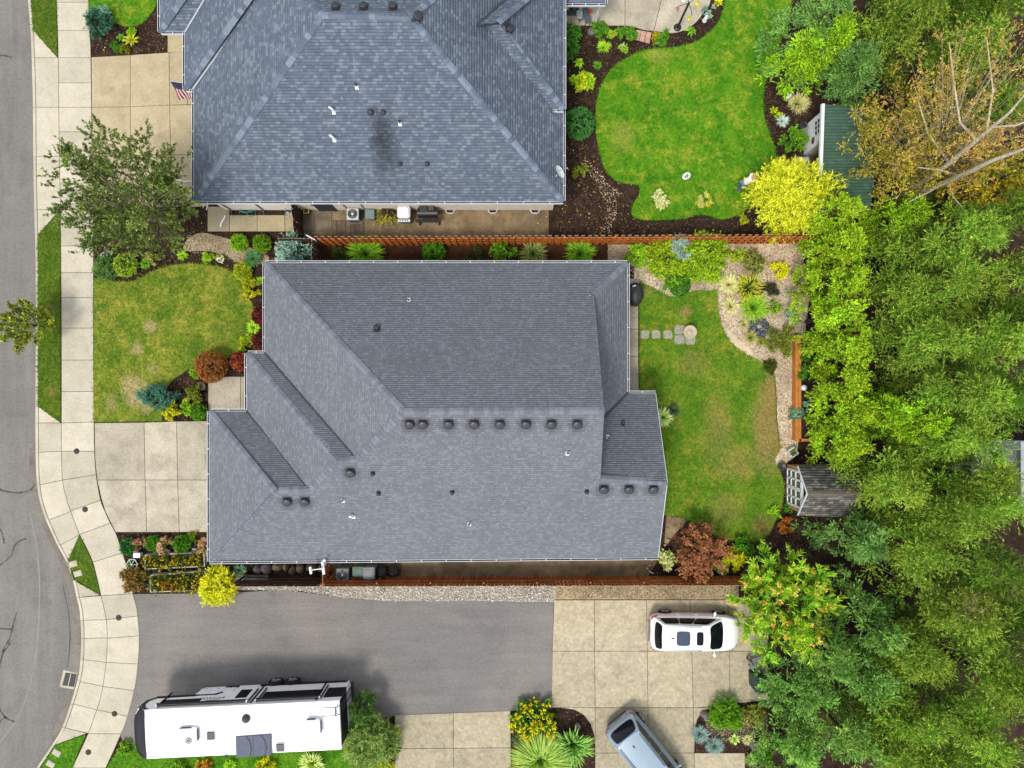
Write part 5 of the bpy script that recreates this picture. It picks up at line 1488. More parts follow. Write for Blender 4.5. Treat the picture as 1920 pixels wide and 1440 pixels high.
ri = thing('lawn_ornament', 'small oval white bowl with green centre on the lawn', 'bowl', (b.x, b.y, .01), .6)
MB().lathe((0, 0, 0), [(.12, 0), (.2, .08), (.2, .12), (.16, .12), (.1, .04)], 22, sx=1.15, sy=.85).build('rim', WHITE, ri)
rg = np.random.default_rng(8); quads_obj('sprout', [leafing(rg.normal(size=(12, 3)) * [.04, .03, 0] + [0, 0, .05], unit(rg.normal(size=(12, 3)) * .5 + [0, 0, 1]), np.full(12, .1), 8, .07, .03, .4, 0, pick([T(90, 150, 40)], 12, rg))], LEAF, ri)
b = P(1324, 33, .3)
st = thing('garden_statue', 'small white garden statue in the bark bed by the patio', 'statue', (b.x, b.y, -.02))
MB().lathe((0, 0, 0), [(.12, 0), (.13, .05), (.08, .1), (.1, .25), (.07, .36), (.03, .4)], 14).build('figure', WHITE, st); MB().lathe((0, 0, .38), [(.02, 0), (.065, .05), (.06, .1), (0, .14)], 14).build('head', WHITE, st)
b = P(1482, 178, .4)
go = thing('garden_ornament', 'white and black bird ornament behind the tan grass', 'ornament', (b.x, b.y, -.02), .7)
MB().lathe((0, 0, .2), [(.02, -.1), (.1, 0), (.12, .1), (.05, .2)], 14, sx=1.7).build('bird_body', WHITE, go)
MB().tube([(.15, 0, .3), (.28, 0, .5), (.36, 0, .5)], [.05, .03, .02], 8).build('neck', BLACK, go)
for y in (-.04, .04): MB().tube([(0, y, 0), (0, y, .2)], .012, 6).build('leg', BLACK, go)

# ------------------------------------------------------------------ back garden things
b = P(1196, 551, .9)
kg = thing('covered_barbecue', 'black covered barbecue on the back walk by the eave', 'barbecue', (b.x - .12, b.y, 0))
cv = MB().lathe((0, 0, 0), [(.42, 0), (.45, .35), (.5, .7), (.46, .95), (.3, 1.1), (0, 1.14)], 24, sx=.85, sy=1.25)
cv.v = [(x * (1 + .03 * math.sin(z * 9 + math.atan2(y, x) * 5)), y * (1 + .03 * math.sin(z * 7 + math.atan2(y, x) * 7)), z) for x, y, z in cv.v]
cv.build('cover', M('black_cover', (.018, .018, .02), (.03, .03, .034), 6, .5, .4), kg)
MB().box((-.1, .38, 1.1), (.18, .04, .02), .3).build('tag', WHITE, kg)
SLATE = [T(120, 126, 138), T(84, 90, 102), T(168, 172, 180), T(58, 62, 72)]
rg = np.random.default_rng(21); nn_ = 900
rad = np.sqrt(rg.random(nn_)) * .56; aa = rg.random(nn_) * 2 * np.pi; b = P(1423, 614, .1)
fm = MB().lathe((0, 0, 0), [(.6, -.04), (.5, .06), (.25, .16), (0, .19)], 24).build('pebble_mound', M('slate_bed', T(90, 94, 104), T(60, 64, 74), 9, .8), loc=(b.x, b.y, -.01), label='mound of grey slate pebbles round a boulder in the chip path', cat='pebble mound')
shards('pebbles', np.stack([rad * np.cos(aa), rad * np.sin(aa)], 1), .075, SLATE, .0, fm, .7, zs=.17 - .3 * rad ** 1.6, seed=4)


def boulder(px, py, w, h, z, label, mat, parent=None, rz=0.0, name='boulder', group=None):
    b = P(px, py, z * .5); rr = np.random.default_rng(int(px * 5 + py))
    bm = bmesh.new(); bmesh.ops.create_icosphere(bm, subdivisions=2, radius=1)
    ph = rr.random(6) * 6
    for v in bm.verts:
        c = v.co
        k = 1 + .13 * math.sin(c.x * 3 + ph[0]) * math.cos(c.y * 3 + ph[1]) + .1 * math.sin(c.z * 4 + c.x * 2 + ph[2]) + rr.normal() * .035
        v.co = Vector((c.x * w / 72 * k, c.y * h / 72 * k, max(-.25, c.z) * z * .75 * k))
    me = bpy.data.meshes.new(name); bm.to_mesh(me); bm.free(); me.materials.append(mat)
    for p in me.polygons: p.use_smooth = False
    return link(name, me, parent, (b.x, b.y, z * .18), rz, **({} if parent else dict(label=label, cat='boulder', group=group)))


ROCK = M('brown_boulder', T(140, 122, 102), T(104, 90, 76), 5, .95, fine=.2, fscale=20, bump=.7)
ROCK2 = M('grey_boulder', T(136, 128, 126), T(108, 102, 102), 5, .95, fine=.2, fscale=20, bump=.7)
TANROCK = M('tan_boulder', T(214, 186, 140), T(186, 158, 116), 5, .95, fine=.15)
boulder(1424, 612, 11, 9, .3, 'pale tan boulder on top of the slate pebble mound', TANROCK)
for x, y, w, h, z, lab in ((482, 1068, 18, 16, .5, 'leftmost brown boulder in the row under the south eave'), (498, 1068, 20, 20, .55, 'big rounded boulder beside the leftmost one under the eave'), (519, 1064, 24, 16, .5, 'wide boulder in the middle of the row under the eave'), (535, 1064, 10, 18, .5, 'narrow upright boulder in the row under the south eave'), (547, 1071, 13, 17, .45, 'low boulder at the front of the row under the eave'), (561, 1067, 17, 20, .5, 'grey angular boulder right of the low one'), (583, 1066, 20, 16, .5, 'brown boulder below the white antenna'), (602, 1067, 14, 15, .45, 'small boulder close left of the fence return'), (613, 1072, 12, 14, .4, 'last boulder touching the cedar return')):
    boulder(x, y, w, h, z, lab, ROCK if x % 2 else ROCK2)
boulder(1416, 1400, 16, 34, .45, 'long dark grey rock beside the cream tuft in the rockery', ROCK2, None, .4)
boulder(1322, 1341, 16, 16, .3, 'rounded grey rock at the rockery corner', ROCK2)
boulder(1083, 1363, 12, 14, .25, 'small purple grey rock in the curved drive island', ROCK2)
for i, (x, y, s) in enumerate(((1253, 1013, 7), (1247, 1022, 6), (1240, 1029, 5), (1222, 1050, 6), (1219, 1060, 6), (1214, 1066, 6), (1433, 1013, 5), (1445, 1019, 5), (1278, 985, 5))):
    boulder(x, y, s, s * .9, .14, ['tan edging stone nearest the house corner', 'second tan edging stone below the house corner', 'third tan edging stone down the bed edge', 'edging stone just under the gable gutter', 'edging stone below the gable gutter', 'edging stone beside the white sign', 'pale stone at the lawn end', 'pale stone right of the lawn end', 'pale stone at the top of the maple bed'][i], TANROCK, None, 0, 'edging_stone')
b = P(1221, 1073, .3); nb_ = thing('garden_sign', 'small white garden sign near the south fence', 'sign', (b.x, b.y, -.02), -.5)
MB().box((0, 0, .3), (.26, .03, .2), 0, 0, .01).build('sign_board', WHITE, nb_); MB().tube([(0, .03, 0), (0, .03, .3)], .012, 6).build('stake', DARKMETAL, nb_)
ring = thing('pot_ring', 'pale green empty pot rim in the chip path', 'pot', P(1477, 590, .0))
MB().lathe((0, 0, 0), [(.17, 0), (.22, .26), (.235, .28), (.2, .28), (.17, .1), (0, .08)], 26).build('pot', M('pale_glaze', T(176, 200, 182), T(160, 186, 168), 4, .4), ring)
# raised timber planter along the hedge
tp_ = thing('raised_planter', 'long orange timber planter box along the arborvitae hedge', 'planter', (0, 0, 0))
PLANK = M('orange_timber', T(226, 150, 66), T(206, 126, 50), 3, .75, fine=.12, rand=.06)
a, c = P(1490, 629, .45), P(1492, 828, .45)
for k in range(2):
    m = (a + c) / 2; MB().box((m.x + .08 + k * .155, m.y, .45), (.145, (a - c).length, .05), 0, 0, .006).build('cap_plank', PLANK, tp_)
for k in range(3): MB().box((a.x + .06, (a.y + c.y) / 2, .07 + k * .14), (.05, (a - c).length - .1, .13), 0, 0, .006).build('side_plank', PLANK, tp_)
MB().box((c.x + .85, c.y + .08, .45), (1.35, .14, .05), 0, 0, .006).build('end_cap', PLANK, tp_)
MB().box((c.x + .85, c.y + .08, .2), (1.35, .05, .4)).build('end_plank', PLANK, tp_)
MB().box((a.x + .95, (a.y + c.y) / 2, .18), (1.3, (a - c).length - .3, .3)).build('planter_soil', MULCH_M, tp_)
b = P(1509, 727, .6); MB().lathe((0, 0, 0), [(.0, -.16), (.12, -.1), (.16, 0), (.12, .1), (0, .16)], 18).build('white_globe', WHITE, loc=(b.x, b.y, .5), label='white globe resting in the orange timber planter', cat='globe')
sqp = thing('square_planter', 'small white square frame planter by the planter end', 'planter', P(1487, 848, .3), .55)
fr_ = MB()
for cx, cy, sx, sy in ((0, .19, .42, .05), (0, -.19, .42, .05), (.19, 0, .05, .42), (-.19, 0, .05, .42)): fr_.box((cx, cy, -.12), (sx, sy, .36), 0, 0, .01)
fr_.build('frame', WHITE, sqp)
rg = np.random.default_rng(31); quads_obj('foliage', [leafing(rg.normal(size=(30, 3)) * [.1, .1, .02], unit(rg.normal(size=(30, 3)) + [0, 0, .6]), np.full(30, .16), 9, .09, .04, .5, 0, pick([T(110, 130, 40), T(150, 160, 60)], 30, rg))], LEAF, sqp)
b = P(1467, 875, .3); MB().lathe((0, 0, 0), [(.16, 0), (.2, .28), (.22, .3), (.18, .3), (.1, .26), (0, .25)], 22).build('black_pot', DARKMETAL, loc=(b.x, b.y, -.01), label='round black pot lid beside the white shed corner', cat='pot')
strip([(1453, 715), (1455, 740), (1457, 790), (1461, 830)], .035, .03, .2, .03).build('edging_hose', BLACK, label='thin black edging hose along the dry lawn side', cat='hose')

# ------------------------------------------------------------------ sheds and the far white house
GREENROOF = [T(74, 104, 88), T(82, 114, 96), T(86, 118, 100)]
sd = thing('garden_shed', 'white garden shed with green shingled roof under the orange birch', 'shed', (0, 0, 0))
gp = Plane(1560, 393, 2.35, S_, .085)
slope(sd, gp, [(1541, 195), (1650, 205), (1632, 396), (1534, 396)], GREENROOF, .15, (.2, .5), thick=.1)
a, c = gp.hit(1541, 195), gp.hit(1534, 396)
MB().add([a + Vector((-.02, 0, .06)), c + Vector((-.02, 0, .06)), c + Vector((.12, 0, .06)), a + Vector((.12, 0, .06)), a + Vector((-.02, 0, -.12)), c + Vector((-.02, 0, -.12)), c + Vector((.12, 0, -.12)), a + Vector((.12, 0, -.12))], [(0, 1, 2, 3), (4, 5, 1, 0), (3, 2, 6, 7), (7, 6, 5, 4)]).build('fascia', WHITE_TRIM, sd)
x0 = P(1507, 0).x; x1 = x0 + 2.4; y0, y1 = P(0, 238).y, P(0, 291).y; y2 = P(0, 372).y
MB().prism([(x0, y0), (x1, y0), (x1, y1), (x0, y1)], 0, 2.45).build('wall', M('white_siding', T(236, 232, 226, 1.1), T(224, 220, 214, 1.1), 2, .7), sd)
for k in range(11): MB().box((x0 - .008, (y0 + y1) / 2, .12 + k * .21), (.012, y0 - y1 - .02, .19), 0, 0, .003).build('siding_board', WHITE_TRIM, sd)
wf = MB()
wc = (x0 - .02, (y0 + y1) / 2 + .1, 1.75)
MB().box(wc, (.03, .72, .62)).build('window', GLASS_DARK, sd)
for dy in (-.36, -.12, .12, .36): wf.box((wc[0] - .02, wc[1] + dy, wc[2]), (.03, .04, .68))
for dz in (-.32, 0, .32): wf.box((wc[0] - .021, wc[1], wc[2] + dz), (.028, .76, .04))
wf.build('window_frame', WHITE_TRIM, sd)
MB().tube([(x0 - .04, y1 + .35, 1.2), (x0 - .02, y1 + .35, 1.2)], .17, 22).build('round_plaque', M('rust_plaque', T(140, 84, 70), T(110, 62, 52), 12, .7), sd)
BEAM = M('porch_timber', T(206, 174, 132), T(182, 148, 108), 4, .8)
MB().box((x0 + .4, y1 - .06, 2.2), (1.2, .1, .16), 0, 0, .01).build('porch_beam', BEAM, sd)
for x, y in ((x0 + .1, y2), (x0 + .1, y1 - .9), (x1, y2)): MB().box((x, y, 1.15), (.1, .1, 2.3), 0, 0, .008).build('porch_post', WHITE_TRIM, sd)
MB().box(((x0 + x1) / 2, (y1 + y2) / 2, .08), (2.3, y1 - y2, .14), 0, 0, .01).build('porch_floor', WOOD_OLD, sd)
MB().box((x0 - .28, y1 - .7, .5), (.7, .9, .06), 0, 0, .02).build('porch_rail', M('pale_rail', T(206, 212, 220), T(190, 196, 204), 4, .7), sd)
MB().box((x1 + .03, (y1 + y2) / 2, 1.2), (.06, y1 - y2, 2.2)).build('back_wall', WHITE_TRIM, sd)
b = P(1513, 236, .9); MB().lathe((0, 0, 0), [(.16, 0), (.18, .7), (.19, .75), (.15, .75), (.14, .5)], 18).build('dark_barrel', DARKMETAL, loc=(b.x - .1, b.y + .12, 0), label='dark barrel at the north corner of the green roofed shed', cat='barrel')
s2 = thing('garden_shed', 'small gabled shed with white glazed doors and brown shingles', 'shed', (0, 0, 0))
zA, zE2 = 2.9, 1.85
ap, ne, se = P(1515, 926, zA), P(1497, 874, zE2), P(1497, 967, zE2)
fx = min(ap.x, ne.x, se.x); pitch2 = (zA - zE2) / (ne.y - ap.y)
sN = Plane(1497, 874, zE2, N_, pitch2); sS = Plane(1497, 967, zE2, S_, (zA - zE2) / (ap.y - se.y))
SC2 = [T(96, 93, 90), T(140, 136, 131), T(162, 157, 150)]
slope(s2, sN, [(1497, 874), (1515, 926), (1620, 926), (1600, 872)], SC2, .15, (.14, .34), thick=.06)
slope(s2, sS, [(1497, 967), (1515, 926), (1620, 926), (1600, 970)], SC2, .15, (.14, .34), thick=.06)
caps(s2, sN.hit(1515, 926, .01), sN.hit(1618, 926, .01), [M('brown_cap', T(130, 120, 108), T(110, 100, 90), 8, .95)], 'ridge_line', .14, .22, .8)
wx = ap.x + .12; TANW = M('tan_panel', T(206, 172, 118), T(190, 156, 104), 3, .8)
yn, ys = ne.y - .12, se.y + .12
MB().prism([(wx, yn), (wx + 2.6, yn), (wx + 2.6, ys), (wx, ys)], 0, zE2 - .02).build('wall', TANW, s2)
MB().add([(wx, yn, zE2 - .03), (wx, ys, zE2 - .03), (wx, ap.y, zA - .2), (wx + .08, yn, zE2 - .03), (wx + .08, ys, zE2 - .03), (wx + .08, ap.y, zA - .2)], [(2, 1, 0), (3, 4, 5), (0, 1, 4, 3), (1, 2, 5, 4), (2, 0, 3, 5)]).build('gable', TANW, s2)
for a, c in ((ne, ap), (se, ap)):
    o = Vector((-.03, 0, 0)); dz = Vector((0, 0, .13)); MB().add([a, c, c + o, a + o, a - dz, c - dz, c + o - dz, a + o - dz], [(3, 2, 1, 0), (2, 3, 7, 6), (0, 1, 5, 4), (4, 5, 6, 7)]).build('barge_board', WHITE_TRIM, s2)
SHED_GLASS = M('shed_glass', T(120, 112, 100), T(96, 90, 84), 4, .2, .6)
for sgn in (-1, 1):
    cy = ap.y + sgn * .46
    dd = MB()
    for dy in (-.42, 0, .42): dd.box((wx - .03, cy + dy, 1.0), (.05, .09, 1.9))
    for z in (.12, .62, 1.2, 1.86): dd.box((wx - .031, cy, z), (.048, .84, .1))
    o = dd.build('door', WHITE, s2)
    for dy in (-.21, .21):
        for z, hh in ((.37, .4), (.91, .48), (1.53, .56)): MB().box((wx - .015, cy + dy, z), (.02, .33, hh)).build('pane', SHED_GLASS, o)
MB().box((wx - .02, ap.y, 2.25), (.04, 1.0, .16)).build('transom', GLASS_DARK, s2)
MB().box((wx - .03, ap.y, 2.05), (.05, 1.9, .09)).build('lintel', WHITE, s2)
wh = thing('white_house', 'white sided house half hidden by the pines at the right edge', 'house', (0, 0, 0))
wb = P(1790, 840, 0); SID = M('pale_siding', T(222, 226, 232), T(206, 210, 216), 2, .7)
X0 = P(1782, 0).x; Y0, Y1 = P(0, 826).y, P(0, 902).y
MB().prism([(X0, Y0), (X0 + 12, Y0), (X0 + 12, Y1), (X0, Y1)], -.1, 5.4).build('wall', SID, wh)
for k in range(26): MB().box((X0 - .012, (Y0 + Y1) / 2, .1 + k * .2), (.02, Y0 - Y1, .185), 0, 0, .005).build('siding_board', SID, wh)
for y, z in ((846, 3.6), (880, 4.2), (850, 1.4), (880, 1.4)): MB().box((X0 - .03, P(0, y).y, z), (.05, .7, .7), 0, 0, .01).build('window', M('curtained_glass', T(84, 90, 98), T(66, 72, 80), 4, .2, .5), wh)
MB().add([(X0 - .2, Y0 + .4, 5.4), (X0 - .2, Y1 - .4, 5.4), (X0 + 6, (Y0 + Y1) / 2, 7.6), (X0 + 12.4, Y0 + .4, 5.4), (X0 + 12.4, Y1 - .4, 5.4)], [(0, 1, 2), (1, 4, 2), (4, 3, 2), (3, 0, 2), (0, 3, 4, 1)]).build('roof', M('grey_roof', T(196, 202, 210), T(180, 186, 194), 6, .9), wh)
b = P(1418, 1248, .9)
bn = thing('wooden_bench', 'grey slatted bench end under the flowering sumac', 'bench', (b.x + .25, b.y, 0), .3)
for k in range(4): MB().box((0, (k - 1.5) * .12, .44), (.9, .1, .03), 0, 0, .006).build('slat', GREYPLASTIC, bn)
for k in range(3): MB().box((-.42, .0, .5 + k * .13), (.04, .5, .1), 0, 0, .006).build('back_slat', GREYPLASTIC, bn)
for x in (-.4, .4):
    for y in (-.2, .2): MB().box((x, y, .21), (.06, .06, .42)).build('leg', DARKMETAL, bn)

# ------------------------------------------------------------------ raised flower boxes and pots in the front
FRAME_W = M('white_timber', T(228, 222, 210), T(206, 198, 184), 4, .8, fine=.1)


def flower_box(label, quad, cols_f, n):
    q = [P(a, b, .35) for a, b in quad]
    o = thing('raised_flower_box', label, 'flower box', (0, 0, 0))
    for i in range(4):
        a, c = q[i], q[(i + 1) % 4]; m = (a + c) / 2
        MB().box((m.x, m.y, .17), ((c - a).length + .04, .05, .36), math.atan2((c - a).y, (c - a).x), 0, .008).build('side_board', FRAME_W, o)
    MB().prism([(p.x, p.y) for p in q], 0, .28).build('bed_soil', MULCH_M, o)
    rr = np.random.default_rng(n); m = n
    u, v = rr.random(m), rr.random(m)
    Q = np.array([list(p) for p in q]); p0 = ((Q[0] * (1 - u)[:, None] + Q[1] * u[:, None]) * (1 - v)[:, None] + (Q[3] * (1 - u)[:, None] + Q[2] * u[:, None]) * v[:, None]); p0[:, 2] = .28
    d = unit(rr.normal(size=(m, 3)) * .45 + [0, 0, 1]); L = .18 + .2 * rr.random(m)
    quads_obj('foliage', [leafing(p0, d, L, 22, .09, .035, .6, .1, pick([T(96, 122, 40), T(130, 148, 62), T(70, 96, 34)], m, rr), None, .1, rr, .5)], LEAF, o)
    ii = rr.choice(m, int(m * .6)); ii = ii[(v[ii] > .3) | (rr.random(len(ii)) < .35)]
    cu = u[ii]
    fc = np.where((rr.random(len(ii)) < cols_f(cu))[:, None], np.array(T(226, 110, 24))[None], np.array(T(250, 210, 20, 1.1))[None])
    quads_obj('blossom', [leafing(p0[ii] + d[ii] * L[ii][:, None] + [0, 0, .03], unit(rr.normal(size=(len(ii), 3)) * .3 + [0, 0, 1]), np.full(len(ii), .02), 9, .065, .05, 1.2, .1, fc, None, 0, rr, .8)], PETAL, o)
    return o


flower_box('upper white framed flower box with yellow marigolds near the driveway', [(272, 1041), (382, 1036), (383, 1062), (272, 1067)], lambda u: .08 + .25 * (u < .12), 260)
flower_box('lower white framed flower box with orange and yellow marigolds by the private drive', [(281, 1079), (392, 1071), (392, 1106), (282, 1110)], lambda u: np.where((u > .25) & (u < .5), .6, .12), 330)
b = P(257, 1041, .35); tb = thing('white_pedestal', 'small white square pedestal beside the boxwood at the sidewalk', 'pedestal', (b.x, b.y, -.02))
MB().box((0, 0, .2), (.24, .18, .38), 0, 0, .015).build('column', WHITE, tb); MB().box((0, 0, .4), (.36, .24, .05), 0, 0, .012).build('top', WHITE, tb)
hx = thing('hexagon_trellis', 'white hexagonal wire trellis over a plant by the sidewalk', 'trellis', P(248, 1058, .3))
hp = [(math.cos(k * math.pi / 3) * .29, math.sin(k * math.pi / 3) * .29) for k in range(6)]
for k in range(6):
    a, c = hp[k], hp[(k + 1) % 6]
    MB().tube([(a[0], a[1], .02), (c[0], c[1], .02)], .016, 6).build('rim_bar', WHITE, hx); MB().tube([(a[0], a[1], .02), (0, 0, .1)], .012, 6).build('spoke', WHITE, hx); MB().tube([(a[0], a[1], -.3), (a[0], a[1], .02)], .012, 6).build('leg', WHITE, hx)
for x, y, lab in ((294, 1034, 'white edging block below the middle boxwood'), (314, 1035, 'white edging block below the peach sedum'), (334, 1034, 'white edging block below the right boxwood'), (366, 1032, 'white edging block near the house corner')):
    rough_stone(x, y, 11, 9, 'edging_block', lab, None, None, .1, M('white_block', T(226, 220, 208), T(206, 198, 186), 5, .9))
ps = thing('plank_stack', 'short stack of grey boards behind the golden globe shrub', 'boards', P(474, 1085, .3), -.05)
for k in range(3): MB().box((0, (k - 1) * .16, .1 + (k % 2) * .05), (1.7, .14, .04), (k - 1) * .03, 0, .006).build('plank', GREYPLASTIC if k == 1 else WOOD_OLD, ps)
b = P(375, 724, .25); tr_ = thing('stump_planter', 'round stone rimmed planter under the brown globe shrub', 'planter', (b.x, b.y, -.02))
MB().lathe((0, 0, 0), [(.22, 0), (.24, .2), (.2, .24), (.16, .2), (0, .19)], 18).build('rim', ROCK, tr_)
rg = np.random.default_rng(14); quads_obj('moss', [leafing(rg.normal(size=(40, 3)) * [.08, .08, 0] + [0, 0, .2], unit(rg.normal(size=(40, 3)) * .5 + [0, 0, 1]), np.full(40, .08), 8, .05, .025, .4, 0, pick([T(120, 118, 60), T(92, 90, 46)], 40, rg))], LEAF, tr_)
pt = thing('plant_pot', 'white rimmed pot with yellow leaves in the north bed', 'pot', P(415, 486, .1))
MB().lathe((0, 0, -.12), [(.13, 0), (.17, .24), (.2, .26), (.17, .26), (.14, .2), (0, .18)], 22).build('pot', WHITE, pt)
rg = np.random.default_rng(15); quads_obj('foliage', [leafing(rg.normal(size=(14, 3)) * [.1, .1, 0] + [-.05, .05, .1], unit(rg.normal(size=(14, 3)) * .8 + [-.3, .3, .6]), np.full(14, .18), 7, .12, .08, .4, 0, pick([T(206, 200, 40), T(110, 160, 40)], 14, rg))], LEAF, pt)
# ------------------------------------------------------------------ vehicles
def lerp3(a, b, t): return a + (b - a) * t


def patch(c, bulge=0.0, n=8, m=6, u=(0, 1), v=(0, 1), lift=0.0, round_=0.0):
    """Curved four-corner panel; c = corners 00,10,11,01. Returns verts, faces."""
    c = [Vector(q) for q in c]
    nr = (c[1] - c[0]).cross(c[3] - c[0]).normalized()
    V, Fq = [], []
    for j in range(m + 1):
        for i in range(n + 1):
            uu, vv = u[0] + (u[1] - u[0]) * i / n, v[0] + (v[1] - v[0]) * j / m
            if round_:     # pull the corners in
                a, b = i / n * 2 - 1, j / m * 2 - 1
                k = 1 - round_ * (a * a * b * b) ** 2
                uu = (u[0] + u[1]) / 2 + (u[1] - u[0]) / 2 * a * k; vv = (v[0] + v[1]) / 2 + (v[1] - v[0]) / 2 * b * k
            p = lerp3(lerp3(c[0], c[1], uu), lerp3(c[3], c[2], uu), vv)
            V.append(p + nr * (bulge * (4 * uu * (1 - uu)) * (.6 + .4 * 4 * vv * (1 - vv)) + lift))
    for j in range(m):
        for i in range(n):
            a = j * (n + 1) + i
            Fq.append((a, a + 1, a + n + 2, a + n + 1))
    return V, Fq


def glass_panel(c, bulge, u, v, parent, name, mat, lift=.006, round_=.12, n=8, m=6):
    V, Fq = patch(c, bulge, n, m, u, v, lift, round_)
    V2, _ = patch(c, bulge, n, m, u, v, lift - .01, round_)
    mb = MB().add(V, Fq, 0, True).add(V2, [f[::-1] for f in Fq], 0, True)
    return mb.build(name, mat, parent)


def wheel(parent, x, y, r=.34, w=.22, out=1):
    o = link('wheel', None, parent, (x, y, r), (0, 0, 0))
    MB().tube([(0, -w / 2, 0), (0, -w / 2 + .03, 0), (0, w / 2 - .03, 0), (0, w / 2, 0)], [r * .88, r, r, r * .88], 26).build('tyre', RUBBER, o)
    rim = MB().tube([(0, out * w * .5, 0), (0, out * (w * .5 + .006), 0)], r * .66, 22, 1)
    for k in range(5):
        t = k * 2 * math.pi / 5
        rim.tube([(0, out * (w * .5 + .015), 0), (math.cos(t) * r * .6, out * (w * .5 + .012), math.sin(t) * r * .6)], .032, 6)
    rim.tube([(0, out * (w * .5 + .004), 0), (0, out * (w * .5 + .02), 0)], r * .16, 12)
    rim.build('rim', [GALV, DARKMETAL], o)
    return o


def car(name, label, loc, rot, paint, L=4.62, W=1.88, H=1.66, roof_x=(.62, 2.95), glass_x=(.2, 3.7), nose=.62, van=False, sunroofs=(), cat='car'):
    root = thing(name, label, cat, loc, rot)
    w = W / 2; belt = .98 if not van else 1.02
    st = [(0, .5, .74), (.03, .42, .80), (.12, .34, .90), (.35, .27, .965), (.8, .24, .99), (1.6, .22, 1.0), (2.6, .22, 1.0), (L - 1.15, .23, .985), (L - .75, .25, .96), (L - .4, .3, .89), (L - .15, .36, .77), (L - .03, .44, .62), (L, .52, .5)]
    V, Fq = [], []; gx0, gx1 = glass_x
    for x, zl, ww in st:
        # deck height along the body
        if x < gx0: zt = belt - .1 + .1 * (x / gx0) ** .5
        elif x < gx1: zt = belt + .02
        else:
            t = (x - gx1) / (L - gx1); zt = belt + .04 - .13 * t - .3 * max(0, t - .62) ** 1.2 * 2.2
        if x < .02: zt = belt - .16
        y = w * ww
        prof = [(y * .78, zl), (y * .95, zl + .05), (y, min(.55, zt - .2)), (y * .995, min(.75, zt - .12)), (y * .965, zt - .05), (y * .9, zt - .005), (y * .62, zt + .025), (y * .3, zt + .035), (0, zt + .038)]
        V += [(x, a, z) for a, z in prof] + [(x, -a, z) for a, z in prof[-2::-1]]
    k = 17
    for i in range(len(st) - 1):
        for j in range(k - 1):
            Fq.append((i * k + j, (i + 1) * k + j, (i + 1) * k + j + 1, i * k + j + 1))
    mb = MB().add(V, Fq, 0, True)
    mb.add(V[:k], [tuple(range(k))], 0).add(V[-k:], [tuple(range(k - 1, -1, -1))], 0)
    body = mb.build('body', paint, root)
    sub = body.modifiers.new('s', 'SUBSURF'); sub.levels = 1; sub.render_levels = 1
    # greenhouse shell
    rw0, rw1 = w * .70, w * .66; bw = w * .93; zb = belt - .02; zr = H - .03
    A = {'fl': Vector((gx1, -bw * .9, zb)), 'fr': Vector((gx1, bw * .9, zb)), 'bl': Vector((gx0, -bw * .93, zb)), 'br': Vector((gx0, bw * .93, zb)),
         'Fl': Vector((roof_x[1], -rw1, zr - .01)), 'Fr': Vector((roof_x[1], rw1, zr - .01)), 'Bl': Vector((roof_x[0], -rw0, zr - .03)), 'Br': Vector((roof_x[0], rw0, zr - .03)),
         'ml': Vector((lerp3(gx0, gx1, .45), -bw, zb)), 'mr': Vector((lerp3(gx0, gx1, .45), bw, zb))}
    wind = (A['fl'], A['fr'], A['Fr'], A['Fl']); rear = (A['br'], A['bl'], A['Bl'], A['Br'])
    left = (A['bl'], A['fl'], A['Fl'], A['Bl']); right = (A['fr'], A['br'], A['Br'], A['Fr']); top = (A['Bl'], A['Fl'], A['Fr'], A['Br'])
    sh = MB()
    for c, b in ((wind, .1), (rear, .1), (left, .035), (right, .035)):
        v_, f_ = patch(c, b, 10, 6); sh.add(v_, f_, 0, True)
    # roof with crown in both directions
    n, m = 12, 10; v_, f_ = [], []
    for j in range(m + 1):
        for i in range(n + 1):
            u, vv = i / n, j / m
            p = lerp3(lerp3(top[0], top[1], u), lerp3(top[3], top[2], u), vv)
            ex = (4 * vv * (1 - vv))
            p = p + Vector(((.1 * ex * (2 * u - 1) ** 3), 0, .045 * ex + .03 * 4 * u * (1 - u)))
            v_.append(p)
    for j in range(m):
        for i in range(n):
            a = j * (n + 1) + i; f_.append((a, a + 1, a + n + 2, a + n + 1))
    sh.add(v_, f_, 0, True)
    roof = sh.build('cabin', paint, root)
    glass_panel(wind, .1, (.045, .955), (.04, .94), root, 'windscreen', GLASS_DARK, .008)
    glass_panel(rear, .1, (.06, .94), (.16, .9), root, 'rear_window', GLASS_DARK, .008)
    for c, r_ in ((left, False), (right, True)):
        for a, b in ((.05, .345), (.352, .615), (.622, .94)):
            u = (a, b) if not r_ else (1 - b, 1 - a)
            glass_panel(c, .035, u, (.1, .88), root, 'side_window', GLASS_DARK, .007, .08)
    for (x0, x1, yw, mt) in sunroofs:
        zc = zr + .055
        g = MB(); nn, mm = 6, 6; vv_, ff_ = [], []
        for j in range(mm + 1):
            for i in range(nn + 1):
                a, b = i / nn * 2 - 1, j / mm * 2 - 1; kk = 1 - .1 * (a * a * b * b) ** 2
                x, y = (x0 + x1) / 2 + (x1 - x0) / 2 * a * kk, yw * b * kk
                uu = (x - roof_x[0]) / (roof_x[1] - roof_x[0]); v2 = (y / rw1 + 1) / 2
                vv_.append((x, y, zr - .02 + .02 * uu * 1.0 + .045 * 4 * v2 * (1 - v2) + .03 * 4 * uu * (1 - uu) + .012))
        for j in range(mm):
            for i in range(nn):
                a = j * (nn + 1) + i; ff_.append((a, a + 1, a + nn + 2, a + nn + 1))
        g.add(vv_, ff_, 0, True); g.build('sunroof', mt, root)
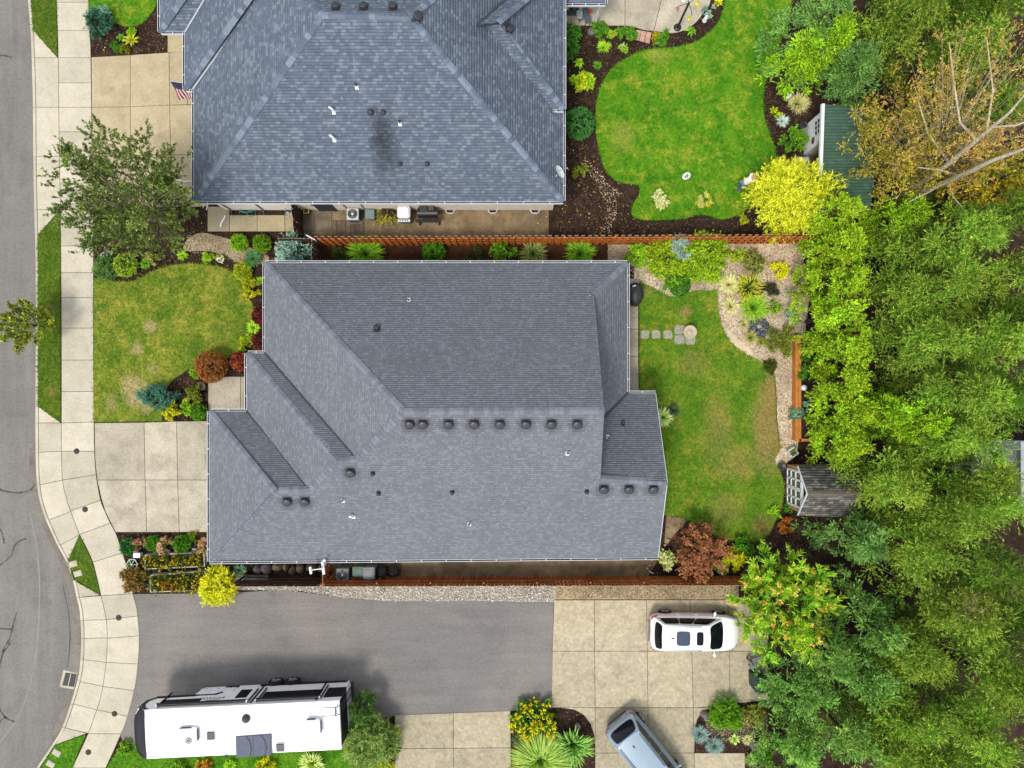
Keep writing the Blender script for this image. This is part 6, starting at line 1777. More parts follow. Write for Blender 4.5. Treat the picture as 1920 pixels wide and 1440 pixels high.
    for s in (-1, 1):
        MB().tube([(roof_x[0] + .12, s * rw0 * .9, zr + .03), (roof_x[0] + .2, s * rw0 * .9, zr + .075), (roof_x[1] - .5, s * rw1 * .93, zr + .08), (roof_x[1] - .35, s * rw1 * .95, zr + .05)], .017, 8).build('roof_rail', GALV if not van else DARKMETAL, root)
        mx = gx1 - .42
        mi = MB().box((mx, s * (w + .1), belt + .06), (.12, .22, .14), s * -.25, 0, .045)
        mi.tube([(mx, s * w * .9, belt), (mx, s * (w + .05), belt + .03)], .025, 8)
        mi.build('side_mirror', paint, root)
        for x in (.82, L - .92): wheel(root, x, s * (w - .1), .345, .22, s)
        for x in (1.15, 2.1): MB().box((x + .2, s * w * 1.0, .82), (.2, .03, .035), 0, 0, .012).build('door_handle', paint, root)
        # lamps
        MB().add([(-.012, s * w * .52, .74), (-.005, s * w * .72, .74), (.1, s * w * .9, .78), (.34, s * w * .955, .86), (.3, s * w * .93, .93), (.08, s * w * .86, .92), (-.0, s * w * .7, .86), (-.008, s * w * .52, .82)],
                 [tuple(range(8)) if s < 0 else tuple(range(7, -1, -1))]).box((.085, s * w * .74, .86), (.12, .2, .1), s * .45, 0, .03).box((.23, s * w * .885, .885), (.24, .06, .08), s * -.14, 0, .02).build('tail_lamp', glossy('tail_red', T(206, 28, 32), .25, .5) if 'tl' not in car.c else car.c['tl'], root)
        MB().box((L - .2, s * w * .66, .72), (.26, .3, .12), s * -.35, 0, .04).build('headlamp', GALV, root)
    MB().lathe((roof_x[0] + .42, 0, zr + .06), [(.05, 0), (.03, .03), (0, .06)], 10, sx=1.8, sy=.6).build('roof_aerial', BLACK if not van else DARKMETAL, root)
    MB().box((-.02, 0, .62), (.02, .42, .1), 0, 0, .008).build('number_plate', GREYPLASTIC, root)
    MB().box((-.01, 0, .5), (.06, W * .62, .09), 0, 0, .02).build('bumper_strip', BLACK, root)
    for y in (-.3, .25): MB().tube([(gx1 - .02, y, belt + .09), (gx1 - .22, y + .35, belt + .21)], .012, 6).build('wiper', BLACK, root)
    MB().box((L / 2, 0, .25), (L - .5, W * .8, .12), 0, 0, .05).build('underbody', BLACK, root)
    return root


car.c = {'tl': glossy('tail_lamp_red', T(210, 30, 36), .25, .5)}
WHITEPAINT = glossy('white_car_paint', (.78, .79, .8), .22, .5, 0, .4)
BLUEPAINT = glossy('pale_blue_car_paint', T(160, 182, 198), .3, .5, .1, .4)
TINT = glossy('blue_sunroof_glass', (.03, .045, .075), .08, .6)
c = P(1219, 1184, .7)
car('parked_car', 'white estate car with two dark sunroofs on the parking pad', (c.x, c.y - .0, .02), -.01, WHITEPAINT, 4.5, 1.88, 1.66, (.52, 2.72), (.16, 3.62), sunroofs=((1.12, 1.8, .36, TINT), (2.12, 2.46, .33, GLASS_DARK)))
rc = P(1158, 1352, .8)
car('parked_car', 'pale blue people carrier parked at an angle at the bottom edge', (rc.x, rc.y, .02), math.radians(-51), BLUEPAINT, 4.9, 1.96, 1.76, (.62, 3.1), (.06, 4.0), van=True, sunroofs=((2.62, 3.0, .34, GLASS_DARK),))

# ---- the fifth-wheel trailer
RZ, SK = 2.9, .52
rv0 = Vector((-12.95, -16.62, 0)); RA = math.radians(2.75)
rv = thing('travel_trailer', 'long white fifth wheel travel trailer parked on the private drive', 'trailer', rv0, RA)
_c, _s2 = math.cos(-RA), math.sin(-RA)


def rvl(px, py, z):
    p = P(px, py, z) - rv0
    return Vector((p.x * _c - p.y * _s2, p.x * _s2 + p.y * _c, z))


RVW = glossy('trailer_white_gelcoat', (.84, .85, .87), .3, .4)
RVR = M('trailer_roof_membrane', (.80, .81, .83), (.76, .77, .79), 2, .6, fine=.03)
RVB = glossy('trailer_black_gelcoat', (.008, .008, .011), .4, .25)
RVG = glossy('trailer_black_glass', (.003, .003, .005), .3, .12)
HL, HW = 4.68, 1.17
xN = -HL
# body: side profile swept over the width, overhang at the front (-x)
prof = [(-HL - .1, 1.42), (-HL - .45, 1.75), (-HL - .5, 2.25), (-HL - .2, 2.72), (-HL, 2.86), (HL - .05, 2.86), (HL, 2.78), (HL, SK), (-HL + 1.95, SK), (-HL + 1.75, 1.36)]
V = [(x, y, z) for y in (-HW, HW) for x, z in prof]; n = len(prof)
body = MB().add(V, [tuple(range(n - 1, -1, -1)), tuple(range(n, 2 * n))] + [(i, (i + 1) % n, n + (i + 1) % n, n + i) for i in range(n)])
body.m = [0, 0] + [1, 1, 1, 1, 0, 0, 0, 2, 2, 2]
body.build('body', [RVW, RVB, RVB], rv)
rf = MB(); xs = np.linspace(-HL - .02, HL + .03, 24); ys = np.linspace(-HW - .01, HW + .01, 13); vv_ = []
for x in xs:
    for y in ys:
        t = abs(y) / HW; e_ = min(1, (x + HL + .02) / .5)
        vv_.append((x, y, RZ + .04 - .12 * t ** 5 - .05 * (1 - e_) ** 2))
ff_ = [(i * 13 + j, (i + 1) * 13 + j, (i + 1) * 13 + j + 1, i * 13 + j + 1) for i in range(23) for j in range(12)]
rf.add(vv_, ff_, 0, True).build('roof', RVR, rv)
# curved nose cap
nc = MB(); vv_ = []
for j in range(13):
    y = -HW + 2 * HW * j / 12; bow = .33 * (1 - (y / HW) ** 4)
    for x, z in ((-HL + .02, 2.9), (-HL - .22, 2.78), (-HL - .5, 2.3), (-HL - .45, 1.75), (-HL - .1, 1.42)): vv_.append((x - bow * (1 if z < 2.85 else 0), y, z))
nc.add(vv_, [(j * 5 + i, (j + 1) * 5 + i, (j + 1) * 5 + i + 1, j * 5 + i + 1) for j in range(12) for i in range(4)], 0, True).build('nose_cap', RVB, rv)
for s in (-1, 1):      # black band down the front corner and along the overhang
    pr_ = [(-HL + .05, 2.84), (-HL - .2, 2.72), (-HL - .48, 2.25), (-HL - .44, 1.75), (-HL - .1, 1.43), (-HL + 1.9, 1.43)]
    pi_ = [(-HL + .16, 2.7), (-HL - .06, 2.58), (-HL - .26, 2.2), (-HL - .24, 1.85), (-HL + .0, 1.6), (-HL + 1.9, 1.56)]
    sb_ = MB()
    for i in range(5):
        q4 = [(pr_[i][0], s * (HW + .007), pr_[i][1]), (pr_[i + 1][0], s * (HW + .007), pr_[i + 1][1]), (pi_[i + 1][0], s * (HW + .007), pi_[i + 1][1]), (pi_[i][0], s * (HW + .007), pi_[i][1])]
        sb_.add(q4, [(0, 1, 2, 3) if s < 0 else (3, 2, 1, 0)])
    sb_.build('corner_stripe', RVB, rv)
for s in (-1, 1):
    MB().tube([(-HL - .42, s * (HW - .05), 2.5), (-HL - .56, s * (HW - .3), 2.52)], .05, 10).build('marker_lamp', WHITE, rv)


def on_wall(px, y_frac_top):
    """x along the north wall for a pixel column at a height."""
    return px


def wall_x(px, z):
    """local x of the north wall point seen in pixel column px at height z."""
    lo, hi = -HL - 1, HL + 1
    for _ in range(40):
        m = (lo + hi) / 2
        p = Matrix.Rotation(RA, 3, 'Z') @ Vector((m, HW, z)) + rv0
        q = 960 + p.x * FPX / (CAMH - z)
        lo, hi = (m, hi) if q < px else (lo, m)
    return (lo + hi) / 2


def wall_box(px0, px1, z0, z1, name, mat, d=.03, slant=True, parent=None):
    x0, x1 = wall_x(px0, (z0 + z1) / 2), wall_x(px1, (z0 + z1) / 2)
    return MB().box(((x0 + x1) / 2, HW + d / 2 - .005, (z0 + z1) / 2), (x1 - x0, d, z1 - z0), 0, 0, .02).build(name, mat, parent or rv)


wall_box(303, 374, 1.85, 2.5, 'side_window', RVG)
wall_box(446, 468, 1.1, 2.05, 'door_window', RVG, .05)
dx0, dx1 = wall_x(437, 1.5), wall_x(477, 1.5)
MB().box(((dx0 + dx1) / 2, HW + .012, 1.55), (dx1 - dx0, .03, 2.0), 0, 0, .02).build('entry_door', RVW, rv)
wall_box(492, 602, 1.5, 2.35, 'slide_window', RVG, .05)
wall_box(611, 646, 1.35, 2.4, 'rear_side_window', RVG, .04)
for px in (484, 603): 
    x = wall_x(px, 1.6); MB().box((x, HW + .02, 1.6), (.07, .05, 2.1)).build('wall_trim', RVB, rv)
for a, b, z in ((294, 463, 2.6), (480, 600, 2.55)):
    x0, x1 = wall_x(a, z), wall_x(b, z)
    o = MB().tube([(x0, HW + .12, z), (x1, HW + .12, z)], .075, 12).build('awning', [RVB], rv)
    for x in (x0, x1): MB().box((x, HW + .1, z), (.06, .16, .18), 0, 0, .02).build('awning_cap', WHITE if b < 500 else GALV, o); MB().box((x + .02, HW + .05, z - .75), (.05, .06, 1.5)).build('awning_arm', RVB, o)
x0, x1 = -HL - .05, -HL + 1.75
MB().box(((x0 + x1) / 2 + .1, HW + .006, 1.43), (x1 - x0 + .3, .02, .14)).build('lower_stripe', RVB, rv)
MB().add([(x1 + .02, HW + .008, 1.36), (x1 + 1.0, HW + .008, 1.36), (x1 + 1.65, HW + .008, .82), (x1 + 1.9, HW + .008, .82), (x1 + 1.15, HW + .008, 1.5), (x1 + .02, HW + .008, 1.5)], [(5, 4, 3, 2, 1, 0)]).build('swoosh_stripe', RVB, rv)
MB().box(((x1 + HL) / 2 + .6, HW + .006, SK + .1), (HL - x1 - 1.4, .02, .2)).build('skirt_stripe', RVB, rv)
for k in range(3):
    xx = x1 + .35 + k * .62; MB().box((xx, HW + .01, .96), (.52, .02, .52), 0, 0, .01).build('locker_door', RVW, rv)
    MB().box((xx, HW + .024, .76), (.06, .02, .05), 0, 0, .008).build('latch', BLACK, rv)
# lettering and emblem on the flank
cu = bpy.data.curves.new('lettering', 'FONT'); cu.body = 'BRINKLEY'; cu.size = .24; cu.extrude = .004; cu.align_x = 'CENTER'; cu.space_character = 1.25
to = bpy.data.objects.new('tmp', cu); COL.objects.link(to)
dg_ = bpy.context.evaluated_depsgraph_get(); me = bpy.data.meshes.new_from_object(to.evaluated_get(dg_)); bpy.data.objects.remove(to)
me.name = 'lettering'; me.materials.clear(); me.materials.append(M('grey_decal', T(92, 98, 110), T(84, 90, 102), 4, .5))
link('lettering', me, rv, (wall_x(396, 1.95), HW + .008, 1.78), (math.pi / 2, 0, math.pi))
em = MB()
for k, (r0, w_) in enumerate(((.42, .03), (.36, .022), (.31, .016))):
    for i in range(12):
        t0, t1 = math.pi * (.2 + .6 * i / 12), math.pi * (.2 + .6 * (i + 1) / 12)
        cx = wall_x(396, 2.1); pt_ = lambda r, t: (cx + r * math.cos(t) * 1.1, HW + .008, 1.88 + r * math.sin(t) * .55)
        em.add([pt_(r0, t0), pt_(r0 + w_, t0), pt_(r0 + w_, t1), pt_(r0, t1)], [(0, 1, 2, 3)])
em.build('emblem', bpy.data.materials['grey_decal'], rv)
# rear wall: dark upper panel, rack and ladder, bumper
MB().box((HL + .012, 0, 2.0), (.03, 2.2, 1.3), 0, 0, .02).build('rear_window', RVB, rv)
MB().box((HL + .03, 0, .95), (.05, 2.1, .75), 0, 0, .03).build('rear_panel', RVW, rv)
MB().box((HL + .12, 0, .45), (.12, 2.2, .12), 0, 0, .03).build('bumper', DARKMETAL, rv)
lad = MB()
for y in (.55, .95): lad.tube([(HL + .1, y, .6), (HL + .1, y, 2.85), (HL - .1, y, 3.05), (HL - .75, y, 3.05), (HL - .78, y, 2.95)], .018, 8)
for z in (.8, 1.15, 1.5, 1.85, 2.2, 2.55): lad.tube([(HL + .1, .55, z), (HL + .1, .95, z)], .016, 8)
lad.tube([(HL - .12, .55, 3.05), (HL - .12, .95, 3.05)], .03, 8)
lad.build('ladder', DARKMETAL, rv)
for x in (rvl(519, 1283, .3).x, rvl(550, 1281, .3).x):
    for s in (-1, 1): wheel(rv, x, s * (HW + .02), .38, .24, s)
for x in (rvl(380, 1290, .3).x,):
    for s in (-1, 1): MB().box((x, s * .8, .3), (.12, .12, .6)).box((x, s * .8, .02), (.28, .28, .03)).build('landing_leg', DARKMETAL, rv)
MB().tube([(-HL - .1, 0, 1.4), (-HL - .1, 0, .9)], .1, 10).box((-HL - .1, 0, .88), (.3, .3, .06)).build('kingpin', DARKMETAL, rv)
# roof equipment
zt = RZ + .03


def roof_at(px, py, h=0.0): q = rvl(px, py, zt + h); return q


for (px, py, w_, d_, h_, fan) in ((350, 1381, .95, .72, .26, True), (586, 1366, .72, .74, .34, False)):
    q = roof_at(px, py, h_)
    o = MB().box((q.x, q.y, zt + h_ / 2), (w_, d_, h_), 0, 0, .09).build('air_conditioner', RVR, rv)
    MB().box((q.x + w_ * .5, q.y, zt + h_ * .5), (.03, d_ * .8, h_ * .6), 0, 0, .01).box((q.x - .1, q.y + d_ * .5, zt + h_ * .5), (w_ * .6, .03, h_ * .5), 0, 0, .01).build('intake_grille', DARKMETAL, o)
    if fan:
        g = MB().lathe((q.x + .08, q.y - .2, zt + h_), [(.16, 0), (.16, .012), (.06, .012)], 24, 1)
        for k in range(9): g.box((q.x + .08 + math.cos(k * .698) * .11, q.y - .2 + math.sin(k * .698) * .11, zt + h_ + .016), (.09, .02, .01), k * .698)
        g.build('fan', [RVR, DARKMETAL], o)
for px, py in ((395, 1380), (525, 1402)):
    q = roof_at(px, py, .1)
    o = MB().box((q.x, q.y, zt + .04), (.4, .4, .1), 0, 0, .02).build('roof_hatch', WHITE, rv)
    MB().box((q.x, q.y, zt + .1), (.36, .38, .06), 0, 0, .025).build('hatch_lid', M('smoked_lid', (.03, .034, .042), (.022, .026, .034), 4, .45, .3), o)
q = roof_at(460, 1349, .12)
MB().lathe((q.x, q.y, zt), [(.2, 0), (.2, .08), (.16, .15), (0, .18)], 24).build('antenna_dome', DARKMETAL, rv)
cs_ = [rvl(x, y, zt + .05) for x, y in ((442, 1381), (509, 1376), (509, 1416), (443, 1421))]
sp_ = MB().prism([(p.x, p.y) for p in cs_], zt + .02, zt + .055).build('solar_panel', M('solar_frame', T(60, 68, 84), T(52, 60, 76), 5, .5), rv)
CELL = M('solar_cell', T(92, 104, 126), T(80, 92, 114), 6, .55, .3)
ce = MB(); g_ = lambda u, v: lerp3(lerp3(cs_[0], cs_[1], u), lerp3(cs_[3], cs_[2], u), v)
for hx_ in range(2):
    for i in range(6):
        for j in range(9):
            u0, u1 = .03 + hx_ * .485 + i * .075, .03 + hx_ * .485 + i * .075 + .072
            v0, v1 = .03 + j * .105, .03 + j * .105 + .1
            p = [g_(u0, v0), g_(u1, v0), g_(u1, v1), g_(u0, v1)]
            ce.add([(a.x, a.y, zt + .062) for a in p], [(3, 2, 1, 0)])
ce.build('cells', CELL, sp_, kind='stuff')
for u in (.3, .72):
    pts = [g_(u, .02), g_(u + .1, .3), g_(u + .14, .6), g_(u + .1, .98)]; MB().tube([(p.x, p.y, zt + .08) for p in pts], .012, 6).build('cable', DARKMETAL, sp_)
for px, py in ((342, 1357), (428, 1378), (428, 1402), (423, 1418)):
    q = roof_at(px, py, .05); MB().lathe((q.x, q.y, zt), [(.05, 0), (.045, .06), (0, .08)], 12).build('plumbing_vent', WHITE if py < 1410 else BLACK, rv)

# ------------------------------------------------------------------ the person by the golden shrub
def skin_mesh(name, verts, edges, radii, mat, parent, root_i=0, lv=2):
    me = bpy.data.meshes.new(name); me.from_pydata(verts, edges, []); me.materials.append(mat)
    o = link(name, me, parent)
    md = o.modifiers.new('skin', 'SKIN')
    for i, r in enumerate(radii):
        me.skin_vertices[0].data[i].radius = (r, r) if not hasattr(r, '__len__') else r
    me.skin_vertices[0].data[root_i].use_root = True
    md.use_smooth_shade = True
    s = o.modifiers.new('sub', 'SUBSURF'); s.levels = lv; s.render_levels = lv
    return o


SKIN = M('skin', T(206, 160, 132), T(196, 148, 120), 8, .6)
SHIRT = M('white_shirt', T(238, 236, 236, 1.15), T(226, 224, 226, 1.1), 6, .85)
JEANS = M('blue_jeans', T(108, 134, 164), T(88, 114, 146), 10, .9)
HAIR = M('grey_brown_hair', T(120, 92, 70), T(96, 72, 54), 20, .8)
b = P(1384, 353)
pe = thing('person', 'person in white shirt and blue jeans bending into the golden shrub', 'person', (b.x, b.y, .015), math.radians(25))
# facing +x, bent forward about 45 degrees, both arms reaching to the shrub
body_v = [(0, 0, .95), (.12, 0, 1.1), (.27, 0, 1.25), (.38, 0, 1.36), (.46, 0, 1.42), (.54, 0, 1.48), (.6, 0, 1.53),
          (0, .1, .9), (.05, .11, .5), (-.02, .11, .1), (.02, .11, .05), (.16, .12, .03), (0, -.1, .9), (-.06, -.11, .5), (-.14, -.11, .1), (-.1, -.11, .05), (.04, -.12, .03),
          (.36, .19, 1.34), (.52, .24, 1.1), (.72, .2, 1.02), (.36, -.19, 1.34), (.5, -.24, 1.08), (.7, -.2, .98)]
body_e = [(0, 1), (1, 2), (2, 3), (3, 4), (4, 5), (5, 6), (0, 7), (7, 8), (8, 9), (9, 10), (10, 11), (0, 12), (12, 13), (13, 14), (14, 15), (15, 16), (3, 17), (17, 18), (18, 19), (3, 20), (20, 21), (21, 22)]
rad = [(.15, .12), (.15, .12), (.16, .12), (.12, .1), .055, .085, .07, .085, .06, .045, .05, .035, .085, .06, .045, .05, .035, .06, .045, .032, .06, .045, .032]
skin_mesh('body', body_v, body_e, rad, SKIN, pe)
sh_i = [0, 1, 2, 3, 17, 18, 20, 21]
skin_mesh('shirt', [body_v[i] for i in sh_i], [(0, 1), (1, 2), (2, 3), (3, 4), (4, 5), (3, 6), (6, 7)], [(.175, .15), (.185, .15), (.19, .15), (.135, .12), .085, .06, .085, .06], SHIRT, pe)
tr_i = [0, 7, 8, 9, 12, 13, 14]
skin_mesh('jeans', [body_v[i] for i in tr_i], [(0, 1), (1, 2), (2, 3), (0, 4), (4, 5), (5, 6)], [(.165, .14), .105, .08, .07, .105, .08, .07], JEANS, pe)
for s in (1, -1):
    wv = Vector(body_v[19 if s > 0 else 22])
    hd = MB().box(tuple(wv + Vector((.06, 0, 0))), (.09, .08, .03), 0, 0, .012)
    for k, ln in enumerate((.07, .08, .075, .06)):
        y0 = wv.y + (k - 1.5) * .021
        hd.tube([(wv.x + .1, y0, wv.z), (wv.x + .1 + ln * .6, y0, wv.z - .01), (wv.x + .1 + ln, y0, wv.z - .04)], [.01, .009, .007], 6)
    hd.tube([(wv.x + .03, wv.y - s * .035, wv.z), (wv.x + .08, wv.y - s * .075, wv.z - .01), (wv.x + .11, wv.y - s * .07, wv.z - .03)], [.012, .01, .008], 6)
    hd.build('hand', SKIN, pe)
    sx = body_v[11 if s > 0 else 16]
    MB().box((sx[0] - .06, sx[1], .045), (.27, .1, .08), 0, 0, .035).build('shoe', M('grey_shoe', T(150, 146, 140), T(120, 116, 112), 8, .8), pe)
hc = Vector((.6, 0, 1.54)); face = MB()
face.lathe((hc.x, hc.y, hc.z), [(.0, -.12), (.06, -.1), (.085, -.03), (.09, .04), (.07, .1), (0, .125)], 18)
face.build('head', SKIN, pe)
fd = Vector((.8, 0, -.6)).normalized()
MB().lathe((hc.x - .02, hc.y, hc.z + .03), [(.095, -.05), (.1, .0), (.09, .06), (.05, .1), (0, .112)], 18).build('hair', HAIR, pe)
nf = MB().box(tuple(hc + fd * .095), (.03, .02, .035), 0, 0, .008); 
for s in (1, -1):
    nf.lathe((hc.x - .0, s * .09, hc.z - .01), [(.0, -.03), (.014, 0), (0, .03)], 8)
nf.build('nose_and_ears', SKIN, pe)
ey = MB()
for s in (1, -1): ey.lathe((hc.x + .083, s * .03, hc.z + .0), [(0, -.01), (.011, 0), (0, .01)], 8)
ey.box((hc.x + .07, 0, hc.z - .07), (.02, .04, .008))
ey.build('eyes_and_mouth', M('dark_features', (.05, .03, .025), (.04, .02, .02), 5, .5), pe)
# ------------------------------------------------------------------ plants
LIME = [T(150, 196, 36, 1.2), T(116, 172, 26, 1.2), T(176, 212, 60, 1.2)]
GREEN = [T(92, 150, 40, 1.2), T(66, 122, 30, 1.2), T(116, 168, 52, 1.2)]
BOX = [T(80, 138, 30, 1.2), T(56, 108, 24, 1.2), T(106, 160, 44, 1.2)]
DEEP = [T(52, 112, 50, 1.2), T(40, 92, 40, 1.2), T(82, 140, 66, 1.2)]
OLIVE = [T(128, 140, 44, 1.2), T(100, 116, 36, 1.2), T(152, 160, 60, 1.2)]
GOLD = [T(226, 222, 28, 1.25), T(196, 200, 24, 1.25), T(240, 232, 60, 1.25)]
YEL_ = [T(216, 212, 40, 1.2), T(186, 186, 36, 1.2), T(150, 166, 40, 1.2)]
BLUE = [T(120, 170, 150, 1.2), T(92, 142, 128, 1.2), T(160, 200, 180, 1.2)]
SILVER = [T(184, 204, 190, 1.2), T(150, 176, 164, 1.2), T(206, 218, 206, 1.2)]
BROWN = [T(150, 92, 44, 1.2), T(116, 70, 36, 1.2), T(176, 116, 60, 1.2)]
BURG = [T(104, 46, 46, 1.2), T(82, 36, 42, 1.2), T(132, 64, 56, 1.2)]
TAN = [T(196, 190, 120, 1.2), T(168, 164, 96, 1.2), T(214, 206, 150, 1.2)]
CREAM = [T(230, 232, 160, 1.2), T(206, 214, 120, 1.2), T(240, 240, 190, 1.2)]
MAPLE = [T(168, 108, 76, 1.4), T(132, 82, 60, 1.4), T(196, 142, 98, 1.4), T(150, 88, 78, 1.4)]
PINKF = [T(224, 130, 126, 1.1), T(206, 106, 106, 1.1), T(236, 160, 146, 1.1)]
PEACH = [T(232, 172, 136, 1.1), T(216, 146, 116, 1.1), T(240, 196, 160, 1.1)]
YF, OF = [T(252, 210, 20, 1.2), T(244, 186, 20, 1.2)], [T(236, 130, 30, 1.1), T(226, 100, 20, 1.1)]

# --- bed of the north house front
shrub('weeping_spruce', 'weeping blue green spruce sprawling over the sidewalk at the top left', 'spruce', 184, 46, 22, .9, [T(56, 110, 84), T(36, 78, 58), T(70, 120, 70)], T(120, 176, 150), rx=1.0, ry=.95, ll=.14, lw=.035)
shrub('spruce_seedling', 'pale blue spruce tuft rising on the top left lawn edge', 'spruce', 192, 22, 10, .7, BLUE, T(190, 222, 200), rx=1.0, ry=.7, ll=.12, lw=.03)
shrub('hosta', 'yellow green strap leaved hosta in the dark top left bed', 'hosta', 245, 74, 15, .35, [T(196, 206, 40), T(150, 180, 36), T(220, 210, 70)], kind='grass', lw=.07, n=80)
shrub('perennial', 'small green clump above left of the yellow hosta', 'perennial', 228, 70, 9, .25, GREEN, kind='grass', lw=.05, n=90)
shrub('perennial', 'low green clump at the left below the yellow hosta', 'perennial', 217, 89, 9, .22, BOX, kind='bush', ll=.08)
shrub('perennial', 'green clump with orange stems below the yellow hosta', 'perennial', 232, 95, 8, .22, BOX + [T(200, 110, 60)], kind='bush', ll=.08)
shrub('perennial', 'small yellow green tuft right above the yellow hosta', 'perennial', 249, 61, 6, .25, LIME, kind='bush', ll=.08)

# --- bed between the front lawns
tree('birch_tree', 'loose green birch tree spreading over the north driveway', 'tree', 324, 427, 8.0, 3.0, [T(104, 130, 52, 1.3), T(80, 108, 40, 1.3), T(132, 150, 70, 1.3), T(58, 86, 34, 1.2)], T(166, 176, 96), 'round', nl=130, nb=16, per=26, ll=.1, lw=.068, bl=.6, bark=BIRCH_BARK, lean=(.7, .4), cz=5.6, spread=.8, flat=.5, trunk_r=.11)
tree('street_tree', 'small street tree with yellowing leaves over the kerb at the left edge', 'tree', 92, 613, 3.3, 1.28, [T(92, 126, 44, 1.4), T(66, 100, 36, 1.4), T(120, 146, 54, 1.4)], T(206, 200, 60), 'round', nl=46, nb=10, per=10, ll=.13, lw=.09, bl=.35, cz=2.2, spread=.8, trunk_r=.05)
shrub('round_shrub', 'lime green round shrub left of its olive twin below the side walk', 'shrub', 448, 455, 14, .55, LIME[:2] + BOX[:1], LIME[2], 'dome')
shrub('round_shrub', 'olive green round shrub right of the lime one', 'shrub', 491, 457, 15, .6, OLIVE[:1] + BOX, LIME[0], 'dome')
shrub('globe_spruce', 'powdery blue globe spruce at the fence corner', 'spruce', 556, 472, 30, 1.2, BLUE, SILVER[2], 'bush', ll=.12, lw=.05, n=260)
shrub('fern', 'blue green fern clump at the house corner', 'fern', 474, 484, 17, .45, [T(96, 150, 92), T(76, 126, 70)], kind='grass', lw=.05, rx=1.3)
shrub('round_shrub', 'lime and orange round shrub at the upper right lawn edge', 'shrub', 455, 508, 15, .55, LIME + [T(210, 150, 60)], None, 'dome')
shrub('perennial', 'bright green grassy tuft in the middle of the dark lawn bed', 'perennial', 342, 478, 11, .3, LIME, kind='grass', lw=.04)
shrub('perennial', 'small lime clump left of the white rimmed pot', 'perennial', 390, 484, 8, .25, LIME, kind='bush', ll=.09)
shrub('daylily', 'bright green daylily clump under the birch edge', 'daylily', 273, 493, 12, .4, GREEN + LIME[:1], kind='grass', lw=.045)
shrub('boxwood', 'grey green round bush at the sidewalk corner of the bed', 'shrub', 198, 503, 21, .8, [T(110, 150, 70), T(80, 122, 50), T(146, 176, 104)], None, 'dome')
shrub('boxwood', 'yellow green round bush right of the grey green one', 'shrub', 235, 497, 20, .8, OLIVE + LIME[:1], LIME[2], 'dome')
shrub('white_flower', 'low plant with white flowers at the sidewalk under the birch', 'flower', 203, 481, 9, .3, [T(150, 160, 120)], None, 'bush', flowers=([T(238, 240, 244)], 40, .06))
shrub('weigela', 'hanging pale shrub stem right of the daylily', 'shrub', 288, 483, 9, .6, OLIVE, TAN[0], 'bush', ry=1.3)
shrub('perennial', 'yellow green shrub against the front gutter above the burgundy one', 'shrub', 472, 545, 13, .5, YEL_, None, 'bush', ry=1.5)
shrub('perennial', 'grassy lime plant touching the house corner', 'perennial', 488, 527, 9, .4, LIME, kind='grass', lw=.04)
shrub('barberry', 'upper burgundy barberry beside the front gutter', 'shrub', 489, 592, 14, .8, BURG, None, 'dome', ry=1.2)
shrub('barberry', 'lower burgundy barberry beside the front gutter', 'shrub', 489, 640, 14, .8, BURG, None, 'dome', ry=1.2)
shrub('daylily', 'neon lime tuft between the two burgundy barberries', 'daylily', 475, 614, 14, .4, LIME, LIME[2], 'grass', lw=.045)
shrub('perennial', 'lime and orange clump at the right lawn tip', 'perennial', 462, 643, 12, .35, LIME + OF[:1], None, 'bush', rot=.6, rx=1.3, ry=.7)
shrub('barberry', 'red and orange barberry by the entrance gutter', 'shrub', 450, 677, 16, .8, [T(150, 56, 64), T(120, 44, 60), T(206, 120, 50)], None, 'dome')
shrub('globe_shrub', 'large clipped brown globe shrub at the front walk', 'shrub', 396, 687, 29, 1.45, BROWN, T(190, 130, 70), 'dome', n=420, ll=.07, lw=.035)
shrub('perennial', 'tiny lime plant left of the brown globe shrub', 'perennial', 364, 701, 7, .25, LIME, kind='bush', ll=.08)
shrub('juniper', 'blue green juniper lying over the front lawn', 'juniper', 300, 744, 26, 1.0, [T(70, 130, 110), T(52, 106, 86), T(96, 156, 132)], T(110, 170, 146), 'bush', rx=1.35, ry=.66, ll=.14, lw=.04, rot=-.08)
shrub('spirea', 'yellow shrub in the corner of the front bed', 'shrub', 324, 771, 14, .55, YEL_, GOLD[0], 'bush')
shrub('spirea', 'dull olive shrub above the clipped dome', 'shrub', 366, 740, 14, .5, OLIVE, None, 'bush')
shrub('boxwood', 'clipped shiny green dome at the driveway edge', 'shrub', 372, 773, 15, .65, BOX, GREEN[2], 'dome', n=330, ll=.06)
shrub('perennial', 'two tufted bright green perennial left of the clipped dome', 'perennial', 350, 763, 9, .3, LIME, None, 'bush', ry=1.5)

# --- strip between house and cedar fence
shrub('feather_grass', 'largest arching green grass left in the fence strip', 'grass', 685, 475, 36, .9, GREEN, LIME[0], 'grass', lw=.035, n=420)
shrub('low_shrub', 'dull green low shrub left of the arching grass', 'shrub', 640, 476, 14, .4, [T(80, 100, 40)], None, 'bush')
shrub('boxwood', 'dark green round boxwood in the fence strip, left of two', 'shrub', 814, 473, 20, .8, BOX, None, 'dome')
shrub('boxwood', 'bright green round shrub in the fence strip, right of two', 'shrub', 944, 471, 20, .8, GREEN, LIME[0], 'bush')
shrub('yucca', 'spiky pale green yucca left of the last one in the strip', 'yucca', 1000, 475, 27, .7, [T(130, 160, 80), T(100, 136, 60)], TAN[1], 'grass', lw=.045, n=260)
shrub('yucca', 'spiky green yucca nearest the house corner in the strip', 'yucca', 1088, 475, 30, .7, GREEN, LIME[0], 'grass', lw=.045, n=300)
shrub('low_shrub', 'faint brown green clump between the two round fence strip shrubs', 'shrub', 890, 478, 12, .3, [T(96, 100, 50)], None, 'bush')
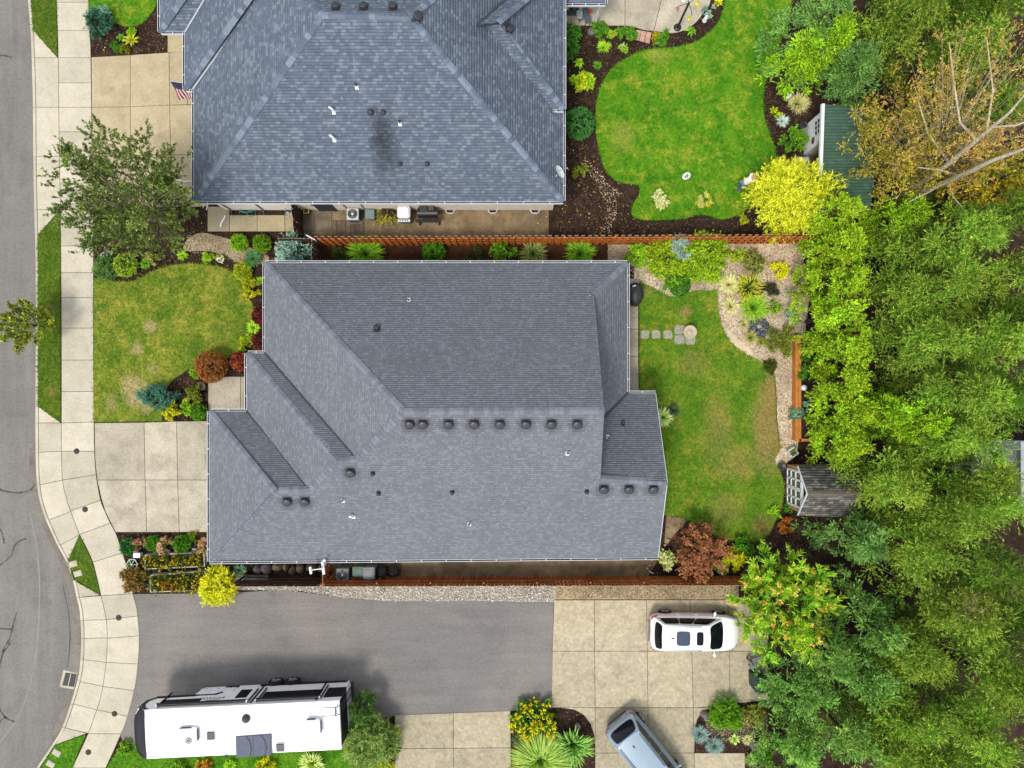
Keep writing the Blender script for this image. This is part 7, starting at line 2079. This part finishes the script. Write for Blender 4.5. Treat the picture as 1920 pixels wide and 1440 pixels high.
# --- back garden
shrub('low_shrub', 'lime rounded shrub at the north east house corner', 'shrub', 1193, 478, 19, .7, LIME, None, 'bush')
shrub('rhododendron', 'wide yellow green shrub mass left of the silver shrub', 'shrub', 1248, 486, 34, 1.1, LIME + OLIVE[:1] + GREEN[:1], GOLD[1], 'bush', n=300, ll=.12, lw=.07)
shrub('buddleia', 'silvery blue shrub in the middle of the fence side shrubs', 'shrub', 1272, 468, 22, 1.4, SILVER + BLUE[:1], None, 'bush', ll=.14, lw=.045)
shrub('rhododendron', 'broad bright green shrub right of the silver shrub', 'shrub', 1318, 482, 40, 1.1, GREEN + LIME, GOLD[1], 'bush', n=320, ll=.12, lw=.07)
shrub('spirea', 'green shrub in front of the silver shrub at the chip path', 'shrub', 1265, 515, 26, .7, GREEN + LIME[:1], None, 'bush')
shrub('spirea', 'straggling yellow orange shrub at the right end of the fence shrubs', 'shrub', 1378, 470, 17, .7, LIME + [T(214, 170, 60)], None, 'bush', n=90)
shrub('boxwood', 'clipped dark green oval dome beside the back lawn', 'shrub', 1275, 537, 19, .7, DEEP[:1] + BOX, None, 'dome', n=330, ll=.06)
shrub('pale_grass', 'upper pale straw coloured tuft on the chip path', 'grass', 1368, 533, 21, .55, TAN + CREAM[:1], CREAM[0], 'grass', lw=.03, n=330)
shrub('pale_grass', 'lower pale straw coloured tuft on the chip path', 'grass', 1370, 573, 18, .5, TAN, CREAM[0], 'grass', lw=.03, n=300)
shrub('phormium', 'dark spiky phormium between the pale tufts', 'phormium', 1403, 540, 30, .9, [T(90, 110, 40), T(60, 76, 30), T(160, 170, 60)], YEL_[0], 'grass', lw=.06, n=110)
shrub('feather_grass', 'fluffy bright green grass above the slate pebble mound', 'grass', 1413, 575, 29, .7, GREEN + LIME[:1], LIME[2], 'grass', lw=.03, n=420)
shrub('mugo_pine', 'olive shrub with pale tips near the fence end', 'shrub', 1413, 492, 20, .7, OLIVE + [T(70, 90, 30)], TAN[0], 'bush')
shrub('golden_shrub', 'small bright yellow shrub on the wood chips', 'shrub', 1463, 504, 14, .5, GOLD, None, 'bush')
shrub('dark_shrub', 'small grey green shrub right of the phormium', 'shrub', 1443, 545, 13, .5, [T(90, 96, 70), T(66, 74, 50)], None, 'bush')
shrub('low_shrub', 'green and yellow trailing plant right of the fluffy grass', 'perennial', 1448, 577, 12, .3, LIME + DEEP[:1], None, 'bush', n=80)
shrub('bronze_sedge', 'tan tuft left of the slate pebble mound', 'grass', 1396, 608, 12, .35, TAN + OLIVE[:1], None, 'grass', lw=.03)
shrub('bronze_sedge', 'olive tuft below the slate pebble mound', 'grass', 1408, 632, 14, .35, OLIVE, TAN[0], 'grass', lw=.03)
shrub('bronze_sedge', 'brown green tuft at the foot of the slate pebble mound', 'grass', 1427, 641, 10, .3, OLIVE + TAN[:1], None, 'grass', lw=.03)
shrub('juniper', 'low feathery olive juniper above the timber planter', 'juniper', 1462, 638, 23, .6, OLIVE, None, 'bush', ll=.14, lw=.035, ry=1.2)
shrub('low_shrub', 'dark mossy clump at the chip path corner', 'shrub', 1443, 687, 12, .25, [T(90, 100, 40)], None, 'bush')
shrub('daylily', 'spiky lime tuft touching the east gutter', 'daylily', 1243, 783, 19, .5, LIME + SILVER[:1], CREAM[0], 'grass', lw=.05)
shrub('lavender', 'dark grey green tuft beside the lime one on the lawn', 'lavender', 1263, 769, 14, .4, [T(84, 110, 76), T(60, 86, 56)], None, 'grass', lw=.03)
shrub('hellebore', 'big glossy leaved plant over the timber planter', 'perennial', 1497, 775, 20, .8, [T(90, 140, 100), T(60, 110, 70), T(170, 200, 170)], None, 'rosette', n=14, z0=.1, lw=.6)
shrub('hellebore', 'smaller glossy leaved plant in the timber planter', 'perennial', 1517, 760, 16, .8, [T(80, 130, 90), T(150, 186, 150)], None, 'rosette', n=12, z0=.1, lw=.6)
shrub('fern', 'deep green fern in the upper timber planter', 'fern', 1516, 690, 17, .7, BOX, None, 'bush', ry=1.6, z0=.2)
shrub('orange_shrub', 'orange leaved shrub below the small shed', 'shrub', 1474, 985, 12, .5, [T(210, 130, 50), T(180, 100, 40)], T(226, 170, 80), 'bush')
shrub('perennial', 'lime clump in front of the white glazed shed', 'perennial', 1452, 960, 11, .25, LIME, None, 'bush', n=70)
shrub('perennial', 'small green clump at the shed south corner', 'perennial', 1476, 955, 7, .25, BOX, None, 'bush', n=70)
# --- around the maple
tree('japanese_maple', 'rusty brown japanese maple beside the house gable', 'tree', 1303, 1020, 2.6, 1.36, MAPLE, T(206, 150, 96), 'round', nl=80, nb=12, per=12, ll=.1, lw=.06, bl=.32, cz=1.5, spread=.9, trunk_r=.06)
shrub('variegated_shrub', 'cream and lime variegated shrub left of the maple', 'shrub', 1251, 1048, 15, .6, CREAM + LIME[:1], None, 'bush', ll=.11, lw=.07)
shrub('golden_grass', 'golden thread shrub right of the maple', 'shrub', 1376, 1044, 18, .7, GOLD[:2] + YEL_, None, 'bush', ll=.16, lw=.03)
shrub('laurel', 'glossy deep green shrub above the golden one', 'shrub', 1394, 1027, 17, .7, BOX + GREEN[:1], None, 'bush', ll=.12, lw=.07)
shrub('variegated_shrub', 'small lime shrub between maple and south fence', 'shrub', 1355, 1065, 10, .45, LIME + CREAM[:1], None, 'bush')
# --- front corner bed by the flower boxes
shrub('boxwood', 'dark green boxwood ball at the sidewalk, leftmost of three', 'shrub', 241, 1025, 14, .55, DEEP, None, 'dome')
shrub('boxwood', 'green boxwood ball between pink and peach sedum', 'shrub', 288, 1019, 13, .55, BOX, None, 'dome')
shrub('boxwood', 'green boxwood ball right of the peach sedum', 'shrub', 341, 1020, 14, .55, BOX, None, 'dome')
shrub('sedum', 'pink flowering sedum beside the leftmost boxwood', 'flower', 263, 1022, 12, .45, [T(140, 150, 90)], None, 'bush', flowers=(PINKF, 120, .06), ll=.08)
shrub('sedum', 'peach flowering sedum between the two right boxwoods', 'flower', 311, 1022, 13, .45, [T(150, 150, 80)], None, 'bush', flowers=(PEACH, 120, .06), ll=.08)
shrub('sedum', 'peach sedum partly under the house corner gutter', 'flower', 386, 1024, 14, .45, [T(150, 150, 80)], None, 'bush', flowers=(PEACH, 130, .06), ll=.08, ry=1.3)
shrub('marigold', 'small orange flowers below the driveway edge', 'flower', 363, 1006, 7, .2, GREEN, None, 'bush', flowers=(OF, 16, .05), n=60)
shrub('heather', 'reddish brown mottled shrub below the hexagon trellis', 'shrub', 252, 1086, 20, .7, [T(130, 120, 50), T(150, 90, 56), T(96, 110, 44)], T(196, 160, 90), 'bush', n=260)
shrub('trellis_plant', 'green plant growing inside the hexagon trellis', 'perennial', 248, 1058, 8, .3, GREEN, None, 'bush', n=70)
shrub('golden_globe', 'brilliant yellow globe cypress between flower boxes and drive', 'shrub', 412, 1098, 31, 1.1, GOLD + [T(160, 190, 30, 1.2)], GOLD[2], 'bush', n=330, ll=.12, lw=.05)
shrub('yucca', 'blue green spiky yucca under the south west eave', 'yucca', 449, 1070, 14, .5, [T(130, 170, 130), T(100, 146, 104)], None, 'grass', lw=.04)
shrub('perennial', 'small white flowered plant at the south west gutter', 'flower', 404, 1062, 9, .35, GREEN, None, 'bush', flowers=([T(240, 240, 230)], 20, .05), n=70)
# --- along the trailer and the drive island
shrub('juniper', 'feathery green juniper right of the trailer', 'juniper', 693, 1388, 43, 2.0, [T(120, 160, 70), T(92, 138, 60), T(164, 186, 96)], T(190, 206, 116), 'bush', n=420, ll=.16, lw=.035, ry=1.0)
shrub('juniper', 'pointed green juniper spire at the trailer rear', 'juniper', 684, 1325, 18, 2.3, [T(90, 136, 60), T(64, 108, 46)], T(150, 176, 90), 'bush', n=330, ll=.18, lw=.04, ry=1.5)
shrub('euonymus', 'dark clump behind the juniper by the concrete drive', 'shrub', 725, 1400, 19, .9, DEEP[:2] + OLIVE[:1], None, 'bush')
shrub('golden_shrub', 'yellow variegated shrub at the concrete drive edge', 'shrub', 738, 1375, 9, .4, YEL_, None, 'bush')
shrub('golden_shrub', 'yellow flowering shrub at the bottom edge by the concrete drive', 'shrub', 728, 1436, 13, .5, YEL_ + LIME[:1], None, 'bush')
shrub('pale_grass', 'yellow green grass tuft along the trailer side', 'grass', 585, 1432, 24, .7, LIME + TAN[:1], CREAM[0], 'grass', lw=.035, n=330)
shrub('golden_shrub', 'yellow clump peeking from under the trailer middle', 'shrub', 500, 1438, 16, .5, YEL_ + GOLD[:1], None, 'bush')
shrub('orange_shrub', 'orange tinted clump below the trailer', 'shrub', 380, 1438, 13, .4, [T(226, 150, 60), T(200, 190, 60)], None, 'bush')
shrub('perennial', 'green perennial clump below the trailer front', 'perennial', 340, 1440, 14, .4, GREEN + LIME, None, 'bush')
shrub('perennial', 'lime grass tuft right of the orange clump', 'perennial', 432, 1436, 12, .4, LIME, None, 'grass')
shrub('perennial', 'lime and green perennial at the trailer nose', 'perennial', 235, 1401, 10, .35, LIME[:1] + BOX, LIME[2], 'bush', n=110)
shrub('coneflower', 'wide mass of golden yellow flowers in the drive island', 'flower', 1003, 1348, 33, .75, GREEN[:2] + DEEP[:1], None, 'bush', rx=1.2, flowers=([T(250, 222, 20, 1.2), T(246, 206, 20, 1.2)], 480, .075), n=260)
shrub('feather_grass', 'big pale green feather grass in the drive island', 'grass', 1014, 1430, 58, 1.2, [T(146, 190, 56), T(120, 170, 44), T(170, 204, 84)], T(190, 214, 110), 'grass', lw=.035, n=800)
shrub('acanthus', 'tall lobed green acanthus leaves in the drive island', 'perennial', 1074, 1400, 40, 1.2, [T(120, 172, 74), T(92, 146, 56)], T(150, 196, 90), 'grass', lw=.1, n=110)
shrub('lavender', 'upper grey green lavender at the island left edge', 'lavender', 971, 1386, 13, .4, [T(120, 134, 90), T(96, 112, 70)], None, 'grass', lw=.03)
shrub('lavender', 'lower grey green lavender at the island left edge', 'lavender', 970, 1413, 12, .4, [T(112, 126, 86), T(90, 106, 66)], None, 'grass', lw=.03)
shrub('orange_shrub', 'orange brown clump at the island bottom left', 'shrub', 964, 1432, 9, .3, [T(200, 120, 60), T(150, 110, 50)], None, 'bush', n=70)
shrub('mugo_pine', 'round dark green pine in the rockery', 'shrub', 1360, 1339, 27, .9, BOX + GREEN[:1], LIME[0], 'bush', n=320, ll=.14, lw=.04)
shrub('spirea', 'yellow green open shrub right of the rockery pine', 'shrub', 1412, 1342, 17, .6, YEL_[1:] + OLIVE, TAN[0], 'bush', n=130)
shrub('blue_fescue', 'left silver blue fescue tuft in the rockery', 'grass', 1312, 1376, 18, .4, [T(130, 160, 150), T(104, 138, 126)], T(164, 188, 180), 'grass', lw=.03, n=420)
shrub('blue_fescue', 'right silver blue fescue tuft in the rockery', 'grass', 1340, 1399, 18, .4, [T(130, 160, 150), T(104, 138, 126)], T(164, 188, 180), 'grass', lw=.03, n=420)
shrub('perennial', 'bright green clump between fescue and cream tuft', 'perennial', 1378, 1386, 11, .3, LIME, CREAM[0], 'grass', lw=.04)
shrub('pale_grass', 'cream coloured tuft beside the long rock', 'grass', 1402, 1387, 11, .35, CREAM + TAN[:1], None, 'grass', lw=.03, n=260)
shrub('mugo_pine', 'bright green cushion pine right of the long rock', 'shrub', 1433, 1414, 18, .6, GREEN + LIME[:1], None, 'bush')
shrub('heather', 'striped green grass below the long rock', 'grass', 1408, 1424, 14, .4, GREEN + CREAM[:1], None, 'grass', lw=.03)
# --- neighbour garden
shrub('hydrangea', 'tall leafy hedge plant against the blue grey house', 'shrub', 1068, 74, 20, 1.0, DEEP + BOX, None, 'bush', rx=.7, ry=1.6, ll=.15, lw=.1)
shrub('hosta', 'lime hosta below the tall leafy hedge plant', 'hosta', 1086, 117, 13, .35, LIME, None, 'rosette', n=18)
shrub('hosta', 'larger yellow green shrub above the dark globe', 'shrub', 1092, 154, 17, .6, LIME + YEL_[:1], None, 'bush', ll=.14, lw=.09)
shrub('globe_shrub', 'big dark green globe shrub at the neighbour wall', 'shrub', 1086, 231, 28, 1.3, DEEP, T(110, 168, 90), 'dome', n=420, ll=.08, lw=.04)
shrub('fern', 'lacy fern beside the round stone dome', 'fern', 1125, 54, 12, .4, GREEN, None, 'bush')
shrub('sedge', 'fresh lime sedge in the upper dark bed', 'grass', 1132, 88, 14, .4, LIME, None, 'grass', lw=.04)
shrub('sedge', 'small green sedge below the lime one', 'grass', 1120, 122, 9, .25, GREEN, None, 'grass', lw=.035)
shrub('perennial', 'leafy perennial left of the pink pavers', 'perennial', 1165, 58, 10, .35, GREEN, None, 'bush', n=90)
shrub('perennial', 'green dome touching the pink pavers on the left', 'perennial', 1183, 63, 10, .4, GREEN, None, 'bush')
shrub('perennial', 'yellow edged perennial touching the pink pavers on the right', 'perennial', 1227, 70, 8, .3, OLIVE + YF[:1], None, 'bush')
shrub('perennial', 'rounded green perennial right of the yellow edged one', 'perennial', 1242, 70, 11, .35, GREEN, None, 'bush')
shrub('hosta', 'green hosta on the patio rim below the pole', 'hosta', 1296, 57, 13, .35, GREEN + LIME[:1], None, 'rosette', n=20)
shrub('perennial', 'tiny white flowered plant in the dark upper bed', 'flower', 1168, 92, 6, .25, LIME, None, 'bush', flowers=([T(240, 236, 200)], 12, .05), n=50)
shrub('perennial', 'tiny orange and white flowered plant above the lime sedge', 'flower', 1148, 67, 6, .25, LIME, None, 'bush', flowers=(OF + [T(244, 240, 236)], 12, .05), n=50)
shrub('perennial', 'olive clump at the lower neighbour wall', 'perennial', 1088, 318, 13, .35, OLIVE, None, 'bush', n=80)
shrub('golden_grass', 'yellow spiky tuft at the top of the patio bed', 'grass', 1347, 4, 9, .3, YEL_, None, 'grass', lw=.04)
shrub('sage', 'grey green clump by the white statue', 'perennial', 1331, 20, 10, .3, SILVER + GREEN[:1], None, 'bush', n=80)
shrub('hydrangea', 'cream flowering bush on the lawn, larger of two', 'shrub', 1240, 374, 14, .55, CREAM + LIME[:1], None, 'bush', flowers=([T(240, 238, 190)], 60, .09))
shrub('hydrangea', 'yellow green bush on the lawn, smaller of two', 'shrub', 1321, 375, 12, .5, YEL_ + CREAM[:1], None, 'bush')
shrub('golden_cypress', 'huge golden yellow cypress in front of the green roofed shed', 'shrub', 1490, 370, 69, 2.8, [T(226, 228, 34, 1.3), T(200, 212, 32, 1.2), T(100, 146, 26, .9), T(236, 236, 60, 1.3)], T(240, 242, 80, 1.2), 'bush', n=260, per=20, ll=.17, lw=.05, rx=1.05, ry=.78, dens=1.6)
shrub('tan_grass', 'round straw green grass behind the lawn', 'grass', 1497, 194, 21, .8, TAN + LIME[:1], TAN[2], 'grass', lw=.03, n=420)
shrub('lambs_ear', 'silver spiky tuft left of the shed', 'grass', 1467, 226, 13, .35, SILVER, None, 'grass', lw=.04)
shrub('boxwood', 'bright green round shrub in front of the shed window', 'shrub', 1486, 262, 20, .8, GREEN + BOX[:1], LIME[0], 'bush')
shrub('perennial', 'flat yellow leaf clump above the silver tuft', 'perennial', 1456, 211, 8, .2, LIME + YEL_[:1], None, 'bush', n=60)
shrub('weed_clump', 'pale leafy shoots at the left foot of the golden cypress', 'perennial', 1396, 372, 10, .5, LIME, None, 'bush', n=60)
shrub('weed_clump', 'yellow leaf clump in the red bed left of the golden cypress', 'perennial', 1390, 413, 9, .2, YEL_ + OLIVE[:1], None, 'bush', n=60)

# --- the hedge and the trees on the right
ARB = [T(138, 188, 30, 1.4), T(106, 166, 26, 1.35), T(164, 204, 44, 1.45), T(62, 120, 20, 1.0)]
PINE = [T(104, 154, 42, 1.35), T(80, 136, 36, 1.3), T(52, 104, 28, 1.15), T(132, 168, 54, 1.4)]
CED = [T(112, 162, 66, 1.55), T(84, 142, 52, 1.5), T(58, 110, 38, 1.3), T(146, 186, 86, 1.6)]
SPR = [T(98, 146, 56, 1.45), T(72, 120, 42, 1.45), T(122, 166, 76, 1.45)]
H = 'lime arborvitae in the hedge '
for i, (x, y, h, lab) in enumerate(((1523, 432, 5.0, H + 'nearest the cedar fence end'), (1524, 490, 5.2, H + 'second below the cedar fence'), (1522, 548, 5.4, H + 'third below the cedar fence'), (1526, 603, 5.1, H + 'behind the pale green pot rim'), (1536, 660, 5.0, H + 'behind the upper timber planter'), (1540, 716, 4.6, H + 'behind the white globe'), (1545, 770, 4.8, H + 'behind the glossy leaved planter plants'), (1540, 822, 4.6, H + 'at the lower planter end'))):
    tree('arborvitae', lab, 'tree', x - 12, y, h, 1.2, ARB, T(204, 220, 60, 1.1), 'column', nl=34, per=11, ll=.11, lw=.04, start=.06, spread=.5, puff=(5, .25, 10, .9, .17), group='lime arborvitae hedge along the planter', seed=i, limb_up=.55)
PT = dict(kind='pine', nl=28, per=13, ll=.12, lw=.031, spread=.45, puff=(5, .52, 17, .5, .26), limb_up=.45)
for i, (x, y, h, r, lab) in enumerate((
        (1640, 500, 9.5, 2.3, 'olive pine right of the upper hedge below the orange birch'), (1620, 575, 8.6, 2.2, 'olive pine behind the middle of the hedge'), (1700, 560, 11, 2.4, 'tall olive pine at the right edge level with the birdbath'),
        (1618, 655, 8.4, 2.1, 'olive pine behind the white globe planter'), (1690, 655, 10.5, 2.4, 'tall olive pine at the right edge above the white house'), (1655, 735, 9.6, 2.2, 'olive pine with bare twigs left of the white house'),
        (1705, 465, 10.5, 2.4, 'shaded pine at the right edge below the birch trunks'), (1576, 886, 7.2, 2.0, 'olive pine overhanging the small shed roof'), (1645, 930, 8.8, 2.2, 'olive pine below the white house'), (1700, 905, 9.0, 2.1, 'olive pine at the right edge below the white house wall'),
        (1610, 985, 8.0, 2.1, 'olive pine with a bare broken top right of the blue spruce'), (1690, 1000, 10, 2.3, 'broad pine at the right edge level with the maple'), (1660, 1075, 9.2, 2.2, 'yellow tipped pine right of the lower cedars'), (1610, 1160, 8.6, 2.1, 'olive pine behind the lower cedars'),
        (1690, 1160, 10, 2.3, 'olive pine at the right edge level with the estate car'), (1590, 1250, 8.0, 2.2, 'yellow tipped pine near the bottom right'), (1660, 1240, 9.6, 2.3, 'last olive pine at the bottom right corner'), (1592, 135, 8.0, 2.2, 'green pine above the shed between lime cypress and orange birch'), (1660, 90, 9.5, 2.3, 'shaded pine in the top right behind the birch'), (1690, 195, 9.0, 2.3, 'pine showing through the thin orange birch at the right edge'), (1640, 30, 8.6, 2.3, 'green pine on the top edge right of the lime cypress'), (1735, 110, 9.0, 2.3, 'shaded pine in the far top right corner'), (1715, 300, 8.4, 2.2, 'shaded pine under the orange birch at the right edge'),
        (1668, 806, 8.2, 2.0, 'olive pine standing over the upper part of the white house'), (1700, 868, 8.4, 2.0, 'olive pine in front of the lower part of the white house'), (1765, 620, 10, 2.3, 'shaded pine behind the tall olive ones at the right edge'), (1760, 735, 9.0, 2.2, 'shaded pine directly above the white house roof'), (1560, 1300, 7.2, 2.1, 'olive pine between cedars and the bottom edge'), (1625, 1330, 8.2, 2.3, 'yellow tipped pine cut by the bottom edge'), (1700, 1310, 9.4, 2.3, 'shaded pine in the bottom right corner'), (1745, 1090, 9.4, 2.3, 'shaded pine at the right edge level with the gravel strip'), (1755, 1210, 9.6, 2.3, 'shaded pine at the right edge level with the van'))):
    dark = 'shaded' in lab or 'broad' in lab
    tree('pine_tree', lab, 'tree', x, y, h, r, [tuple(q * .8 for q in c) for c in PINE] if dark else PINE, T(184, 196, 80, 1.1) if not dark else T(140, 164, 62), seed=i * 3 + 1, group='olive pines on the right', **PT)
for i, (x, y, h, r, lab) in enumerate(((1492, 1175, 6.0, 1.9, 'fresh green cedar behind the parking pad end'), (1462, 1245, 5.0, 1.8, 'fresh green cedar behind the dark green bin'), (1452, 1335, 4.6, 1.7, 'fresh green cedar right of the rockery'), (1545, 1205, 7.0, 2.0, 'tall fresh green cedar among the lower right trees'), (1515, 1300, 6.4, 2.0, 'fresh green cedar at the bottom edge'), (1455, 1400, 5.0, 1.8, 'fresh green cedar half cut by the bottom edge'), (1560, 1120, 6.6, 1.9, 'fresh green cedar right of the sumac'))):
    tree('cedar_tree', lab, 'tree', x, y, h, r, CED, T(166, 206, 110, 1.15), 'cone', nl=42, per=13, ll=.1, lw=.04, spread=.3, limb_up=.4, puff=(5, .34, 9, 1.8, .22), seed=i * 5, group='fresh green cedars at the lower right')
for x, y, h, r, lab in ((1552, 985, 5.6, 1.8, 'blue green spruce below the small shed'), (1538, 188, 5.2, 1.8, 'blue green spruce above the green roofed shed'), (1476, 110, 6.4, 1.9, 'dark green spruce at the top beside the lawn')):
    tree('spruce_tree', lab, 'tree', x, y, h, r, SPR, T(146, 186, 116, 1.1), 'cone', nl=46, per=12, ll=.1, lw=.036, limb_up=.2, spread=.28, puff=(6, .34, 9, 1.8, .22), seed=int(x))
for x, y, h, r, lab in ((1592, 768, 5.6, 1.3, 'lime green cypress behind the lower hedge end'), (1634, 792, 6.2, 1.3, 'lime green cypress left of the white house wall'), (1466, 152, 4.0, 1.45, 'lime green cypress right of the neighbour lawn'), (1505, 140, 5.2, 1.5, 'lime green cypress behind the other near the top edge'), (1622, 440, 5.6, 1.3, 'young bright green cypress under the birch trunks')):
    tree('lime_cypress', lab, 'tree', x, y, h, r, ARB, T(196, 226, 60, 1.2), 'cone', nl=42, per=11, ll=.11, lw=.042, limb_up=.5, spread=.3, puff=(6, .3, 10, 1.2, .22), seed=int(y))
tree('sumac', 'sumac with orange flower heads hanging over the white car', 'tree', 1434, 1102, 4.4, 2.45, [T(110, 172, 40, 1.45), T(76, 144, 34, 1.4), T(150, 198, 50, 1.5)], T(206, 216, 60, 1.1), 'round', nl=58, nb=8, per=26, ll=.24, lw=.07, bl=.8, spread=.6, cz=2.6, flat=1.2, clump=.5, blossoms=([T(244, 196, 90, 1.1), T(236, 170, 70, 1.1), T(248, 214, 120, 1.1)], 110, .13), trunk_r=.07)
ob = tree('orange_birch', 'tall pale birch with thin orange brown leaves and white stems at the top right', 'tree', 1690, 362, 10.0, 3.3, [T(196, 166, 80, 1.05), T(196, 150, 76, 1.05), T(166, 158, 60, 1.05), T(206, 176, 108, 1.05)], T(222, 190, 112), 'round', nl=110, nb=12, per=10, ll=.12, lw=.045, bl=.8, bark=BIRCH_BARK, cz=7.2, spread=.85, lean=(-1.6, 2.4), trunk_r=.12)
def stem(pts, r0, r1):
    o = ob.location; q = [P(*p) - o for p in pts]
    MB().tube(q, list(np.linspace(r0, r1, len(q))), 9).build('stem', BIRCH_BARK, ob)
stem([(1668, 372, .0), (1725, 345, 3.6), (1780, 306, 6.4), (1832, 262, 8.6), (1892, 212, 10.6), (1945, 150, 12)], .17, .02)
stem([(1672, 374, .0), (1735, 357, 3.8), (1795, 333, 6.6), (1862, 300, 9.0), (1935, 274, 10.8), (2010, 240, 12)], .17, .02)
stem([(1800, 330, 5.5), (1760, 318, 6.2), (1722, 314, 6.6)], .07, .02)
stem([(1776, 338, 5.0), (1742, 360, 6.0), (1705, 378, 6.6)], .06, .02)
stem([(1776, 345, 5.0), (1790, 372, 5.8), (1812, 398, 6.2)], .05, .02)
stem([(1830, 262, 7.0), (1800, 230, 7.8), (1788, 150, 8.6), (1780, 80, 9.2)], .06, .015)
stem([(1862, 238, 9.6), (1905, 235, 10.4), (1960, 215, 11)], .05, .015)
stem([(1850, 246, 7.6), (1862, 170, 8.6), (1850, 70, 9.4)], .05, .015)
stem([(1780, 306, 5.2), (1740, 250, 6.6), (1722, 190, 7.2)], .06, .015)
tree('yellow_birch', 'olive yellow leafy tree over the right part of the green shed roof', 'tree', 1616, 322, 7.0, 2.6, [T(172, 164, 50, 1.15), T(146, 148, 44, 1.15), T(196, 180, 70, 1.15), T(120, 130, 40, 1.1)], T(206, 188, 84), 'round', nl=80, per=8, ll=.11, lw=.05, bark=BIRCH_BARK, cz=4.4, spread=.5, trunk_r=.1, puff=(3, .42, 13, .4))
tree('yellow_tree', 'small yellow orange leaved tree at the right edge under the birch', 'tree', 1720, 400, 7.5, 1.9, [T(150, 170, 40, 1.2), T(206, 170, 50, 1.2), T(110, 150, 40, 1.2)], T(226, 190, 60), 'round', nl=60, nb=11, per=12, ll=.16, lw=.08, bl=.6, cz=5.2, spread=.85)
tree('dead_spruce', 'bare grey tree top with dead twigs among the lower right pines', 'tree', 1640, 1062, 8.6, 1.1, [T(190, 160, 110), T(150, 130, 90)], None, 'cone', nl=36, nb=5, per=3, ll=.16, lw=.02, bl=.3, bark=BIRCH_BARK, start=.78, trunk_r=.05, limb_up=.5, lean=(.3, .2))
